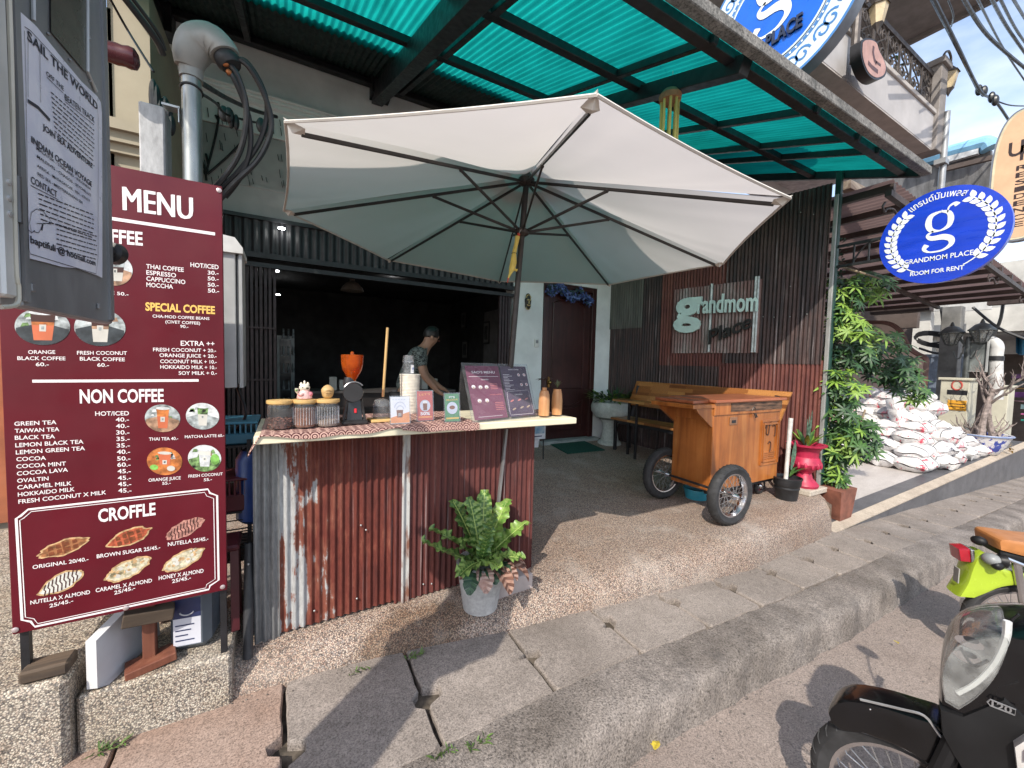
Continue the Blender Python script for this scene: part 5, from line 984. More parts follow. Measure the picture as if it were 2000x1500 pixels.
# ================================================================ METAL CABINET ON THE POLE, WITH FLYER
KX = -.385
M_gal = mat('cabinet_steel', (.26, .27, .28), .42, metal=.35, var=.18, vs=5, st=(1, 1, .5), bump=.03, bs=40); M_gl2 = mat('cabinet_steel_pale', (.62, .63, .62), .4, metal=.3, var=.12, vs=5)
t = thing('street_cabinet', 'galvanised street cabinet with an open door at the left edge', 'cabinet', (KX, 1.0, 1.6))
y1 = PX(214, 400, KX).y; y0 = PX(32, 300, KX).y; zb0 = PX(36, 608, KX).z; zb1 = PX(213, 626, KX).z; zb = (zb0+zb1)/2
q = MB(M_gal); q.bx(KX-.028, KX, y0, y1, zb, 2.36, .004)
def KQ(u, v, o=.0): p = PX(u, v, KX+o); return V(KX+o, p.y, p.z)
q.bx(KX, KX+.004, y0+.002, y0+.018, zb+.01, 2.35); q.bx(KX, KX+.005, y1-.026, y1-.004, zb+.01, 2.35); 
for (u, v) in ((63, 562), (193, 598)): c = KQ(u, v, .003); q.box(c, (.005, .013, .013), None, .001)
for (u, v) in ((94, 66), (175, 76), (206, 85), (176, 158), (137, 117)): q.ell(KQ(u, v, .002), .003, .003, .003, 8, 6)
dr = q.build('door', t)
q = MB(mat('window_olive', (.075, .078, .062), .25)); q.add([KQ(100, 62, .003), KQ(168, 142, .003), V(KX+.003, KQ(168, 0).y, 2.35), V(KX+.003, KQ(100, 0).y, 2.35)], [(0, 1, 2, 3)]); q.build('pane', dr)
q = MB(mat('window_bead', (.42, .45, .46), .4)); q.tube([V(KX+.004, KQ(66, 0).y, 2.35), KQ(66, 40, .004)], .003, 6); q.build('bead', dr); q = MB(MATS['window_bead']); q.tube([V(KX+.004, KQ(171, 100).y, 2.35), KQ(171, 140, .004), KQ(188, 178, .004)], .0035, 6); q.build('bead', dr)
q = MB(mat('knob_black', (.02, .02, .022), .4)); c = KQ(206, 482, .0); c = V(KX-.015, y1+.004, c.z); q.lathe([(.018, 0), (.016, .02), (.026, .024), (.028, .045), (.02, .05), (0, .05)], c, 18, (.25, .95, 0)); q.build('knob', dr)
q = MB(M_gl2); q.bx(KX-.34, KX-.04, y0-.30, y0-.014, zb-.012, 2.36, .006); q.bx(KX-.34, KX+.002, y0-.05, y0-.016, zb+.012, 2.36, .004); q.bx(-1.1, KX-.33, .60, .80, zb+.1, zb+.16); q.bx(-1.1, KX-.33, .60, .80, zb+.35, zb+.41); q.build('body', t)
q = MB(mat('hinge_steel', (.12, .12, .125), .4, metal=.5)); hy = y0-.008
for v in (370, ): c = KQ(24, v); q.cyl(V(KX+.002, hy, PX(24, 430, KX).z), V(KX+.002, hy, PX(24, 340, KX).z), .0055, .0055, 12)
q.build('hinge', t)
q = MB(mat('rivet', (.7, .7, .7), .35, metal=.6))
for v in (350, 382, 412): q.lathe([(.005, 0), (.005, .002), (.002, .003)], V(KX+.002, y0-.030, PX(5, v, KX).z), 12, (1, 0, 0))
q.build('rivet', t)
q = MB(mat('door_seal', (.50, .48, .40), .5)); q.tube(spline([V(KX+.003, y0-.012, 2.35), V(KX+.003, y0-.012, 1.95), KQ(30, 500, .003), KQ(36, 560, .003), KQ(33, 594, .003), KQ(2, 600, .003)], 4), .0035, 6); q.build('wire', t)
# flyer
M_fl = mat('flyer_paper', (.74, .75, .82), .35, var=.06, vs=12, col2=(.58, .60, .72)); M_ink = mat('flyer_ink', (.035, .035, .05), .6)
ft = thing('flyer', 'weathered white sailing flyer stuck on the steel cabinet door', 'flyer', KQ(120, 300, .003))
q = MB(M_fl); q.poly([KQ(*p, .0035) for p in ((38, 22), (42, 25), (70, 50), (120, 112), (160, 160), (190, 188), (197, 200), (199, 220), (200, 380), (200, 543), (190, 538), (150, 524), (120, 521), (95, 514), (55, 504), (48, 497), (44, 300), (40, 120))]); q.build('sheet', ft)
q = MB(M_ink)
def ft_(st, u0, v0, u1, v1, cap, b=.01, sh=0):
    a, b_, c = KQ(u0, v0, .0045), KQ(u1, v1, .0045), KQ((u0+u1)/2, (v0+v1)/2-cap, .0045); m_ = (a+b_)/2; q.text(st, a, b_, V(0, 0, 1), c.z-m_.z, b)
ft_('SAIL THE WORLD', 54, 77, 191, 216, 19, .02); ft_('OFF THE', 91, 147, 125, 178, 9, .012); ft_('BEATEN TRACK', 127, 195, 185, 240, 12, .008); ft_('JOIN SEA ADVENTURE', 84, 252, 181, 329, 11, .02); ft_('INDIAN OCEAN VOYAGE', 62, 278, 180, 365, 12, .02); ft_('CONTACT', 61, 357, 112, 386, 13, .012); ft_('baptifuli @ hotmail.com', 60, 474, 187, 519, 13, .022)
ft_('MALAYSIA - THAILAND - INDONESIA', 72, 292, 178, 372, 6, .01); ft_('MALDIVES - CHAGOS - SEYCHELLES', 73, 308, 178, 384, 6, .01); ft_('AFRICA - MADAGASCAR - REA - KENYA', 73, 326, 176, 395, 6, .01); ft_('RED SEA - MEDITERRANEAN SEA', 74, 342, 162, 399, 6, .01)
rr = random.Random(4)
def fine(u0, v0, u1, v1):
    a, b_ = KQ(u0, v0, .0045), KQ(u1, v1, .0045); s = 0
    while s < .97:
        e = min(.99, s+rr.uniform(.04, .12)); q.ribbon([a+(b_-a)*s, a+(b_-a)*e], .0022, V(1, 0, 0)); s = e+.022
for k in range(9): fine(100+k*.9, 180+k*9.5, 185, 256+k*8.6)
for k in range(6): fine(75+k, 378+k*10, 184, 420+k*9)
for k in range(6): fine(111, 438+k*9.5, 190, 462+k*9)
for pts_, w in (([(48, 52), (60, 60), (120, 125), (180, 190), (190, 205), (192, 230), (192, 500), (188, 535), (60, 496), (56, 486), (50, 120), (48, 60)], .0012), ([(92, 151), (124, 182)], .0012), ([(128, 199), (184, 244)], .0012), ([(60, 362), (114, 390)], .0012), ([(55, 197), (75, 210), (98, 235)], .006), ([(62, 455), (58, 435), (62, 415), (72, 408), (85, 413), (95, 425), (104, 438), (95, 437), (85, 436), (80, 448), (75, 455), (66, 452)], .0012), ([(72, 436), (85, 437), (100, 436)], .0012), ([(84, 438), (82, 450)], .004), ([(55, 448), (62, 455), (68, 450)], .0012), ([(55, 60), (55, 190)], .001), ([(78, 90), (80, 200)], .001)):
    q.ribbon([KQ(*p, .0046) for p in pts_], w, V(1, 0, 0))
q.build('print', ft)
# street pole that carries it (just outside the picture, its shadow crosses the slabs)
tag(MB(concrete_mat('pole_concrete', (.32, .31, .29), (.45, .43, .40), bump=.2)).bx(-1.29, -1.02, .45, .72, -.4, 2.05, .02).build('cabinet_post', loc=(-1.15, .58, -.4)), 'square concrete post carrying the steel street cabinet', 'post')
# ================================================================ CART
M_cw1 = wood_mat('cart_wood_orange', (.21, .058, .012), (.36, .115, .024), (.47, .185, .05), 2, .55, .32, .35)
M_ctop = wood_mat('cart_lid_wood', (.26, .07, .03), (.36, .11, .05), (.44, .16, .08), 0, .6, .3, .35)
cx0, cx1, cy0, cy1, cz0, cz1 = 3.70, 4.93, 2.45, 2.92, .225, 1.125
cart = thing('wooden_cart', 'varnished orange wooden street cart on spoked motorcycle wheels', 'cart', (4.2, 2.68, 0))
B = MB(M_cw1); B.bx(cx0, cx1, cy0, cy1, cz0, cz1, .006); B.bx(cx0-.012, cx0+.0, cy0+.01, cy1-.01, .94, 1.06, .003); B.bx(cx0-.004, cx1, cy0-.012, cy0, 1.0, cz1, .003); B.build('body', cart)
B = MB(M_cw1)
for y in (cy0+.02, cy1-.02):
    B = MB(M_cw1); B.prism([V(cx0-.004, y-.016, 1.075), V(cx0-.27, y-.016, 1.075), V(cx0-.23, y-.016, 1.03), V(cx0-.02, y-.016, .885), V(cx0-.004, y-.016, .885)], V(0, .032, 0)); B.build('shelf_bracket', cart)
B = MB(M_cw1); B.bx(cx0-.33, cx0+.10, cy0-.01, cy1+.03, 1.075, 1.115, .004); B.build('side_shelf', cart)
B = MB(M_ctop); B.bx(cx0-.02, cx1+.05, cy0-.04, cy1+.06, 1.127, 1.158, .006); B.bx(cx0-.25, cx0+.3, cy0+.05, cy1+.05, 1.118, 1.148, .004); B.build('lid', cart)
B = MB(mat('worn_strip', (.16, .085, .05), .7, var=.5, vs=12, st=(.6, 4, 4))); B.bx(cx0+.26, cx1-.004, cy0-.016, cy0-.012, 1.03, 1.118); B.build('worn_band', cart)
B = MB(M_cw1)
def CQ(u, v, o=0): return PY(u, v, cy0-.002-o)
a, b2 = CQ(1488, 825), CQ(1521, 822); zt, zb_ = CQ(1495, 822).z, CQ(1484, 908).z
ax0, ax1 = CQ(1486, 860).x, CQ(1519, 860).x
for i_, dd in ((0, .010), (.035, .014)):
    for (p0, p1) in (((ax0+i_, zb_+i_), (ax1-i_, zb_+i_)), ((ax1-i_, zb_+i_), (ax1-i_, zt-i_)), ((ax1-i_, zt-i_), (ax0+i_, zt-i_)), ((ax0+i_, zt-i_), (ax0+i_, zb_+i_))): B.beam(V(p0[0], cy0-dd/2, p0[1]), V(p1[0], cy0-dd/2, p1[1]), dd, .022)
for k in range(4): B.bx(ax0+.06, ax1-.06, cy0-.008, cy0, zb_+.06+.022*k, zb_+.07+.022*k)
B.build('carved_panel', cart)
B = MB(mat('carved_dark', (.06, .02, .008), .7)); xm = (ax0+ax1)/2
def TQ(x, z): return V(xm+x, cy0-.003, (zt+zb_)/2+z)
B.tube(spline([TQ(-.09, .16), TQ(-.10, .20), TQ(-.07, .19), TQ(-.075, .10), TQ(-.03, .09), TQ(-.02, .17), TQ(-.005, .215), TQ(.03, .235)], 5), .007, 6); B.tube(spline([TQ(.05, .17), TQ(.075, .19), TQ(.10, .17), TQ(.10, .08), TQ(.09, .06)], 5), .007, 6); B.tube(spline([TQ(-.03, -.02), TQ(.0, .005), TQ(.025, -.02), TQ(.02, -.09), TQ(.0, -.115)], 5), .007, 6); B.build('carved_letters', cart)
B = MB(mat('latch_iron', (.12, .10, .09), .5, metal=.5)); c = CQ(1472, 805, .012)
B.tube(arc(c, V(.035, 0, 0), V(0, -.005, .055), 20, 160, 8), .005, 6); B.beam(c+V(-.005, -.01, -.01), c+V(.02, -.015, -.06), .012, .008); B.beam(c+V(.02, -.01, -.01), c+V(.045, -.015, -.055), .012, .008); B.build('latch', cart)
c = CQ(1432, 822); B = MB(mat('plate_worn', (.26, .13, .07), .5)); B.box(c+V(0, -.003, 0), (.13, .006, .08), None, .002); B.m(M_black); B.box(c+V(0, -.008, -.006), (.07, .006, .03), None, .002); B.build('slot_plate', cart)
B = MB(M_black); B.bx(cx0+.02, cx1-.02, cy0+.03, cy0+.08, .19, .225); B.bx(cx0+.02, cx1-.02, cy1-.08, cy1-.03, .19, .225); B.build('chassis', cart)
M_tyre = mat('tyre_rubber', (.028, .028, .03), .75, var=.3, vs=12, bump=.3, bs=30); M_chr = mat('chrome', (.60, .60, .62), .18, metal=1., var=.1); M_spk = mat('spoke_steel', (.45, .45, .46), .3, metal=.8)
def wheel(parent, c, axle, r, tw, rimr, name='wheel', nsp=18, tread=True):
    c = Vector(c); axle = Vector(axle).normalized(); x = axle.orthogonal().normalized(); y = axle.cross(x)
    def P(rr_, a, h): return c+x*(rr_*math.cos(a))+y*(rr_*math.sin(a))+axle*h
    hub = MB(M_chr); hub.lathe([(.016, -tw*.9), (.03, -tw*.5), (.022, -tw*.3), (.022, tw*.3), (.03, tw*.5), (.016, tw*.9)], c, 18, axle); hub.cyl(c-axle*tw*1.3, c+axle*tw*1.3, .008, .008, 10); h = hub.build(name, parent)
    B = MB(M_tyre); n = 9; prof = [(rimr+.004, -tw*.34)]+[(r-tw*.42+tw*.42*math.cos(a), tw*.5*math.sin(a)) for a in [(-80+160*k/8)*math.pi/180 for k in range(9)]]+[(rimr+.004, tw*.34)]
    B.lathe([(p, q) for p, q in prof]+[prof[0]], c, 56, axle)
    if tread:
        for k in range(34):
            a = 2*math.pi*k/34
            for s in (-1, 1): B.tube([P(r-.001, a, s*.004), P(r-.006, a+.05, s*tw*.28), P(r-.020, a+.09, s*tw*.44)], .0035, 4)
    B.build('tyre', h)
    B = MB(M_chr); B.lathe([(rimr+.006, -tw*.36), (rimr-.006, -tw*.34), (rimr-.012, -tw*.2), (rimr-.02, 0), (rimr-.012, tw*.2), (rimr-.006, tw*.34), (rimr+.006, tw*.36), (rimr+.002, tw*.2), (rimr-.008, 0), (rimr+.002, -tw*.2), (rimr+.006, -tw*.36)], c, 48, axle); B.build('rim', h)
    B = MB(M_spk)
    for k in range(nsp*2):
        a = 2*math.pi*k/(nsp*2); s = 1 if k % 2 else -1; t_ = .55*(1 if (k//2) % 2 else -1); B.tube([P(.026, a+t_, s*tw*.45), P(rimr-.014, a, s*tw*.06)], .0022, 4)
    B.build('spokes', h); return h
wheel(cart, (3.63, 2.20, .287), (0.06, 1, 0), .287, .10, .20); wheel(cart, (3.66, 2.985, .292), (.06, 1, 0), .287, .10, .20); wheel(cart, (4.86, 2.60, .10), (0, 1, 0), .095, .04, .06, 'wheel', 6, False)
B = MB(M_black); B.cyl(V(3.63, 2.2, .287), V(3.66, 2.98, .29), .012, .012, 10); B.build('axle', cart)
t = thing('blue_basket', 'small light blue plastic basket on the ground under the cart', 'basket', (4.0, 2.95, 0)); B = MB(mat('sky_plastic', (.05, .33, .45), .4)); q = PF(1360, 972); B.lathe([(.10, 0), (.115, .0), (.135, .10), (.145, .10), (.145, .115), (.128, .115), (.10, .01)], q, 22); B.build('tub', t)
# ================================================================ BENCH, TABLE
M_parq = plank_mat('finger_jointed_wood', [(.13, .04, .012), (.30, .11, .03), (.46, .20, .06), (.20, .065, .018), (.38, .15, .04)], .36, .05, (0, rad(90), rad(90)))
M_parq2 = plank_mat('finger_jointed_top', [(.16, .06, .02), (.34, .15, .04), (.48, .24, .075), (.24, .09, .03)], .36, .05, (0, 0, rad(90)))
bench = thing('wooden_bench', 'long bench with a plank backrest on black legs along the rusty wall', 'bench', (5.05, 3.8, .05))
p0, p1 = PX(1240, 743, 5.12), PX(1535, 768, 5.32); q0, q1 = V(5.10, 4.85, .80), V(5.26, 2.55, .80)
B = MB(M_parq); p0 = V(5.14, 4.82, 1.225); p1 = V(5.36, 2.55, 1.205); d = (p1-p0); nn = d.cross(V(0, 0, 1)).normalized(); lo0, lo1 = V(5.00, 4.86, .83), V(5.2, 2.6, .80); B.prism([p0, p1, lo1, lo0], V(.028, 0, 0)); B.build('backrest', bench)
B = MB(M_parq2); B.prism([V(4.62, 4.86, .60), V(4.75, 2.62, .58), V(5.15, 2.62, .58), V(5.02, 4.86, .60)], V(0, 0, .035)); B.build('seat', bench)
for (x, y) in ((4.66, 4.78), (5.0, 4.8), (4.78, 2.7), (5.12, 2.7)): B = MB(M_black); B.bx(x-.022, x+.022, y-.022, y+.022, zf(y), .60, .003); B.build('leg', bench)
B = MB(M_black); B.beam((5.02, 4.8, .6), (5.12, 4.76, 1.15), .04, .04); B.beam((5.14, 2.7, .6), (5.3, 2.68, 1.15), .04, .04); B.beam((4.66, 4.8, .57), (5.0, 4.8, .57), .04, .05); B.beam((4.68, 4.8, .57), (4.78, 2.7, .55), .04, .05); B.build('frame', bench)
tb = thing('narrow_table', 'narrow plank topped table on thin black legs in front of the bench', 'table', (4.5, 3.9, .05))
a, b2 = PX(1205, 787, 4.42), PX(1275, 793, 4.42)
B = MB(M_parq2); z = .925; B.prism([V(4.42, 4.62, z), V(4.46, 3.35, z), V(4.72, 3.35, z), V(4.68, 4.66, z)], V(0, 0, .032)); B.build('tabletop', tb)
lg = PF(1240, 897)
for (x, y) in ((lg.x, lg.y), (4.66, 4.5), (4.5, 3.4), (4.68, 3.4)): B = MB(M_black); B.bx(x-.016, x+.016, y-.016, y+.016, zf(y), .925, .002); B.build('leg', tb)
# bowl planter on a pedestal
c = V(4.86, 5.12, 0); M_bowl = concrete_mat('pale_bowl', (.40, .43, .41), (.52, .55, .52), speck=.08, bump=.15, sp=60, big=4, blotch=(.34, .36, .34), bl=.4)
t = thing('bowl_planter', 'pale green grey bowl of leafy green plants on a stone pedestal by the door', 'plant', (c.x, c.y, .13)); B = MB(M_bowl); B.lathe([(.16, .56), (.27, .60), (.33, .70), (.335, .78), (.31, .85), (.29, .855), (.28, .82), (0, .80)], c, 30); B.build('bowl', t); B = MB(M_bowl); B.lathe([(.20, .12), (.20, .16), (.15, .20), (.12, .40), (.14, .50), (.19, .555)], c, 24); B.build('pedestal', t)
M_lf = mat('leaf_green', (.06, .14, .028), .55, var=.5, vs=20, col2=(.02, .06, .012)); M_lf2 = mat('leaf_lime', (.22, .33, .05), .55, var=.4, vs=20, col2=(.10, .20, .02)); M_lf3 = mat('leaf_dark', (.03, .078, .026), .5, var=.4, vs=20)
B = MB(M_lf); rr = random.Random(8)
for k in range(150):
    a = rr.random()*6.283; r_ = .26*math.sqrt(rr.random()); b_ = c+V(r_*math.cos(a), r_*math.sin(a), .86); d = V(math.cos(a)*.8, math.sin(a)*.8, rr.uniform(.2, 1.2)); h = rr.uniform(.02, .16)
    B.m(rr.choice((M_lf, M_lf, M_lf2, M_lf3))); B.leaf(b_+d.normalized()*h, d, V(0, 0, 1), rr.uniform(.09, .16), .055, .5, .2, 4)
for k in range(5): a = k*1.3; B.m(M_lf3); B.leaf(c+V(.1, -.02, .86), V(math.cos(a)*.35+.25, math.sin(a)*.3, 1), V(0, 0, 1), .30, .03, .15, .2, 5)
B.build('leaves', t)
# mat
t = [PF(1075, 869), PF(1140, 862), PF(1182, 880), PF(1108, 887)]
tag(MB(mat('green_mat', (.005, .07, .05), .95, var=.25, vs=60, bump=.5, bs=200)).prism([p+V(0, 0, .002) for p in t], V(0, 0, .012)).build('door_mat', loc=t[0]), 'dark green mat on the terrace floor in front of the door', 'mat')
# easel board
e = PF(1066, 900); t = thing('easel_sign', 'small easel sign with a blue picture standing behind the counter end', 'sign', e); a, b2 = PY(1036, 830, e.y+.0), PY(1064, 862, e.y)
B = MB(mat('easel_white', (.62, .62, .64), .5)); B.bx(a.x-.25, b2.x, e.y-.01, e.y+.005, .42, .72); B.build('panel', t)
B = MB(mat('picture_blue', (.12, .24, .36), .5, var=.6, vs=9, col2=(.42, .48, .50))); B.bx(a.x-.23, b2.x-.02, e.y-.013, e.y-.010, .50, .71); B.m(mat('picture_text', (.05, .06, .12), .5)); B.bx(a.x-.15, b2.x-.06, e.y-.013, e.y-.0102, .455, .47); B.build('picture', t)
for x in (b2.x-.005, b2.x-.30): B = MB(M_black); B.beam((x, e.y+.02, .12), (x-.01, e.y+.03, .8), .016, .016); B.build('leg', t)
B = MB(mat('easel_white', (.62, .62, .64))); B.bx(a.x-.2, b2.x-.09, e.y+.02, e.y+.03, .30, .42); B.build('lower_panel', t)
# ================================================================ URN, POTS, CLIMBER
M_pink = mat('cerise_paint', (.42, .022, .065), .45, var=.18, vs=10, bump=.05)
ub = V(5.50, 2.42, 0); t = thing('pink_urn', 'cerise pink garden urn with spiky plant at the end of the rusty wall', 'plant', (ub.x, ub.y, .06))
B = MB(M_pink); B.lathe([(.14, .06), (.15, .09), (.13, .12), (.085, .17), (.07, .23), (.085, .25), (.10, .27), (.15, .31), (.165, .35), (.15, .40), (.128, .43), (.135, .50), (.16, .545), (.205, .565), (.21, .585), (.17, .585), (.15, .55), (0, .53)], ub, 30)
for k in range(14): a = k*.4488; B.ell(ub+V(.155*math.cos(a), .155*math.sin(a), .335), .02, .02, .04, 8, 6)
B.build('vessel', t)
B = MB(M_lf2)
for k in range(16):
    a = k*.9; el = .7+.5*((k*7) % 5)/5; B.m((M_lf2, M_lf, M_lf2)[k % 3]); B.leaf(ub+V(.03*math.cos(a), .03*math.sin(a), .55), V(math.cos(a)*.6, math.sin(a)*.6, el), V(0, 0, 1), R_(.18, .26), .05, .2, .25, 5)
for k in range(3): B.m(mat('snake_leaf', (.10, .17, .12), .4, var=.4, vs=30)); B.leaf(ub+V(-.05, -.02, .54), V(-.15+.12*k, -.1, 1), V(0, -1, 0), .36+.05*k, .05, .05, .2, 5)
B.build('leaves', t)
tag(MB(concrete_mat('block_cement', (.40, .35, .29), (.50, .44, .37), speck=.2, bump=.3, sp=90)).bx(5.30, 5.72, 2.26, 2.58, -.0, .062, .008).build('urn_plinth', loc=(5.5, 2.4, 0)), 'low cement block carrying the cerise urn', 'plinth')
bp = V(4.98, 2.36, .0); t = thing('black_pot', 'black plastic pot with a white pipe and cactus leaf beside the cart', 'plant', bp); M_bp = mat('black_plastic_pot', (.02, .021, .024), .45, var=.3)
B = MB(M_bp); B.lathe([(.105, 0), (.11, .03), (.118, .12), (.125, .13), (.122, .15), (.135, .17), (.14, .235), (.148, .24), (.148, .255), (.135, .255), (.13, .23), (0, .225)], bp, 28); B.build('pot', t)
B = MB(mat('white_pipe', (.55, .54, .52), .6, var=.2, vs=9)); B.cyl(bp+V(-.035, 0, .22), bp+V(.06, .03, .92), .022, .024, 12); B.build('pipe', t)
B = MB(mat('cactus_green', (.09, .17, .11), .5, var=.3, vs=40)); B.leaf(bp+V(.0, -.03, .34), V(.06, 0, 1), V(0, -1, 0), .34, .10, -.05, .25, 6); B.m(M_lf); B.leaf(bp+V(.05, 0, .25), V(.6, -.3, 1), V(0, 0, 1), .2, .03, .6, .2, 4); B.leaf(bp+V(.05, 0, .25), V(.7, .1, .9), V(0, 0, 1), .22, .03, .7, .2, 4); B.build('leaves', t)
# trough and climbing schefflera behind the wall end
t = thing('terracotta_trough', 'reddish terracotta trough at the terrace corner under the climber', 'planter', (5.9, 2.3, -.3)); B = MB(mat('terracotta', (.23, .085, .055), .8, var=.25, vs=8, bump=.1)); B.prism([V(5.72, 2.12, -.31), V(6.02, 2.12, -.31), V(6.08, 2.10, .05), V(5.66, 2.10, .05)], V(.1, .42, 0)); B.build('box', t)
rr = random.Random(21)
cl = thing('climbing_plant', 'tall schefflera climber with lime and dark leaves at the wall end', 'plant', (6.0, 2.45, -.1))
B = MB(mat('vine_bark', (.30, .23, .16), .85, var=.3, vs=12))
for pl in ([(1625, 960), (1600, 800), (1606, 700), (1618, 620), (1625, 540), (1622, 500)], [(1618, 970), (1640, 860), (1625, 760), (1645, 690), (1670, 560)], [(1615, 955), (1660, 880), (1690, 800)], [(1610, 960), (1630, 880), (1618, 800), (1640, 640)], [(1640, 520), (1690, 535), (1720, 545)]):
    B.tube(spline([PX(u, v, 5.98+.05*k) for k, (u, v) in enumerate(pl)], 5), [.014-.0004*i for i in range(5*(len(pl)-1)+1)], 6)
B.build('stem', cl)
def whorl(B, c, up, n, L, Wd, m):
    up = up.normalized(); x = up.orthogonal().normalized(); y = up.cross(x); a0 = rr.random()*6
    B.m(m)
    for k in range(n): a = a0+k*6.283/n; d = x*math.cos(a)+y*math.sin(a)+up*.12; B.leaf(c, d, up, L*rr.uniform(.8, 1.1), Wd, .38, .2, 3)
def clump(B, u, v, ru, rv, X, dx, n, mats, L=.15):
    for k in range(n):
        a = rr.random()*6.283; q = math.sqrt(rr.random()); uu = u+ru*q*math.cos(a); vv = v+rv*q*math.sin(a); c = PX(uu, vv, X+rr.uniform(-dx, dx))
        up = V(-.7+rr.uniform(-.5, .6), -.7+rr.uniform(-.6, .6), .9+rr.uniform(-.4, .6)+(v-vv)/rv*.3); mm = rr.choice(mats)
        whorl(B, c, up, rr.choice((6, 7, 8)), L*rr.uniform(.7, 1.15), L*.235, mm)
B = MB(M_lf)
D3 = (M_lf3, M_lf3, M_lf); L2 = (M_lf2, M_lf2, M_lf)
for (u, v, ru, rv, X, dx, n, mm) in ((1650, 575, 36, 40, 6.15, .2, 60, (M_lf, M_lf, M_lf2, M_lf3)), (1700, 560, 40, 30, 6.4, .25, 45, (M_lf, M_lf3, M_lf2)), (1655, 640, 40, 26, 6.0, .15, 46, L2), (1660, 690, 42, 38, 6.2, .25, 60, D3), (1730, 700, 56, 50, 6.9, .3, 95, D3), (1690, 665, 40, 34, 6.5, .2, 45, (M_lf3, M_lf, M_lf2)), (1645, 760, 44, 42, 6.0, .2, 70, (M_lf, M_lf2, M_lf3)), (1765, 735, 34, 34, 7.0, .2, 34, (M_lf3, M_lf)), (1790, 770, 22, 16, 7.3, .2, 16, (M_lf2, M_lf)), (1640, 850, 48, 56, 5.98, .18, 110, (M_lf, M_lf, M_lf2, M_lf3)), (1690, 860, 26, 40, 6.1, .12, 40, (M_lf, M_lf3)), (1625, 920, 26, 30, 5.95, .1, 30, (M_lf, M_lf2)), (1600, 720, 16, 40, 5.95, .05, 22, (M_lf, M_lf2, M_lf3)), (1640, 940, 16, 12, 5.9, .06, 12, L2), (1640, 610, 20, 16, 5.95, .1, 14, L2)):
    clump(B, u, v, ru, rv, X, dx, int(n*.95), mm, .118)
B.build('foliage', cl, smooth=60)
# artificial hedge strip on the post
B = MB(mat('hedge_leaf', (.012, .05, .03), .6, var=.5, vs=30))
for k in range(520): p = V(5.93+R_(-.06, .06), 2.40+R_(-.07, .06), R_(.1, 3.1)); B.leaf(p, V(R_(-1, .2), R_(-1, .3), R_(-.5, 1)), V(R_(-1, 1), R_(-1, 1), 1), .05, .03, .2, .2, 2)
tag(B.build('hedge_strip', loc=(5.93, 2.4, .1)), 'narrow strip of dark artificial hedge behind the green post', 'hedge')
# ================================================================ SANDBAGS
M_bag = mat('bag_white', (.60, .58, .58), .75, var=.10, vs=7, bump=.25, bs=16, bd=.02)
def bag_mat(name, c2, th, sc):
    m, t_, b = nt(name); v = coords(t_, sc); n = noise(t_, v, 1.0, 6, .7); f = ramp(t_, n, [(th, 0.), (th+.015, 1.)])
    band = t_.nodes.new('ShaderNodeSeparateXYZ'); t_.links.new(coords(t_), band.inputs[0]); w = ramp(t_, band.outputs[0], [(.0, 0.), (.02, 1.)])
    n0 = noise(t_, coords(t_), 7, 5); base_ = ramp(t_, n0, [(.3, (.50, .485, .48)), (.7, (.64, .62, .61))])
    c = mixc(t_, f, base_, c2); t_.links.new(c, b.inputs['Base Color']); b.inputs['Roughness'].default_value = .7; bumpn(t_, b, noise(t_, coords(t_), 13, 5, .6), .5, .03); MATS[name] = m; return m
M_bagr = bag_mat('bag_red_print', (.48, .07, .10), .58, (5, 9, 9)); M_bagk = bag_mat('bag_dark_print', (.10, .10, .13), .60, (16, 5, 9)); M_bagp = bag_mat('bag_pink_print', (.55, .20, .23), .57, (8, 8, 4))
def bag_mesh(m, seed, L=.62, Wd=.42, H=.23, mark=None):
    q = random.Random(seed); B = MB(m); ph = [q.uniform(0, 6.28) for _ in range(8)]
    def g(u, v):
        a = u*2*math.pi; s = v*2-1; e = 1-abs(s)**6; taper = (.78+.22*e); fl = .06+.94*max(0., 1-abs(s)**9)**.5
        x = s*L/2*(1+.03*math.sin(a*2+ph[0])); y = math.cos(a)*Wd/2*taper*(1+.05*math.sin(s*7+ph[1])); z = math.sin(a)*H/2*fl*(1+.10*math.sin(s*9+ph[2]+a*2)+.07*math.sin(s*19+ph[3]+a*3))
        z = max(z, -H*.42); y *= 1+.10*(abs(math.cos(a))**6)
        return V(x+.012*math.sin(a*3+ph[4]), y, z+H*.42+.012*math.sin(s*13+y*22+ph[5]))
    B.grid(g, 26, 22)
    B.m(mat('bag_stripe', (.09, .11, .13), .7))
    for s in (-.62, .66):
        pts = []
        for k in range(13): a = math.pi*(-.05+1.1*k/12); p = g(a/(2*math.pi), (s+1)/2); pts.append(p+V(0, 0, .006))
        B.tube(pts, .0055, 4)
    if mark: B.m(mark[1]); B.text(mark[0], V(-.20, -.05, H*1.0), V(.14, -.05, H*1.0), V(0, 1, 0), .10, .03)
    return B
protos = []
for k in range(8):
    m = (M_bagr, M_bag, M_bagk, M_bagp, M_bag, M_bagr, M_bagp, M_bagk)[k]
    b = bag_mesh(m, 50+k, .60+.04*(k % 3), .43, .25+.012*(k % 4)); protos.append(b)
bagn = [0]; first = {}
LAB = ['at the front edge of the pile, nearest the climbing plant', 'at the front edge of the pile, in the middle', 'at the front edge of the pile, nearest the granite ledge', 'at the right end of the pile near the blue and white pot', 'on the very top of the pile', 'leaning upright at the back of the pile behind the plant', 'in the second row of the pile']
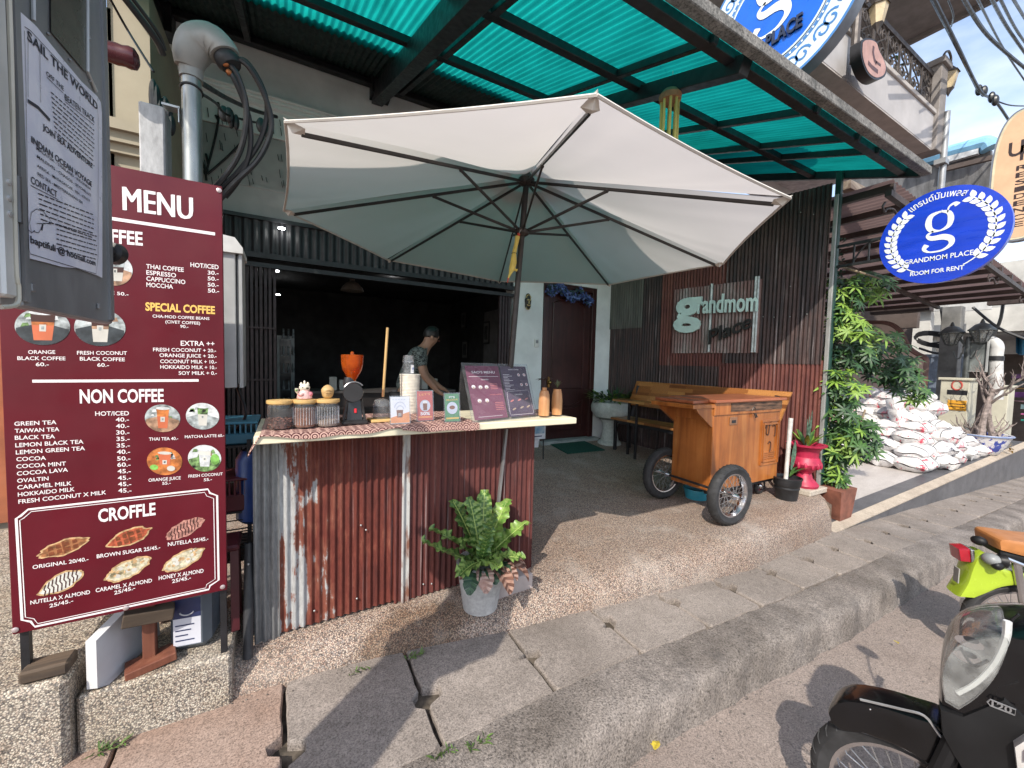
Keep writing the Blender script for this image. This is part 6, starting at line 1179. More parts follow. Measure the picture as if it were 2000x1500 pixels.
def sandbag(x, y, z, yaw, tilt=0, roll=0, k=None, lab=None):
    k = bagn[0] % 8 if k is None else k; bagn[0] += 1
    txt = ('red printed', 'plain white', 'dark printed', 'pink printed', 'plain white', 'red printed', 'pink printed', 'dark printed')[k]
    lab = lab if lab else 'white sandbag among the middle of the heap on the marble forecourt'
    if k not in first:
        o = protos[k].build('sandbag', smooth=60); first[k] = o
    else: o = first[k].copy(); COL.objects.link(o)
    o.location = (x, y, z); o.rotation_euler = (rad(roll), rad(tilt), rad(yaw)); tag(o, lab, 'sandbag', 'white sandbags heaped on the forecourt')
rr = random.Random(12)
def mz(x): return zmar(x)+.005
UPZ = [0, .17, .34, .51, .68, .84, .98]
# a stepped heap: every level draws back from the camera side and from the ledge
for lv in range(7):
    xa, ya, xe = 9.55+.30*lv, 2.36+.085*lv, 11.9-.20*lv; lay = []
    for j in range(5): lay.append((xa+.06*j*(-1 if j > 2 else 1), ya+.19+.37*j, rr.uniform(-14, 8)))
    if lv > 0:
        for j in range(4): lay.append((xa+.45, ya+.3+.40*j, rr.uniform(-20, 20)))
    k = 1
    while xa+.55*k < xe: lay.append((xa+.60*k, ya+.10+rr.uniform(-.03, .05), 88+rr.uniform(-25, 15))); k += 1
    for q, (x, y, yw) in enumerate(lay):
        lab = 'white sandbag in the %s of the heap on the marble forecourt' % ('bottom course' if lv == 0 else 'second course from the ground' if lv == 1 else 'top course' if lv == 6 else 'middle courses')
        if lv == 0 and q in (0, 2, 4): lab = ('white sandbag in the bottom course at the corner nearest the granite ledge', '', 'white sandbag in the middle of the bottom course facing the street', '', 'white sandbag in the bottom course half behind the climbing plant')[q]
        sandbag(x+rr.uniform(-.05, .05), y+rr.uniform(-.04, .04), mz(x)+.165*lv+rr.uniform(-.01, .015), yw, rr.uniform(-4, 10), rr.uniform(-8, 8), None, lab)
for (u, v, X, yaw, ti, ro, lab) in ((1738, 800, 10.4, 100, -75, 10, 'white and pink sandbag standing upright at the back of the heap under the plant'), (1805, 792, 11.3, 60, -12, 0, 'white sandbag with pink print lying on the very top of the heap')):
    p = PX(u, v, X); sandbag(p.x, p.y, p.z-.12, yaw, ti, ro, 3 if ti > -50 else 5, lab)
# ================================================================ PORCELAIN POT WITH BONSAI
pc = V(12.35, 2.30, mz(12.35)); M_porc = bag_mat('porcelain_blue', (.05, .07, .30), .52, (7, 7, 7))
t = thing('porcelain_planter', 'large blue and white porcelain planter with a bare dry bonsai tree', 'plant', pc)
B = MB(M_porc); B.lathe([(.28, 0), (.34, .04), (.48, .28), (.55, .48), (.60, .58), (.62, .60), (.60, .63), (.55, .62), (.5, .54), (0, .52)], pc, 36); B.m(mat('porcelain_rim', (.20, .26, .42), .25)); B.tube(arc(pc+V(0, 0, .60), V(.61, 0, 0), V(0, .61, 0), 0, 360, 36), .025, 8); B.v = [pc+(p-pc)*.66 for p in B.v]; B.build('bowl', t)
B = MB(mat('dry_bark', (.27, .22, .20), .9, var=.35, vs=14, bump=.4, bs=40))
def branch(p, d, L, r, depth):
    pts = [p]; q = Vector(p); dd = Vector(d).normalized()
    for k in range(4): dd = (dd+V(rr.uniform(-.35, .35), rr.uniform(-.35, .35), rr.uniform(-.05, .3))).normalized(); q = q+dd*(L/4); pts.append(q.copy())
    B.tube(pts, [r*(1-.13*k) for k in range(5)], 6)
    if depth:
        for k in range(3): branch(pts[rr.choice((2, 3, 4))], dd+V(rr.uniform(-1, 1), rr.uniform(-1, 1), rr.uniform(-.1, .7)), L*rr.uniform(.4, .6), r*.45, depth-1)
for (dx, dy, w) in ((-.12, 0, .09), (.05, .1, .11), (.12, -.08, .08)):
    B.tube(spline([pc+V(dx*2, dy*2, .5), pc+V(dx, dy, .9), pc+V(.05+dx*.3, -.05, 1.4), pc+V(.10, -.12, 1.75)], 4), [w*1.2, w*1.1, w, w*.95, w*.9, w*.85, w*.8, w*.75, w*.7, w*.65, w*.6, w*.55, w*.5], 8)
for a in range(7): branch(pc+V(.08, -.08, 1.15+.1*a), (math.cos(a*2.2), math.sin(a*2.2)-.3, .6), .8, .04, 2)
for a in range(9): branch(pc+V(.3*math.cos(a), .3*math.sin(a), .55), (math.cos(a*1.3), math.sin(a), .35), .45, .03, 1)
B.v = [pc+V((p-pc).x*.62, (p-pc).y*.62, (p-pc).z*.76) if (p-pc).z > .55 else pc+(p-pc)*.68 for p in B.v]; B.build('trunk', t)
B = MB(mat('yellow_leaf', (.50, .30, .05), .6, var=.4)); 
for k in range(30): B.leaf(pc+V(.75+R_(0, .3), -.35+R_(-.2, .2), .12+R_(-.1, .3)), V(R_(0, 1), R_(-1, .4), R_(-.4, .6)), V(0, 0, 1), .16, .06, .4, .2, 3)
B.m(M_lf)
for k in range(40): B.leaf(pc+V(.75, .1, .9), V(R_(.1, .9), R_(-.8, .5), R_(-.3, .8)), V(0, 0, 1), R_(.4, .8), .04, .9, .2, 5)
B.v = [pc+(p-pc)*.55 for p in B.v]; B.build('leaves', t)
# ================================================================ TWIN LANTERN LAMP POST AND STREET CABINETS
LX = 13.4; lp = PX(1880, 800, LX); M_lpm = mat('lamp_iron', (.09, .10, .10), .5, var=.3, metal=.3)
t = thing('lamp_post', 'grey twin lantern lamp post behind the sandbags', 'street lamp', (lp.x, lp.y, mz(13.4)))
B = MB(M_lpm); top = PX(1887, 668, LX); B.lathe([(.12, 0), (.12, .5), (.08, .6), (.065, 1.4), (.08, 1.42), (.08, 1.47), (.055, 1.5), (.05, top.z-mz(13.4)), (.03, top.z-mz(13.4)+.12)], (lp.x, lp.y, mz(13.4)), 14); B.build('pole', t)
def lantern(u, v, X, parent):
    c = PX(u, v, X); k = .74
    B = MB(M_lpm); B.lathe([(.12*k, -.20*k), (.14*k, -.17*k), (.06*k, -.23*k)], c, 8); B.lathe([(.30*k, .17*k), (.30*k, .20*k), (.26*k, .24*k), (.15*k, .36*k), (.06*k, .40*k), (.02*k, .52*k), (0, .53*k)], c, 8)
    for q in range(8): a = q*.785; B.tube([c+V(.13*k*math.cos(a), .13*k*math.sin(a), -.17*k), c+V(.26*k*math.cos(a), .26*k*math.sin(a), .18*k)], .012, 4)
    o = B.build('lantern', parent); B = MB(glass_mat('lantern_glass', (.8, .82, .8), .2, tint=.7, gl=.3)); B.lathe([(.125*k, -.17*k), (.25*k, .17*k)], c, 8); B.build('glass', o)
    B = MB(mat('bulb', (.7, .7, .66), .4)); B.ell(c+V(0, 0, .02), .06, .06, .10); B.build('bulb', o)
    return c
c1 = lantern(1858, 662, LX, t); c2 = lantern(1917, 657, LX, t)
B = MB(M_lpm); 
for c in (c1, c2): B.tube(spline([top+V(0, 0, -.1), (top+c)/2+V(0, 0, .08), c+V(0, 0, .2)], 5), .025, 7); B.tube(arc((top+c)/2+V(0, 0, -.22), (c-top)*.28, V(0, 0, .2), 190, 350, 8), .016, 6)
B.build('arm', t)
def streetbox(u0, u1, v0, X, w, lab, sign):
    a, b_ = PX(u0, v0, X), PX(u1, v0, X); t = thing('utility_cabinet', lab, 'utility cabinet', (X, (a.y+b_.y)/2, zs(X))); M_be = mat('beige_paint', (.47, .45, .36), .55, var=.10, vs=3); B = MB(M_be); B.bx(X, X+w, b_.y, a.y, zs(X)-.1, a.z-.06, .01); B.build('box', t)
    B = MB(M_be); B.bx(X-.04, X+w+.04, b_.y-.04, a.y+.04, a.z-.058, a.z, .012); B.build('roof', t)
    if sign:
        c = V(X-.004, a.y*.42+b_.y*.58, 0); B = MB(mat('logo_red', (.45, .08, .06), .5)); B.tube(arc(V(c.x, c.y, PX(1860, 752, X).z), V(0, .075, 0), V(0, 0, .10), 0, 360, 24), .014, 6); B.build('emblem', t)
        B = MB(M_black); z = PX(1860, 766, X).z; B.bx(X-.006, X, c.y-.16, c.y+.14, z-.05, z+.05); B.build('name_plate', t); B = MB(mat('hazard_orange', (.70, .34, .03), .5)); z = PX(1860, 792, X).z; B.bx(X-.006, X, c.y-.16, c.y+.12, z-.10, z+.12); B.m(M_black); B.bx(X-.008, X, c.y-.14, c.y+.08, z+.03, z+.045); B.bx(X-.008, X, c.y-.14, c.y+.10, z-.03, z-.015); B.build('hazard_label', t)
    else:
        B = MB(M_black); B.bx(X-.006, X, b_.y+.15, a.y-.25, a.z-.24, a.z-.21); B.build('slot', t)
streetbox(1838, 1895, 737, 12.6, .6, 'beige steel street cabinet with a red emblem behind the lamp post', True); streetbox(1938, 1971, 752, 15.0, .6, 'beige steel street cabinet without emblem right of the dry bonsai', False)
t = thing('bent_pipe', 'thick pale pipe with an elbow rising beside the bonsai', 'pipe', PX(1945, 760, 13.5)); B = MB(mat('pale_pipe', (.50, .50, .49), .5, var=.15)); P_ = [PX(u, v, 13.5) for u, v in ((1945, 780), (1945, 700), (1947, 678), (1940, 668), (1925, 665))]; B.tube(spline(P_, 5), .11, 12); B.build('pipe', t); B = MB(M_black); p = P_[1]; B.lathe([(.125, -.05), (.125, .05)], p, 12); B.build('collar', t)
# ================================================================ NEIGHBOURS ALONG THE STREET
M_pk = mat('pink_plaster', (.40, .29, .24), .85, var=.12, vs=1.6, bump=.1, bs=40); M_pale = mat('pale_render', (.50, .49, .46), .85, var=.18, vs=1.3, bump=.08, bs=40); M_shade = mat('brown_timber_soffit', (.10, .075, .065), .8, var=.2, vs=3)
# awning of pinkish sheets on brown purlins
aw = thing('neighbour_awning', 'pinkish sheet awning on dark brown frames over the neighbouring forecourt', 'awning', (9, 5.5, 3.5))
def za(x): return 3.66-.062*(x-6)
M_aw = translucent_mat('awning_sheet', (.24, .17, .16), (.36, .25, .23), .35, (1, .4, 1), 3)
AX0, AX1, AY0, AY1 = 6.0, 13.6, 1.95, 5.6
B = MB(M_aw); B.corr(V(AX0, AY0, za(AX0)), V(AX1, AY0, za(AX1)), 0, AY1-AY0, V(.062, 0, 1), .11, .012, 6, (0, 1, 0)); B.build('roof_sheet', aw)
M_awf = mat('awning_frame', (.05, .035, .032), .6, var=.2)
for k in range(12):
    x = AX0+.08+k*(AX1-AX0-.16)/11; B = MB(M_awf); B.beam((x, AY0, za(x)-.06), (x, AY1, za(x)-.06), .07, .08); B.build('purlin', aw)
for y in (AY0+.03, 3.4, AY1-.1): B = MB(M_awf); B.beam((AX0, y, za(AX0)-.14), (AX1, y, za(AX1)-.14), .06, .07); B.build('frame_rail', aw)
B = MB(M_awf)
for x in (6.3, 8.4, 10.6, 12.8):
    c = V(x, 2.0, za(x)-.30); B.tube(spline([c+V(-.3, 0, .08), c+V(-.36, 0, .02), c+V(-.30, 0, -.03), c+V(-.24, 0, .02), c+V(-.05, 0, .05), c+V(.1, 0, -.02), c+V(.22, 0, .0), c+V(.28, 0, .06), c+V(.22, 0, .10), c+V(.18, 0, .06)], 4), .012, 6)
B.build('scrollwork', aw)
B = MB(wood_mat('flaking_beam', (.10, .06, .05), (.22, .17, .13), (.34, .29, .24), 0, .5, .8, 0, .2)); B.beam(PX(1650, 362, 6.15), PX(1755, 412, 8.6), .12, .10); B.build('flaking_beam', aw)
# garden wall with a swooping coping
gx = 12.4; t = thing('garden_wall', 'pink garden wall with a swooping brown coping behind the climber', 'wall', (gx, 4, -.1))
cp = [(1640, 632), (1700, 633), (1725, 634), (1742, 640), (1756, 654), (1763, 670), (1772, 684), (1786, 694), (1800, 701), (1803, 706)]
top_ = spline([PX(u, v, gx) for u, v in cp], 4); top_ = [V(gx, p.y, p.z) for p in top_]
B = MB(M_pk); B.prism([V(gx, top_[0].y, -.6)]+top_+[V(gx, top_[-1].y, -.6)], V(.25, 0, 0)); B.build('wall_panel', t); B = MB(mat('brown_coping', (.10, .045, .035), .6)); B.tube([p+V(.1, 0, .02) for p in top_]+[V(gx+.1, top_[-1].y, .2)], .075, 8); B.build('coping', t)
# house
nh = thing('neighbour_house', 'pale two storey house with shaded porch beyond the sandbags', 'building', (17, 5, 0))
B = MB(M_pale)
def slabX(B, u0, v0, u1, v1, X, d=.3): a, b_ = PX(u0, v0, X), PX(u1, v1, X); B.bx(X, X+d, b_.y, a.y, b_.z, a.z)
slabX(B, 1600, 560, 2150, 592, 19.0); B.build('upper_wall', nh)
B = MB(M_pale); slabX(B, 1786, 612, 2150, 640, 17.0, .6); slabX(B, 1786, 600, 1812, 694, 16.0, .3); slabX(B, 1795, 640, 1812, 900, 17.5, .3); B.build('porch_beam', nh)
B = MB(mat('weathered_white', (.56, .56, .55), .7, var=.25, vs=2, st=(1, 1, .4))); slabX(B, 1790, 585, 1850, 606, 15.8, .1); B.build('white_board', nh); B = MB(MATS['weathered_white']); slabX(B, 1850, 572, 1935, 604, 16.2, .1); B.build('white_board', nh); B = MB(MATS['weathered_white']); slabX(B, 1700, 655, 2150, 690, 20.0, .3); B.build('white_board', nh)
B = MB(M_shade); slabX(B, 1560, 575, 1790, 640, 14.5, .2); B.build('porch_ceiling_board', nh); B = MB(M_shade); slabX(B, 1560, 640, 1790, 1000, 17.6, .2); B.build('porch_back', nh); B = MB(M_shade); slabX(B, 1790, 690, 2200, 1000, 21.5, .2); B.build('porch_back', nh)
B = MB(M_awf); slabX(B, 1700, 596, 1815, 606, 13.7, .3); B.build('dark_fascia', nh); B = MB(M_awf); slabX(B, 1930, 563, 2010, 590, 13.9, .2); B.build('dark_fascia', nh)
B = MB(mat('grey_soffit', (.30, .30, .30), .8)); a = PX(1790, 645, 17); B.bx(17.2, 21.5, .5, a.y, a.z-.2, a.z-.1); B.build('porch_ceiling', nh)
t = thing('iron_gate', 'blue grey folding iron gate beside the garden wall', 'gate', (15.5, 4, 0)); a, b_ = PX(1806, 692, 15.4), PX(1872, 900, 15.4); M_ig = mat('gate_blue_grey', (.16, .19, .24), .5, var=.2, metal=.2)
B = MB(M_ig)
n = 22
for k in range(n): y = a.y+(b_.y-a.y)*k/(n-1); B.bx(15.4, 15.44, y-.018, y+.018, b_.z, a.z)
for f in (.02, .25, .5, .75, .98): z = b_.z+(a.z-b_.z)*f; B.bx(15.38, 15.40, b_.y, a.y, z-.02, z+.02)
B.build('bars', t); B = MB(mat('gate_panel', (.26, .29, .33), .6)); B.bx(15.5, 15.55, b_.y, a.y, b_.z, a.z); B.build('backing', t)
t = thing('notice_box', 'grey glazed notice box hanging behind the lamp post', 'box', PX(1905, 700, 13.4)); a, b_ = PX(1892, 668, 13.4), PX(1926, 726, 13.4); B = MB(mat('notice_grey', (.16, .18, .18), .4, var=.4, vs=3)); B.bx(13.4, 13.6, b_.y, a.y, b_.z, a.z); B.build('casing', t); B = MB(mat('notice_frame', (.32, .33, .33), .5)); B.tube([V(13.38, a.y, a.z), V(13.38, b_.y, a.z), V(13.38, b_.y, b_.z), V(13.38, a.y, b_.z)], .025, 6, closed=True); B.build('frame', t)
B = MB(M_cab)
for k in range(6): c = PX(1815+4*k, 660+3*(k % 3), 14.6); B.tube(arc(c, V(0, .28+.03*k, .02*k), V(0, .06, .14+.01*k), 0, 340, 16), .02, 6)
for pl in ([(1838, 600), (1842, 640), (1838, 690)], [(1795, 680), (1830, 690), (1860, 684)], [(1962, 560), (1955, 620), (1936, 665)], [(1900, 600), (1950, 640), (2010, 665)]): B.tube(spline([PX(u, v, 14.4) for u, v in pl], 5), .03, 6)
tag(B.build('cable_tangle', loc=PX(1840, 660, 14.5)), 'tangle of black cables looped above the iron gate', 'cable')
t = thing('grey_column', 'grey concrete column between the iron gate and lamp post', 'column', PX(1848, 760, 14.2)); a, b_ = PX(1840, 600, 14.2), PX(1854, 900, 14.2); B = MB(mat('column_grey', (.17, .17, .165), .85, var=.25, vs=3)); B.bx(14.2, 14.5, b_.y, a.y, b_.z, a.z, .01); B.build('shaft', t)
# bright stall far right
st_ = thing('market_stall', 'stall front with purple, magenta and teal poster panels at the right edge', 'stall', PX(2000, 780, 19)); rr = random.Random(9)
for (u0, v0, u1, v1, c) in ((1976, 730, 2100, 742, (.30, .12, .34)), (1980, 744, 2020, 756, (.12, .15, .16)), (1973, 757, 2100, 764, (.42, .25, .06)), (1970, 765, 2100, 782, (.22, .06, .28)), (1970, 783, 2100, 789, (.55, .30, .34)), (1994, 790, 2100, 806, (.35, .50, .50)), (1994, 807, 2100, 818, (.50, .12, .30)), (1994, 819, 2100, 831, (.04, .32, .26))):
    B = MB(mat('poster_%d' % v0, c, .5, var=.5, vs=1.8)); slabX(B, u0, v0, u1, v1, 19.0+rr.uniform(0, .1), .15); B.build('poster_panel', st_)
t = thing('blue_tarp', 'blue plastic sheet hanging at the right edge below the pale fascia', 'tarp', PX(1995, 670, 18.5)); B = MB(mat('tarp_blue', (.04, .20, .36), .5, var=.3, vs=2)); B.grid(lambda u, v: PX(1984+60*u, 648+(40+6*math.sin(u*9))*v, 18.5+.1*math.sin(u*20)), 14, 6); B.build('sheet', t)
# blue gutter roof behind the pole
t = thing('grey_shed_roof', 'grey corrugated roof with pale blue gutter under the balcony column', 'roof', PX(1890, 340, 14)); X = 14.0
B = MB(mat('roof_grey', (.17, .17, .175), .7, var=.3, vs=2, st=(1, 4, 1))); P_ = [PX(1640, 330, X), PX(1848, 312, X), PX(1934, 292, X), PX(1940, 400, X+.2), PX(1850, 470, X+.4), PX(1640, 470, X+.4)]; B.prism(P_, V(.2, 0, .02)); B.build('roof_sheet', t)
B = MB(mat('gutter_blue', (.20, .42, .62), .5, var=.15, vs=3)); B.tube(spline([PX(1790, 318, X-.1), PX(1848, 300, X-.1), PX(1900, 286, X-.1), PX(1926, 280, X-.1), PX(1934, 290, X-.1)], 5), .16, 10); B.m(mat('flaking_white', (.5, .52, .54), .7, var=.3)); B.beam(PX(1850, 312, X-.15), PX(1912, 294, X-.15), .12, .16); B.build('gutter', t); B = MB(M_shade); B.beam(PX(1848, 330, X-.3), PX(1938, 308, X-.3), .1, .1); B.build('bracket', t)
# ---------------- balcony
bal = thing('balcony', 'grey upper balcony with wrought iron railing above the green canopy', 'balcony', (7.5, 2.6, 5.2)); BYb = 2.6
M_bw = mat('balcony_paint', (.42, .405, .405), .75, var=.10, vs=2); M_bg = mat('balcony_grey', (.24, .22, .21), .8, var=.12)
zb_ = 5.20; B = MB(M_bw); B.bx(4.85, 9.62, BYb, BYb+.12, zb_+.05, 5.80, .004); B.build('fascia', bal)
B = MB(mat('soffit_grey', (.42, .39, .37), .8, var=.1)); B.bx(4.85, 9.62, BYb+.004, BYb+.42, zb_+.03, zb_+.048); B.bx(4.85, 9.66, BYb-.03, BYb+.16, 5.802, 5.87, .006); B.build('ledge', bal)
B = MB(mat('soffit_strip', (.66, .64, .63), .8))
for k in range(30): B.bx(4.2+k*.18, 4.2+k*.18+.165, BYb+.43, 4.6, zb_+.01, zb_+.04)
B.build('soffit', bal)
B = MB(M_bg); B.bx(9.46, 9.74, BYb-.06, BYb+.2, 5.22, 6.62, .01); B.bx(9.42, 9.78, BYb-.1, BYb+.24, 6.60, 6.70, .008); B.build('column', bal); B = MB(M_bg); B.bx(6.05, 6.25, BYb-.02, BYb+.2, 5.872, 7.6); B.build('column', bal)
B = MB(mat('zinc_pipe', (.34, .35, .36), .45, metal=.4)); B.cyl(V(9.75, BYb-.08, 3.4), V(9.75, BYb-.08, 5.9), .045, .045, 12); B.bx(9.62, 9.80, BYb-.14, BYb, 5.02, 5.10); B.build('downpipe', bal)
M_wi = mat('wrought_iron', (.10, .085, .078), .5, var=.3, metal=.3)
B = MB(M_wi); B.bx(6.2, 9.5, BYb+.04, BYb+.09, 6.45, 6.52); B.bx(6.2, 9.5, BYb+.05, BYb+.08, 5.90, 5.93)
for k in range(8): x = 6.32+k*.45; B.bx(x-.012, x+.012, BYb+.05, BYb+.075, 5.88, 6.5)
B.build('handrail', bal)
B = MB(M_wi)
def scroll(c, r, s, n=22, turns=1.4): return [c+V(s*(r*(1-.75*i/n))*math.cos(turns*6.283*i/n), 0, (r*(1-.75*i/n))*math.sin(turns*6.283*i/n)) for i in range(n+1)]
for k in range(7):
    x = 6.54+k*.45
    for dz, s in ((6.32, 1), (6.06, -1)):
        for sx in (-1, 1): B.tube(scroll(V(x+sx*.10, BYb+.06, dz), .10, s*sx), .011, 5)
    B.tube(spline([V(x, BYb+.06, 5.92), V(x-.16, BYb+.06, 6.1), V(x, BYb+.06, 6.22), V(x+.16, BYb+.06, 6.34), V(x, BYb+.06, 6.48)], 5), .010, 5)
    B.tube(spline([V(x, BYb+.06, 5.92), V(x+.16, BYb+.06, 6.1), V(x, BYb+.06, 6.22), V(x-.16, BYb+.06, 6.34), V(x, BYb+.06, 6.48)], 5), .010, 5)
B.build('scrollwork', bal)
B = MB(M_bg); B.bx(5.2, 10.1, 1.9, 5.4, 7.62, 7.72); B.bx(5.2, 10.1, 1.86, 1.92, 7.55, 7.8); B.bx(10.05, 10.12, 1.9, 5.4, 7.55, 7.8); B.build('eave', bal)
B = MB(M_bw); B.bx(4.2, 9.5, 4.6, 4.75, 4.9, 7.6); B.build('rear_wall', bal)
B = MB(M_lf3)
for k in range(70): p = V(R_(7.8, 8.9), BYb+.3+R_(-.1, .25), R_(5.9, 6.55)); B.m(random.choice((M_lf, M_lf3, M_lf2))); B.leaf(p, V(R_(-1, 1), R_(-1, .6), R_(-.4, 1)), V(0, 0, 1), .16, .06, .3, .2, 3)
tag(B.build('balcony_plants', loc=(8.3, 2.9, 5.9)), 'green plants behind the wrought iron balcony railing', 'plant')
def wlamp(p, lab, s=1):
    t = thing('wall_lantern', lab, 'lamp', p); B = MB(M_wi); B.lathe([(.05*s, .10*s), (.10*s, .06*s), (.11*s, .04*s), (.03*s, .14*s), (.015*s, .18*s)], p, 6); B.lathe([(.06*s, -.16*s), (.03*s, -.20*s), (.012*s, -.24*s), (0, -.27*s)], p, 6); B.tube(spline([p+V(-.30*s, .0, -.05*s), p+V(-.28*s, 0, .18*s), p+V(-.12*s, 0, .30*s), p+V(0, 0, .26*s), p+V(.0, 0, .16*s)], 5), .014*s, 6); B.tube(scroll(p+V(-.16*s, 0, .16*s), .06*s, 1), .008*s, 5); B.build('bracket', t)
    B = MB(mat('lantern_amber_glass', (.52, .42, .26), .3)); B.lathe([(.055*s, -.16*s), (.095*s, .05*s)], p, 6); B.build('glass', t)
wlamp(V(10.05, BYb-.0, 6.62), 'small black wall lantern with amber glass on the balcony end column', 1.25); wlamp(PY(1716, 20, 2.45), 'wall lantern with gold glass at the top of the balcony railing', 1.1)
# ---------------- signs
M_blue = mat('sign_blue', (.008, .045, .50), .32, var=.10, vs=3, coat=.2, st=(1, 1, 4)); M_sw = mat('sign_white', (.70, .74, .76), .45, var=.06); M_rim = mat('sign_rim', (.20, .22, .26), .4, metal=.3)
def sign_frame(X, cy, cz): 
    def Q(a, b_, o=0): return V(X-o, cy-a, cz+b_)    # a to the reader's right (towards the street), b up, o towards the reader
    return Q
def wreath(B, Q, cx, cz, R, a0, a1, n, L, W, flip, o):
    for k in range(n):
        a = rad(a0+(a1-a0)*k/(n-1)); c = V(cx+R*math.cos(a), cz+R*math.sin(a), 0); tdir = V(-math.sin(a), math.cos(a), 0)*(1 if a1 > a0 else -1); rdir = V(math.cos(a), math.sin(a), 0)
        for s in (-1, 1):
            d = (tdir*.75+rdir*s*.66).normalized(); e = V(-d.y, d.x, 0); pts = []
            for (t, w) in ((0, 0), (.25, .42), (.5, .5), (.75, .36), (1, 0), (.75, -.36), (.5, -.5), (.25, -.42)):
                p = c+d*(L*t)+e*(W*w); pts.append(Q(p.x, p.y, o))
            B.poly(pts)
    B.ribbon([Q(cx+R*math.cos(rad(a0+(a1-a0)*k/20)), cz+R*math.sin(rad(a0+(a1-a0)*k/20)), o) for k in range(-3, 21)], .010, V(-1, 0, 0))
def arctext(B, Q, st, R, a_mid, span, cap, o, bold=.01, inward=False):
    n = len(st); vs, fs, w, hh = text_geo(st, bold, False); out = []
    for (x, y, z) in vs:
        f = x/w-.5
        if not inward: a = rad(a_mid-span*f); r = R+y*cap/hh
        else: a = rad(a_mid+span*f); r = R-y*cap/hh
        out.append(Q(r*math.cos(a), r*math.sin(a), o))
    B.add(out, fs)
def gglyph(B, Q, x, z, h, o, m=None):
    # two-storey g with an ear, drawn as swelling strokes
    def st(pts, ws):
        P_ = spline([V(p[0]*h+x, p[1]*h+z, 0) for p in pts], 6); n = len(P_); W_ = [ws[min(int(i/6), len(ws)-2)]*(1-(i % 6)/6)+ws[min(int(i/6)+1, len(ws)-1)]*((i % 6)/6) for i in range(n)]
        B.ribbon([Q(p.x, p.y, o) for p in P_], [q*h for q in W_], V(-1, 0, 0))
    st([(.02, .44), (-.13, .38), (-.17, .22), (-.12, .07), (.02, .02), (.15, .09), (.18, .24), (.14, .38), (.02, .44)], [.03, .09, .11, .09, .03, .08, .10, .08, .03])
    st([(.12, .38), (.14, .50), (.22, .55), (.27, .50)], [.02, .03, .06, .11])
    st([(-.08, .04), (-.17, -.04), (-.10, -.12), (.08, -.13), (.20, -.20), (.21, -.32), (.08, -.42), (-.12, -.42), (-.21, -.34), (-.17, -.25)], [.03, .05, .10, .12, .11, .08, .04, .03, .07, .11])
# oval-looking round blue sign
X = 5.80; c0 = PX(1835, 460, X); Rr = .475; Q = sign_frame(X, c0.y, c0.z)
sg = thing('round_blue_sign', 'round blue hanging sign with white wreath and room for rent lettering', 'sign', c0)
B = MB(M_blue); B.prism([Q(Rr*math.cos(a*math.pi/32), Rr*math.sin(a*math.pi/32)) for a in range(64)], V(.06, 0, 0)); B.build('disc', sg)
B = MB(M_sw); wreath(B, Q, 0, .0, .375, 232, 138, 11, .082, .046, 1, .003); wreath(B, Q, 0, 0, .375, -46, 54, 11, .082, .046, 1, .003)
gglyph(B, Q, -.01, .04, .46, .003); B.text('GRANDMOM PLACE', Q(-.255, -.245, .003), Q(.245, -.245, .003), V(0, 0, 1), .048, .012); arctext(B, Q, 'แกรนด์มัมเพลส', .375, 96, 62, .062, .003, .012); B.text('ROOM FOR RENT', Q(-.20, -.375, .003), Q(.19, -.375, .003), V(0, 0, 1), .042, .018); B.build('lettering', sg)
B = MB(M_black); 
for dz in (.10, -.14): B.beam(V(X+.03, 2.40, c0.z+dz), V(X+.03, c0.y+.40, c0.z+dz), .03, .03)
for y in (2.2, 2.06): B.beam(V(X+.03, y, c0.z-.14), V(X+.03, y, c0.z+.1), .015, .015)
B.tube(spline([V(X+.03, 2.2, c0.z-.1), V(X+.03, 2.1, c0.z+.05), V(X+.03, 1.98, c0.z+.09)], 5), .01, 6); B.build('bracket', sg)
# big crest sign over the canopy
X = 4.4; pa_, pb_ = PX(1477, 113, 4.4), PX(1556, 67, 4.4); ccy, ccz, Rr = (pa_.y+pb_.y)/2+.02, (pa_.z+pb_.z)/2+.36, .73; Q = sign_frame(X, ccy, ccz)
sg = thing('crest_sign', 'big round blue and white crest sign with place lettering above the canopy', 'sign', (X, ccy, ccz))
B = MB(M_rim); B.prism([Q(Rr*math.cos(a*math.pi/40), Rr*math.sin(a*math.pi/40)) for a in range(80)], V(.22, 0, 0)); B.build('box', sg)
def ringd(B, r0, r1, o, n=64): B.grid(lambda u, v: Q((r0+(r1-r0)*v)*math.cos(u*6.2832), (r0+(r1-r0)*v)*math.sin(u*6.2832), o), n, 1)
M_sb = mat('sign_mid_blue', (.06, .20, .48), .4, var=.1); M_sb2 = mat('sign_bright_blue', (.006, .12, .60), .35, var=.05); M_pale2 = mat('sign_pale', (.60, .72, .80), .45, var=.08)
B = MB(M_pale2); ringd(B, .52, .78, .004); B.m(M_sb); ringd(B, .765, .79, .006); ringd(B, .525, .56, .006); B.m(M_sb2); B.disc(Q(0, 0, .006), V(0, .50, 0), V(0, 0, .50), 48); B.m(M_pale2); ringd(B, .49, .51, .008)
B.m(M_sw); 
for k in range(60): a = k*.1047; B.disc(Q(.543*math.cos(a), .543*math.sin(a), .008), V(0, .010, 0), V(0, 0, .010), 8)
B.m(M_sb)
for k in range(14):
    a = rad(k*25.7+8); c = V(.66*math.cos(a), .66*math.sin(a), 0)
    for s in (-1, 1):
        pts = [Q(c.x+.075*(1-.7*i/16)*math.cos(a+1.57*s+s*i*.45)+.05*s*math.cos(a+1.57), c.y+.075*(1-.7*i/16)*math.sin(a+1.57*s+s*i*.45)+.05*s*math.sin(a+1.57), .007) for i in range(17)]; B.ribbon(pts, .020, V(-1, 0, 0))
B.build('painted_face', sg)
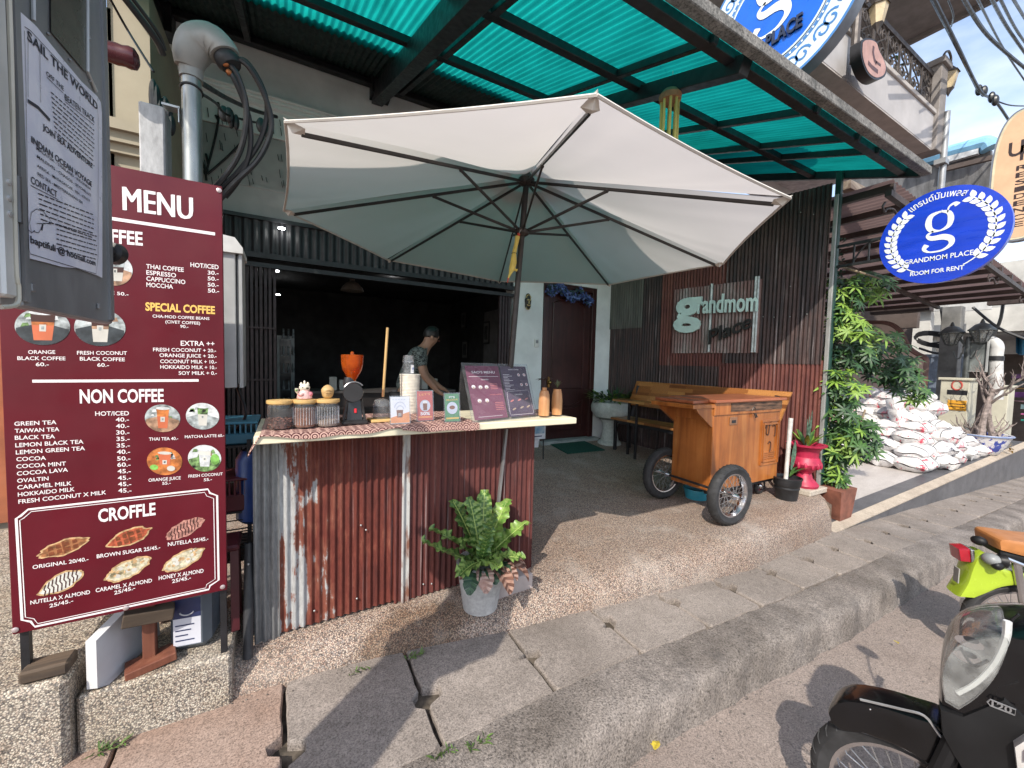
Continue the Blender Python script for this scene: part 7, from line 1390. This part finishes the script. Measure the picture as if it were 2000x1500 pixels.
B = MB(M_sw); gglyph(B, Q, -.04, .13, .75, .012); B.build('emblem_letter', sg)
B = MB(mat('letter_navy', (.015, .025, .06), .4)); B.text('PLACE', Q(-.07, -.33, .014), Q(.27, -.33, .014), V(0, 0, 1), .125, .03, .03); B.m(M_sw); B.text('ก๊', Q(.22, .12, .012), Q(.42, .12, .012), V(0, 0, 1), .14, .02); B.build('lettering', sg)
# lobed light box, flat on the balcony front
fo = [(940, 268), (962, 250), (1003, 250), (1040, 272), (1058, 325), (1088, 385), (1106, 445), (1092, 498), (1042, 520), (992, 492), (958, 432), (938, 350)]
fp = spline([PY(1400+u/3.333, v/3.333, 2.34) for u, v in fo+[fo[0]]], 4)[:-1]; fp = [V(p.x, 2.34, p.z) for p in fp]; fc = sum(fp, Vector())/len(fp)
t = thing('lobed_sign', 'black edged pink shop sign with a lobed outline on the balcony front', 'sign', fc)
B = MB(mat('sign_black_edge', (.02, .02, .022), .4)); B.prism(fp, V(0, .11, 0)); B.build('box', t); B = MB(mat('sign_pink_face', (.46, .27, .23), .5)); B.poly([fc+(p-fc)*.90+V(0, -.004, 0) for p in fp]); B.m(mat('sign_brown_print', (.10, .05, .05), .5))
def LP(u, v): p = PY(1400+u/3.333, v/3.333, 2.334); return V(p.x, 2.334, p.z)
B.ribbon([LP(1022, 300), (LP(1018, 340)), LP(1026, 385), LP(1040, 415)], .05, V(0, -1, 0)); B.ribbon([LP(985, 405), LP(1010, 435), LP(1050, 468)], .05, V(0, -1, 0)); B.ribbon([LP(1035, 400), LP(1068, 425)], .03, V(0, -1, 0)); B.build('face', t)
B = MB(M_wi); B.cyl(V(fc.x-.1, 2.5, fc.z), V(fc.x-.1, 2.5, fc.z+1.1), .045, .045, 10); B.build('hanger', t)
# orange residence sign at the right edge
X = 9.0; c0 = PX(1996, 340, X); Q = sign_frame(X, c0.y, c0.z); t = thing('orange_oval_sign', 'tall orange oval residence sign cut by the right edge', 'sign', c0); hw, hh2 = .30, .92
def ovl(s): return [(hw*s*math.copysign(abs(math.cos(a))**.75, math.cos(a)), (hh2-(1-s)*.3)*math.copysign(abs(math.sin(a))**.8, math.sin(a))) for a in [k*math.pi/30 for k in range(60)]]
B = MB(M_rim); B.prism([Q(*p) for p in ovl(1.0)], V(.14, 0, 0)); B.build('box', t); B = MB(mat('sign_cream_edge', (.62, .55, .38), .5)); B.poly([Q(*p, .003) for p in ovl(.93)]); B.m(mat('sign_orange', (.66, .42, .26), .5, var=.06)); B.poly([Q(*p, .005) for p in ovl(.84)]); B.m(mat('sign_text_dark', (.035, .02, .02), .5))
B.text('U', Q(-.14, .28, .007), Q(.0, .28, .007), V(0, 0, 1), .20, .02); B.text('K', Q(-.03, .20, .007), Q(.11, .20, .007), V(0, 0, 1), .20, .02)
for k, ch in enumerate('RESIDENCE'): B.text(ch, Q(-.055, .06-.098*k, .007), Q(.055, .06-.098*k, .007), V(0, 0, 1), .068, .02)
B.build('face', t)
# ---------------- power lines
def pwr(pl, r_, lab, nm='power_line'):
    tag(MB(M_cab).tube(spline([PX(u, v, x) for u, v, x in pl], 8), r_, 6).build(nm, loc=PX(*pl[0])), lab, 'cable')
pwr([(1815, -20, 7), (1870, 90, 9), (1915, 178, 11), (1950, 205, 12.5), (2010, 300, 15)], .022, 'black power line with clamps crossing the sky to the orange sign'); pwr([(1805, -30, 7), (1862, 80, 9), (1912, 180, 11)], .018, 'black power line running beside the clamped line'); pwr([(1872, -20, 7), (1930, 70, 9), (2010, 140, 11)], .022, 'thick sagging black cable right of the clamped power line')
pwr([(1928, -20, 8), (1965, 50, 10), (2010, 115, 12)], .020, 'upper black cable of the bunch in the top right corner'); pwr([(1945, -20, 8), (1980, 50, 10), (2010, 95, 12)], .016, 'second black cable of the bunch in the top right corner'); pwr([(1968, -20, 8), (2010, 50, 11)], .016, 'last black cable of the bunch in the top right corner'); pwr([(1900, -20, 8), (1960, 95, 12), (2010, 170, 15)], .014, 'thin black cable between the thick cable and the bunch'); pwr([(1930, 190, 11.5), (1970, 205, 12), (2010, 207, 13)], .012, 'thin wire branching right from the line clamps'); pwr([(1852, 0, 8), (1862, 30, 8.5), (1858, 52, 9)], .01, 'short loose wire hanging under the upper eave')
B = MB(M_cab)
for (u, v) in ((1912, 176), (1922, 178), (1937, 190), (1944, 196)): c = PX(u, v, 11.4); B.ell(c, .07, .05, .10, 10, 8)
tag(B.build('line_clamps', loc=PX(1925, 185, 11.4)), 'black clamps on the power line against the sky', 'clamps')
# ================================================================ MOTORBIKES
def plane_map(c0, f):
    f = Vector(f).normalized(); l = V(-f.y, f.x, 0).normalized()
    if l.dot(EYE-c0) < 0: l = -l
    def Q(u, v, o=0):
        r = ray(u, v); t = (l.dot(c0-EYE)+o)/l.dot(r); return EYE+r*t
    return Q, f, l
def sslab(B, pts, l, th, bev, ins=.12, dome=.10):
    # rounded shell on an outline: edge rolls over with radius bev, faces swell slightly
    c = sum((Vector(p) for p in pts), Vector())/len(pts); k = len(pts); prof = []
    for i in range(5): a = rad(18*i); prof.append((th/2-bev*(1-math.sin(a))-dome*th*.5*ins*2, 1-ins*(1-math.cos(a))))
    for i in range(1, 4): f_ = i/4; prof.append((th/2-dome*th*.5*ins*2*(1-f_)**1.0+dome*th*.15*(1-(1-f_)**2), (1-ins)*(1-f_*.9)))
    lay = [(-o, s_) for o, s_ in reversed(prof)]+prof; vs = []
    for (o, s_) in lay: vs += [c+(Vector(p)-c)*s_+l*o for p in pts]
    n = len(lay); fs = [(q*k+i, q*k+(i+1) % k, (q+1)*k+(i+1) % k, (q+1)*k+i) for q in range(n-1) for i in range(k)]
    i0 = len(vs); vs += [c+l*lay[0][0], c+l*lay[-1][0]]
    fs += [(i0, (i+1) % k, i) for i in range(k)]+[(i0+1, (n-1)*k+i, (n-1)*k+(i+1) % k) for i in range(k)]
    B.add(vs, fs)
M_gb = mat('black_gloss', (.004, .004, .005), .20, var=.3, coat=.2, vs=7, spec=.4); M_sblk = mat('satin_black', (.010, .010, .011), .45, var=.2, spec=.3)
wc = V(1.88, .44, zroad(1.88)+.285); f = V(-.20, .98, 0); Q, f, l = plane_map(wc, f)
bk = thing('black_scooter', 'black scooter with large clear headlamp parked nose to the kerb', 'scooter', V(wc.x, wc.y, zroad(wc.x)))
wheel(bk, wc, l, .285, .085, .215, 'front_wheel', 16)
fen = spline([Q(u, v) for u, v in ((1622, 1374), (1634, 1358), (1665, 1351), (1720, 1360), (1790, 1381), (1838, 1398), (1852, 1425), (1868, 1465), (1874, 1494), (1850, 1490), (1805, 1462), (1760, 1437), (1715, 1420), (1680, 1410), (1648, 1406), (1628, 1392))], 3)
B = MB(M_gb); sslab(B, fen, l, .135, .06, .05); B.build('front_fender', bk)
B = MB(mat('silver_trim', (.42, .42, .43), .35, metal=.6)); B.tube(spline([Q(u, v, .071) for u, v in ((1680, 1366), (1760, 1385), (1805, 1398), (1832, 1432), (1855, 1462))], 4), .004, 5); B.build('fender_trim', bk)
B = MB(M_gb); cowl = spline([Q(u, v, -.05) for u, v in ((1834, 1352), (1840, 1270), (1860, 1225), (1905, 1203), (1985, 1198), (2070, 1215), (2130, 1290), (2150, 1420), (2120, 1560), (2040, 1640), (1950, 1600), (1905, 1520), (1880, 1450), (1850, 1400))], 3); sslab(B, cowl, l, .30, .12, .10); B.build('front_cowl', bk)
B = MB(M_chr); lens = [(1846, 1335), (1841, 1290), (1852, 1250), (1880, 1222), (1925, 1211), (1966, 1213), (1962, 1245), (1940, 1290), (1905, 1328), (1872, 1350)]
B.m(mat('reflector', (.30, .31, .31), .25, metal=.6, var=.5, vs=14)); sslab(B, spline([Q(u, v, .0) for u, v in lens], 3), l, .23, .05, .10)
B.m(M_chr); c = Q(1893, 1255, .118); B.disc(c, f*.030, V(0, 0, .016), 18); c = Q(1890, 1285, .118); B.disc(c, f*.030, V(0, 0, .016), 18); B.m(M_black); B.disc(Q(1897, 1250, .121), f*.016, V(0, 0, .009), 14); B.disc(Q(1893, 1279, .121), f*.016, V(0, 0, .009), 14); B.tube(spline([Q(u, v, .12) for u, v in ((1876, 1265), (1900, 1300), (1930, 1290))], 4), .004, 5); B.build('headlight', bk)
B = MB(glass_mat('lens_clear', (.96, .97, .96), .03, tint=.9, gl=.16)); sslab(B, spline([Q(u, v, .006) for u, v in lens], 3), l, .255, .06, .08); B.build('headlight_lens', bk)
B = MB(mat('lens_edge', (.55, .56, .55), .3)); B.tube(spline([Q(u, v, .112) for u, v in ((1968, 1213), (1964, 1248), (1942, 1294), (1906, 1332), (1870, 1353))], 4), .009, 6); B.build('lens_edge', bk)
B = MB(M_sblk); sslab(B, [Q(u, v, .02) for u, v in ((1836, 1352), (1880, 1365), (1960, 1330), (2040, 1400), (2050, 1620), (1960, 1600), (1900, 1500), (1862, 1440), (1840, 1400))], l, .19, .05, .08); B.cyl(wc+l*.09, Q(1885, 1400, .08), .024, .024, 10); B.cyl(wc-l*.09, Q(1885, 1400, -.1), .024, .024, 10); B.build('leg_shield', bk)
B = MB(mat('badge_grey', (.28, .28, .29), .35, metal=.5)); B.tube([Q(u, v, .118) for u, v in ((1928, 1371), (1934, 1366), (1984, 1386), (1982, 1397), (1934, 1378))], .002, 5, closed=True); B.text('120', Q(1936, 1380, .118), Q(1976, 1394, .118), V(0, 0, 1), .018, .02); B.build('badge', bk)
B = MB(mat('signal_lens', (.60, .58, .56), .2)); sslab(B, [Q(u, v, .10) for u, v in ((1978, 1440), (2010, 1420), (2060, 1440), (2040, 1520), (1985, 1500))], l, .09, .03, .1); B.m(mat('signal_red', (.45, .04, .03), .3)); sslab(B, [Q(u, v, .14) for u, v in ((2000, 1462), (2030, 1452), (2030, 1485), (2000, 1485))], l, .03, .01, .1); B.build('turn_signal', bk)
B = MB(M_sblk)
for pl in ([(1850, 1400), (1862, 1440), (1876, 1490)], [(1905, 1335), (1940, 1345), (1990, 1330)], [(1990, 1200), (1975, 1215), (1968, 1250), (1945, 1300)]): B.tube(spline([Q(u, v, .099) for u, v in pl], 5), .0035, 5)
B.tube(spline([Q(1868, 1408, .075), Q(1872, 1470, .08), Q(1850, 1530, .06), Q(1800, 1580, .03)], 6), .005, 6); B.build('cable', bk)
B = MB(M_chr)
for (u, v, o) in ((1700, 1385, .062), (1835, 1470, .066), (1868, 1380, .092), (1960, 1420, .098)): B.ell(Q(u, v, o), .006, .006, .006, 8, 6)
B.build('bolt', bk)
bdir = -f; B = MB(M_gb); s0 = Q(2000, 1420, -.05)
def BB(a, z, o=0): p = V(wc.x, wc.y, 0)+bdir*a+l*o; return V(p.x, p.y, zroad(wc.x)+z)
for (a0, a1, z0, z1, w) in ((.42, .85, .28, .42, .22), (.80, 1.35, .38, .78, .24)): B.box((BB(a0, z0)+BB(a1, z1))/2, (a1-a0, w, z1-z0), Matrix((bdir, l, V(0, 0, 1))).transposed(), .05)
B.build('rear_body', bk); B = MB(M_sblk); B.box((BB(.80, .80)+BB(1.42, .86))/2, (.62, .23, .09), Matrix((bdir, l, V(0, 0, 1))).transposed(), .03); B.build('seat', bk)
wheel(bk, BB(1.25, .285), l, .285, .09, .215, 'rear_wheel', 12, False)
G = PZ(1690, 1268, zroad(2.6)); mir = G-sd*((1.08+.0)/-sd.z)
B = MB(M_sblk); hb = BB(.36, 1.0)
B.cyl(hb-l*.34, hb+l*.34, .013, .013, 10); B.cyl(BB(.2, .6), BB(.36, 1.0), .03, .03, 10); B.tube([hb+l*.34, hb+l*.24], [.018, .018], 10); B.tube([hb-l*.34, hb-l*.24], [.018, .018], 10); sslab(B, [BB(.24, .95), BB(.42, .93), BB(.44, 1.08), BB(.30, 1.10)], l, .22, .06, .15); B.build('handlebar', bk)
for s in (-1, 1):
    m_ = BB(.40, 1.24, s*.36); B = MB(M_sblk); B.tube(spline([hb+l*(s*.22), BB(.37, 1.12, s*.27), m_], 5), .006, 6); B.ell(m_, .035, .06, .045, 14, 10); B.build('mirror', bk)
# green motorbike, tail towards the kerb
wc2 = V(4.2, .56, 0); wc2.z = zroad(wc2.x)+.285; f2 = V(.64, -.77, 0); Q2, f2, l2 = plane_map(wc2, f2)
gk = thing('green_motorbike', 'lime green underbone motorbike with tan seat at the right edge', 'motorbike', V(wc2.x, wc2.y, zroad(wc2.x))); M_lime = mat('lime_paint', (.34, .46, .03), .22, var=.05, coat=.6)
wheel(gk, wc2, l2, .285, .075, .225, 'rear_wheel', 18)
B = MB(M_lime); sslab(B, spline([Q2(u, v) for u, v in ((1858, 1156), (1874, 1130), (1884, 1100), (1896, 1078), (1914, 1074), (1922, 1092), (1960, 1106), (2010, 1112), (2080, 1116), (2090, 1150), (2030, 1138), (1980, 1132), (1940, 1136), (1910, 1148), (1885, 1158))], 3), l2, .15, .05, .06); B.build('rear_fender', gk)
B = MB(mat('tail_red', (.34, .008, .02), .15, coat=.6)); sslab(B, [Q2(u, v) for u, v in ((1862, 1066), (1884, 1066), (1886, 1092), (1866, 1090))], l2, .11, .03, .1); B.build('tail_light', gk); B = MB(M_chr); sslab(B, [Q2(u, v) for u, v in ((1884, 1066), (1892, 1068), (1894, 1090), (1886, 1092))], l2, .115, .03, .06); B.build('tail_bezel', gk)
B = MB(mat('tan_leather', (.40, .16, .05), .45, var=.12, vs=8)); sslab(B, spline([Q2(u, v) for u, v in ((1924, 1045), (1934, 1040), (1990, 1048), (2090, 1062), (2100, 1092), (2000, 1078), (1926, 1060))], 3), l2, .24, .06, .06); B.build('seat', gk); B = MB(M_sblk); sslab(B, [Q2(u, v) for u, v in ((1928, 1062), (2000, 1080), (2100, 1096), (2100, 1108), (2000, 1096), (1930, 1072))], l2, .20, .04, .05); B.build('seat_base', gk)
B = MB(mat('indicator_grey', (.25, .26, .26), .4)); p = Q2(1936, 1092, .10); B.ell(p, .045, .045, .038); B.m(M_sblk); B.tube([p+f2*.03, Q2(1962, 1096, .10)], [.035, .045], 10); B.ell(Q2(1948, 1104, .12), .04, .03, .03); B.build('turn_signal', gk)
B = MB(M_chr); B.tube([Q2(1965, 1090, .11), Q2(2010, 1108, .11), Q2(2090, 1128, .11)], .014, 8); B.cyl(wc2+l2*.08, Q2(1985, 1100, .09), .022, .022, 10); B.build('shock_absorber', gk); B = MB(mat('plate_grey', (.30, .29, .27), .6)); B.box(Q2(1868, 1122, .0), (.006, .05, .10), Matrix((f2, l2, V(0, 0, 1))).transposed()); B.build('number_plate', gk); B = MB(M_sblk); B.ell(Q2(1912, 1056, .05), .03, .04, .03); B.build('grab_knob', gk)
def GB(a, z, o=0): p = V(wc2.x, wc2.y, 0)+f2*a+l2*o; return V(p.x, p.y, zroad(wc2.x)+z)
R2 = Matrix((f2, l2, V(0, 0, 1))).transposed()
B = MB(M_lime); B.box(GB(.40, .60), (.46, .17, .20), R2, .06); B.beam(GB(.58, .48), GB(.92, .42), .12, .12, (0, 0, 1), .03); B.beam(GB(.90, .42), GB(1.02, .90), .12, .12, (0, 0, 1), .03); B.m(M_sblk); B.box(GB(.62, .33), (.36, .20, .20), R2, .05); B.beam(GB(.0, .285, -.06), GB(.5, .33, -.06), .03, .05); B.m(M_chr); B.tube([GB(.7, .26, -.12), GB(.3, .24, -.13), GB(-.2, .30, -.14)], [.022, .03, .04], 10); B.m(M_lime); B.box(GB(1.0, .55), (.06, .34, .5), R2, .03); B.box(GB(1.02, .95), (.2, .18, .16), R2, .05); B.build('body', gk); wheel(gk, GB(1.22, .285), l2, .285, .075, .225, 'front_wheel', 12, False); B = MB(M_chr); B.cyl(GB(1.22, .285, .08), GB(1.05, .8, .07), .02, .02); B.cyl(GB(.98, 1.02, -.3), GB(.98, 1.02, .3), .012, .012); B.build('handlebar', gk)
# ================================================================ PERSON INSIDE
def skin(name, P_, E_, rads, m, parent, sub=2, loc=None):
    import bmesh
    me = bpy.data.meshes.new(name); bm = bmesh.new(); sk_ = bm.verts.layers.skin.verify(); vs = [bm.verts.new(Vector(p)-loc) for p in P_]
    for a, b_ in E_: bm.edges.new((vs[a], vs[b_]))
    for i, v in enumerate(vs):
        r_ = rads[i]; v[sk_].radius = r_ if hasattr(r_, '__len__') else (r_, r_); v[sk_].use_root = (i == 0)
    bm.to_mesh(me); bm.free(); o = bpy.data.objects.new(name, me); COL.objects.link(o); me.materials.append(m); o.parent = parent
    s = o.modifiers.new('skin', 'SKIN'); s.use_smooth_shade = True; o.modifiers.new('sub', 'SUBSURF').levels = sub; o.modifiers['sub'].render_levels = sub; return o
pp = PY(790, 720, 4.75); pp.z = zf(4.75); rx = V(.88, -.30, 0).normalized(); ry = V(.30, .88, 0).normalized()
def H(a, b_, z): return pp+rx*a+ry*b_+V(0, 0, z)
per = thing('person', 'person in a dark patterned shirt leaning forward behind the counter', 'person', pp)
Pj = [H(0, 0, .95), H(.03, 0, 1.12), H(.12, 0, 1.34), H(.19, 0, 1.47), H(.25, 0, 1.55), H(.30, 0, 1.63), H(.34, 0, 1.70), H(.17, -.17, 1.44), H(.23, -.22, 1.20), H(.38, -.18, 1.03), H(.43, -.17, .99), H(.17, .17, 1.44), H(.24, .22, 1.20), H(.42, .16, 1.05), H(.47, .15, 1.02), H(.0, -.10, .92), H(-.02, -.11, .50), H(-.05, -.11, .09), H(.08, -.11, .04), H(.0, .10, .92), H(.02, .11, .50), H(.0, .11, .09), H(.13, .11, .04)]
Ej = [(0, 1), (1, 2), (2, 3), (3, 4), (4, 5), (5, 6), (3, 7), (7, 8), (8, 9), (9, 10), (3, 11), (11, 12), (12, 13), (13, 14), (0, 15), (15, 16), (16, 17), (17, 18), (0, 19), (19, 20), (20, 21), (21, 22)]
rd = [(.15, .11), (.14, .10), (.15, .11), (.10, .08), .052, (.082, .092), (.062, .078), .055, .043, .030, .026, .055, .043, .030, .026, .085, .058, .04, .035, .085, .058, .04, .035]
for hnd, s in ((10, -1), (14, 1)):
    base_ = Pj[hnd]
    for k in range(5):
        a = len(Pj); dx = rx*.035+ry*(.016*(k-2))+V(0, 0, -.012); Pj += [base_+dx*(1 if k else .5)+(ry*-.02 if k == 0 else ry*0), base_+dx*(1.9 if k else .9)+V(0, 0, -.02)]; Ej += [(hnd, a), (a, a+1)]; rd += [.010, .008]
M_skn = mat('skin', (.30, .17, .11), .55, var=.08)
body = skin('body', Pj, Ej, rd, M_skn, per, 2, pp)
m, t_, b = nt('patterned_cloth'); vv = coords(t_); n_ = noise(t_, vv, 34, 2, .5, 1.5); t_.links.new(ramp(t_, n_, [(.44, (.012, .016, .018)), (.52, (.14, .17, .16))]), b.inputs['Base Color']); b.inputs['Roughness'].default_value = .85
skin('shirt', [H(.0, 0, .98), H(.03, 0, 1.12), H(.12, 0, 1.34), H(.185, 0, 1.465), H(.17, -.175, 1.435), H(.205, -.205, 1.29), H(.17, .175, 1.435), H(.21, .205, 1.29), H(.215, 0, 1.50)], [(0, 1), (1, 2), (2, 3), (3, 4), (4, 5), (3, 6), (6, 7), (3, 8)], [(.175, .135), (.165, .13), (.175, .135), (.115, .09), .075, .066, .075, .066, .066], m, per, 2, pp)
skin('trousers', [H(0, 0, .93), H(0, -.10, .90), H(-.02, -.11, .5), H(-.05, -.11, .12), H(0, .10, .90), H(.02, .11, .5), H(.0, .11, .12)], [(0, 1), (1, 2), (2, 3), (0, 4), (4, 5), (5, 6)], [(.16, .125), .10, .075, .06, .10, .075, .06], mat('dark_trousers', (.02, .02, .025), .9), per, 2, pp)
B = MB(mat('black_hair', (.01, .009, .008), .5, var=.4, vs=60)); hc = H(.315, .0, 1.685); B.ell(hc, .105, .095, .105, 20, 14, lambda d: 1 if (d.z > -.25 and d.dot(rx) < .55) or d.z > .45 else .78); B.build('hair', per)
B = MB(M_skn); B.ell(H(.385, 0, 1.655), .014, .012, .018); B.ell(H(.315, -.088, 1.645), .018, .010, .028); B.ell(H(.315, .088, 1.645), .018, .010, .028); B.m(mat('eye_dark', (.02, .015, .01), .3)); B.ell(H(.405, -.033, 1.675), .008, .010, .006); B.ell(H(.405, .033, 1.675), .008, .010, .006); B.m(mat('lip', (.25, .09, .07), .5)); B.ell(H(.395, 0, 1.612), .010, .022, .007); B.build('face', per)
# ================================================================ INSIDE THE CAFE
t = thing('drinks_fridge', 'tall drinks fridge with pale frame inside the dark cafe', 'fridge', PY(560, 720, 7.5)); a, b_ = PY(541, 655, 7.5), PY(575, 655, 7.5); zl = .16; B = MB(mat('fridge_frame', (.30, .33, .33), .5)); B.bx(a.x, b_.x, 7.5, 8.1, zl, a.z); B.build('cabinet', t); B = MB(mat('fridge_glass', (.015, .02, .025), .2)); B.bx(a.x+.04, b_.x-.05, 7.485, 7.5, zl+.25, a.z-.06); B.build('glass_door', t)
B = MB(mat('fridge_goods', (.24, .28, .29), .5, var=.5, vs=18))
for k in range(5):
    z = zl+.5+k*.28; B.bx(a.x+.06, b_.x-.07, 7.475, 7.485, z, z+.015)
    for q in range(3): x = a.x+.09+q*.07; B.cyl(V(x, 7.47, z+.02), V(x, 7.47, z+.16), .018, .012, 8)
B.build('shelf_goods', t)
p = PY(688, 566, 6.6); t = thing('pendant_lamp', 'unlit pale pendant lamp hanging inside the cafe', 'lamp', p); B = MB(mat('pendant_shade', (.17, .15, .13), .6)); B.lathe([(.17, -.02), (.15, .03), (.09, .10), (.04, .13), (.035, .22), (0, .22)], p, 20); B.build('shade', t); B = MB(M_black); B.cyl(p+V(0, 0, .2), V(p.x, p.y, 3.02), .008, .008, 6); B.build('cord', t)
for (u, v, w, h, lab) in ((906, 625, .30, .42, 'upper framed picture on the side wall inside the cafe'), (908, 683, .34, .46, 'lower framed picture on the side wall inside the cafe'), (950, 650, .28, .5, 'framed picture nearest the terrace inside the cafe')):
    r = ray(u, v); tt = 3.86/r.x; p = EYE+r*tt; t = thing('picture_frame', lab, 'picture', p); B = MB(M_black); B.box(p, (.02, w, h), None, .003); B.build('frame', t); B = MB(mat('mat_grey', (.20, .20, .20), .6)); B.box(p-V(.011, 0, 0), (.002, w*.85, h*.85)); B.m(mat('print_dark', (.05, .05, .055), .5, var=.5, vs=8)); B.box(p-V(.013, 0, 0), (.002, w*.55, h*.6)); B.build('print', t)
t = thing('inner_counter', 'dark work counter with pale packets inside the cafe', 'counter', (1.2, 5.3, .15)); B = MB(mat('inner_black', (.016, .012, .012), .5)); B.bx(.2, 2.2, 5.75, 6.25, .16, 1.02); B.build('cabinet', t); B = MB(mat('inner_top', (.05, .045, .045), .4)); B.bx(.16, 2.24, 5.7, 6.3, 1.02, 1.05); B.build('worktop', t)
B = MB(mat('packet_pale', (.30, .30, .29), .6)); 
for x, h in ((.5, .18), (.62, .14), (1.75, .22), (1.9, .16)): B.bx(x, x+.09, 5.8, 5.9, 1.052, 1.052+h, .006)
B.build('packets', t)
t = thing('side_table', 'low dark side table with a paper behind the counter at left', 'table', (-.1, 3.3, 0)); B = MB(mat('inner_black', (.016, .012, .012), .5)); B.bx(-.10, .75, 3.25, 3.75, 1.02, 1.05); B.build('tabletop', t)
for x in (-.08, .70):
    for y in (3.28, 3.70): B = MB(M_black); B.bx(x, x+.03, y, y+.03, zf(y), 1.02); B.build('leg', t)
tag(MB(mat('paper_white', (.6, .6, .6), .6)).bx(.08, .20, 3.27, 3.35, 1.052, 1.056).build('paper_slip', loc=(.1, 3.3, 1.05)), 'white paper slip on the dark side table behind the jars', 'paper')
# ================================================================ LITTER AND WEEDS
M_yl = mat('yellow_leaf_litter', (.55, .42, .04), .6, var=.3, vs=40)
for (u, v, s, lab) in ((1278, 1464, .065, 'large yellow fallen leaf on the road by the kerb'), (1754, 1257, .03, 'small yellow fallen leaf on the road between the bikes')):
    z = zroad(1.6 if u < 1500 else 3.0); p = PZ(u, v, z+.006); B = MB(M_yl); B.leaf(p, V(.8, .4, .1), V(.1, 0, 1), s, s*.55, .2, .35, 5); B.leaf(p+V(.01, .01, 0), V(.3, .9, .1), V(0, 0, 1), s*.7, s*.4, .2, .3, 4); tag(B.build('fallen_leaf', loc=p), lab, 'leaf')
M_wd = mat('weed_green', (.10, .17, .04), .6, var=.4, vs=30)
for (u, v, n, lab) in ((214, 1462, 30, 'small weeds in the crack below the pale pebble step'), (806, 1282, 22, 'small weed tuft under the terrace edge near the dark patch'), (935, 1452, 26, 'weed tuft at the kerb joint, widest in the foreground'), (868, 1470, 18, 'weed tuft at the corner of two slabs by the kerb'), (702, 1312, 14, 'tiny weed tuft where the pebble apron meets the reddish slab')):
    p = PZ(u, v, -.148); B = MB(M_wd)
    for k in range(n): B.leaf(p+V(R_(-.05, .05), R_(-.012, .012), 0), V(R_(-1, 1), R_(-1, .6), R_(.3, 1.2)), V(0, 0, 1), R_(.02, .045), .008, .3, .2, 3)
    tag(B.build('weed_tuft', loc=p, group=None), lab, 'weeds')

B = MB(mat('grit_stone', (.22, .19, .16), .9, var=.5, vs=80)); rr = random.Random(31)
for k in range(520):
    x = rr.uniform(.6, 6.5); y = 1.20-abs(rr.gauss(0, .10)) if rr.random() < .7 else rr.uniform(.2, 1.2); r_ = rr.uniform(.002, .006); B.ell((x, y, zroad(x)+r_*.3), r_, r_*rr.uniform(.6, 1), r_*.6, 5, 4)
for k in range(160):
    x = rr.uniform(-.6, 5); y = yb(x)-abs(rr.gauss(0, .03)); r_ = rr.uniform(.002, .006); B.ell((x, y, zs(x)+r_*.2), r_, r_*.8, r_*.6, 5, 4)
B.build('road_grit', kind='stuff')
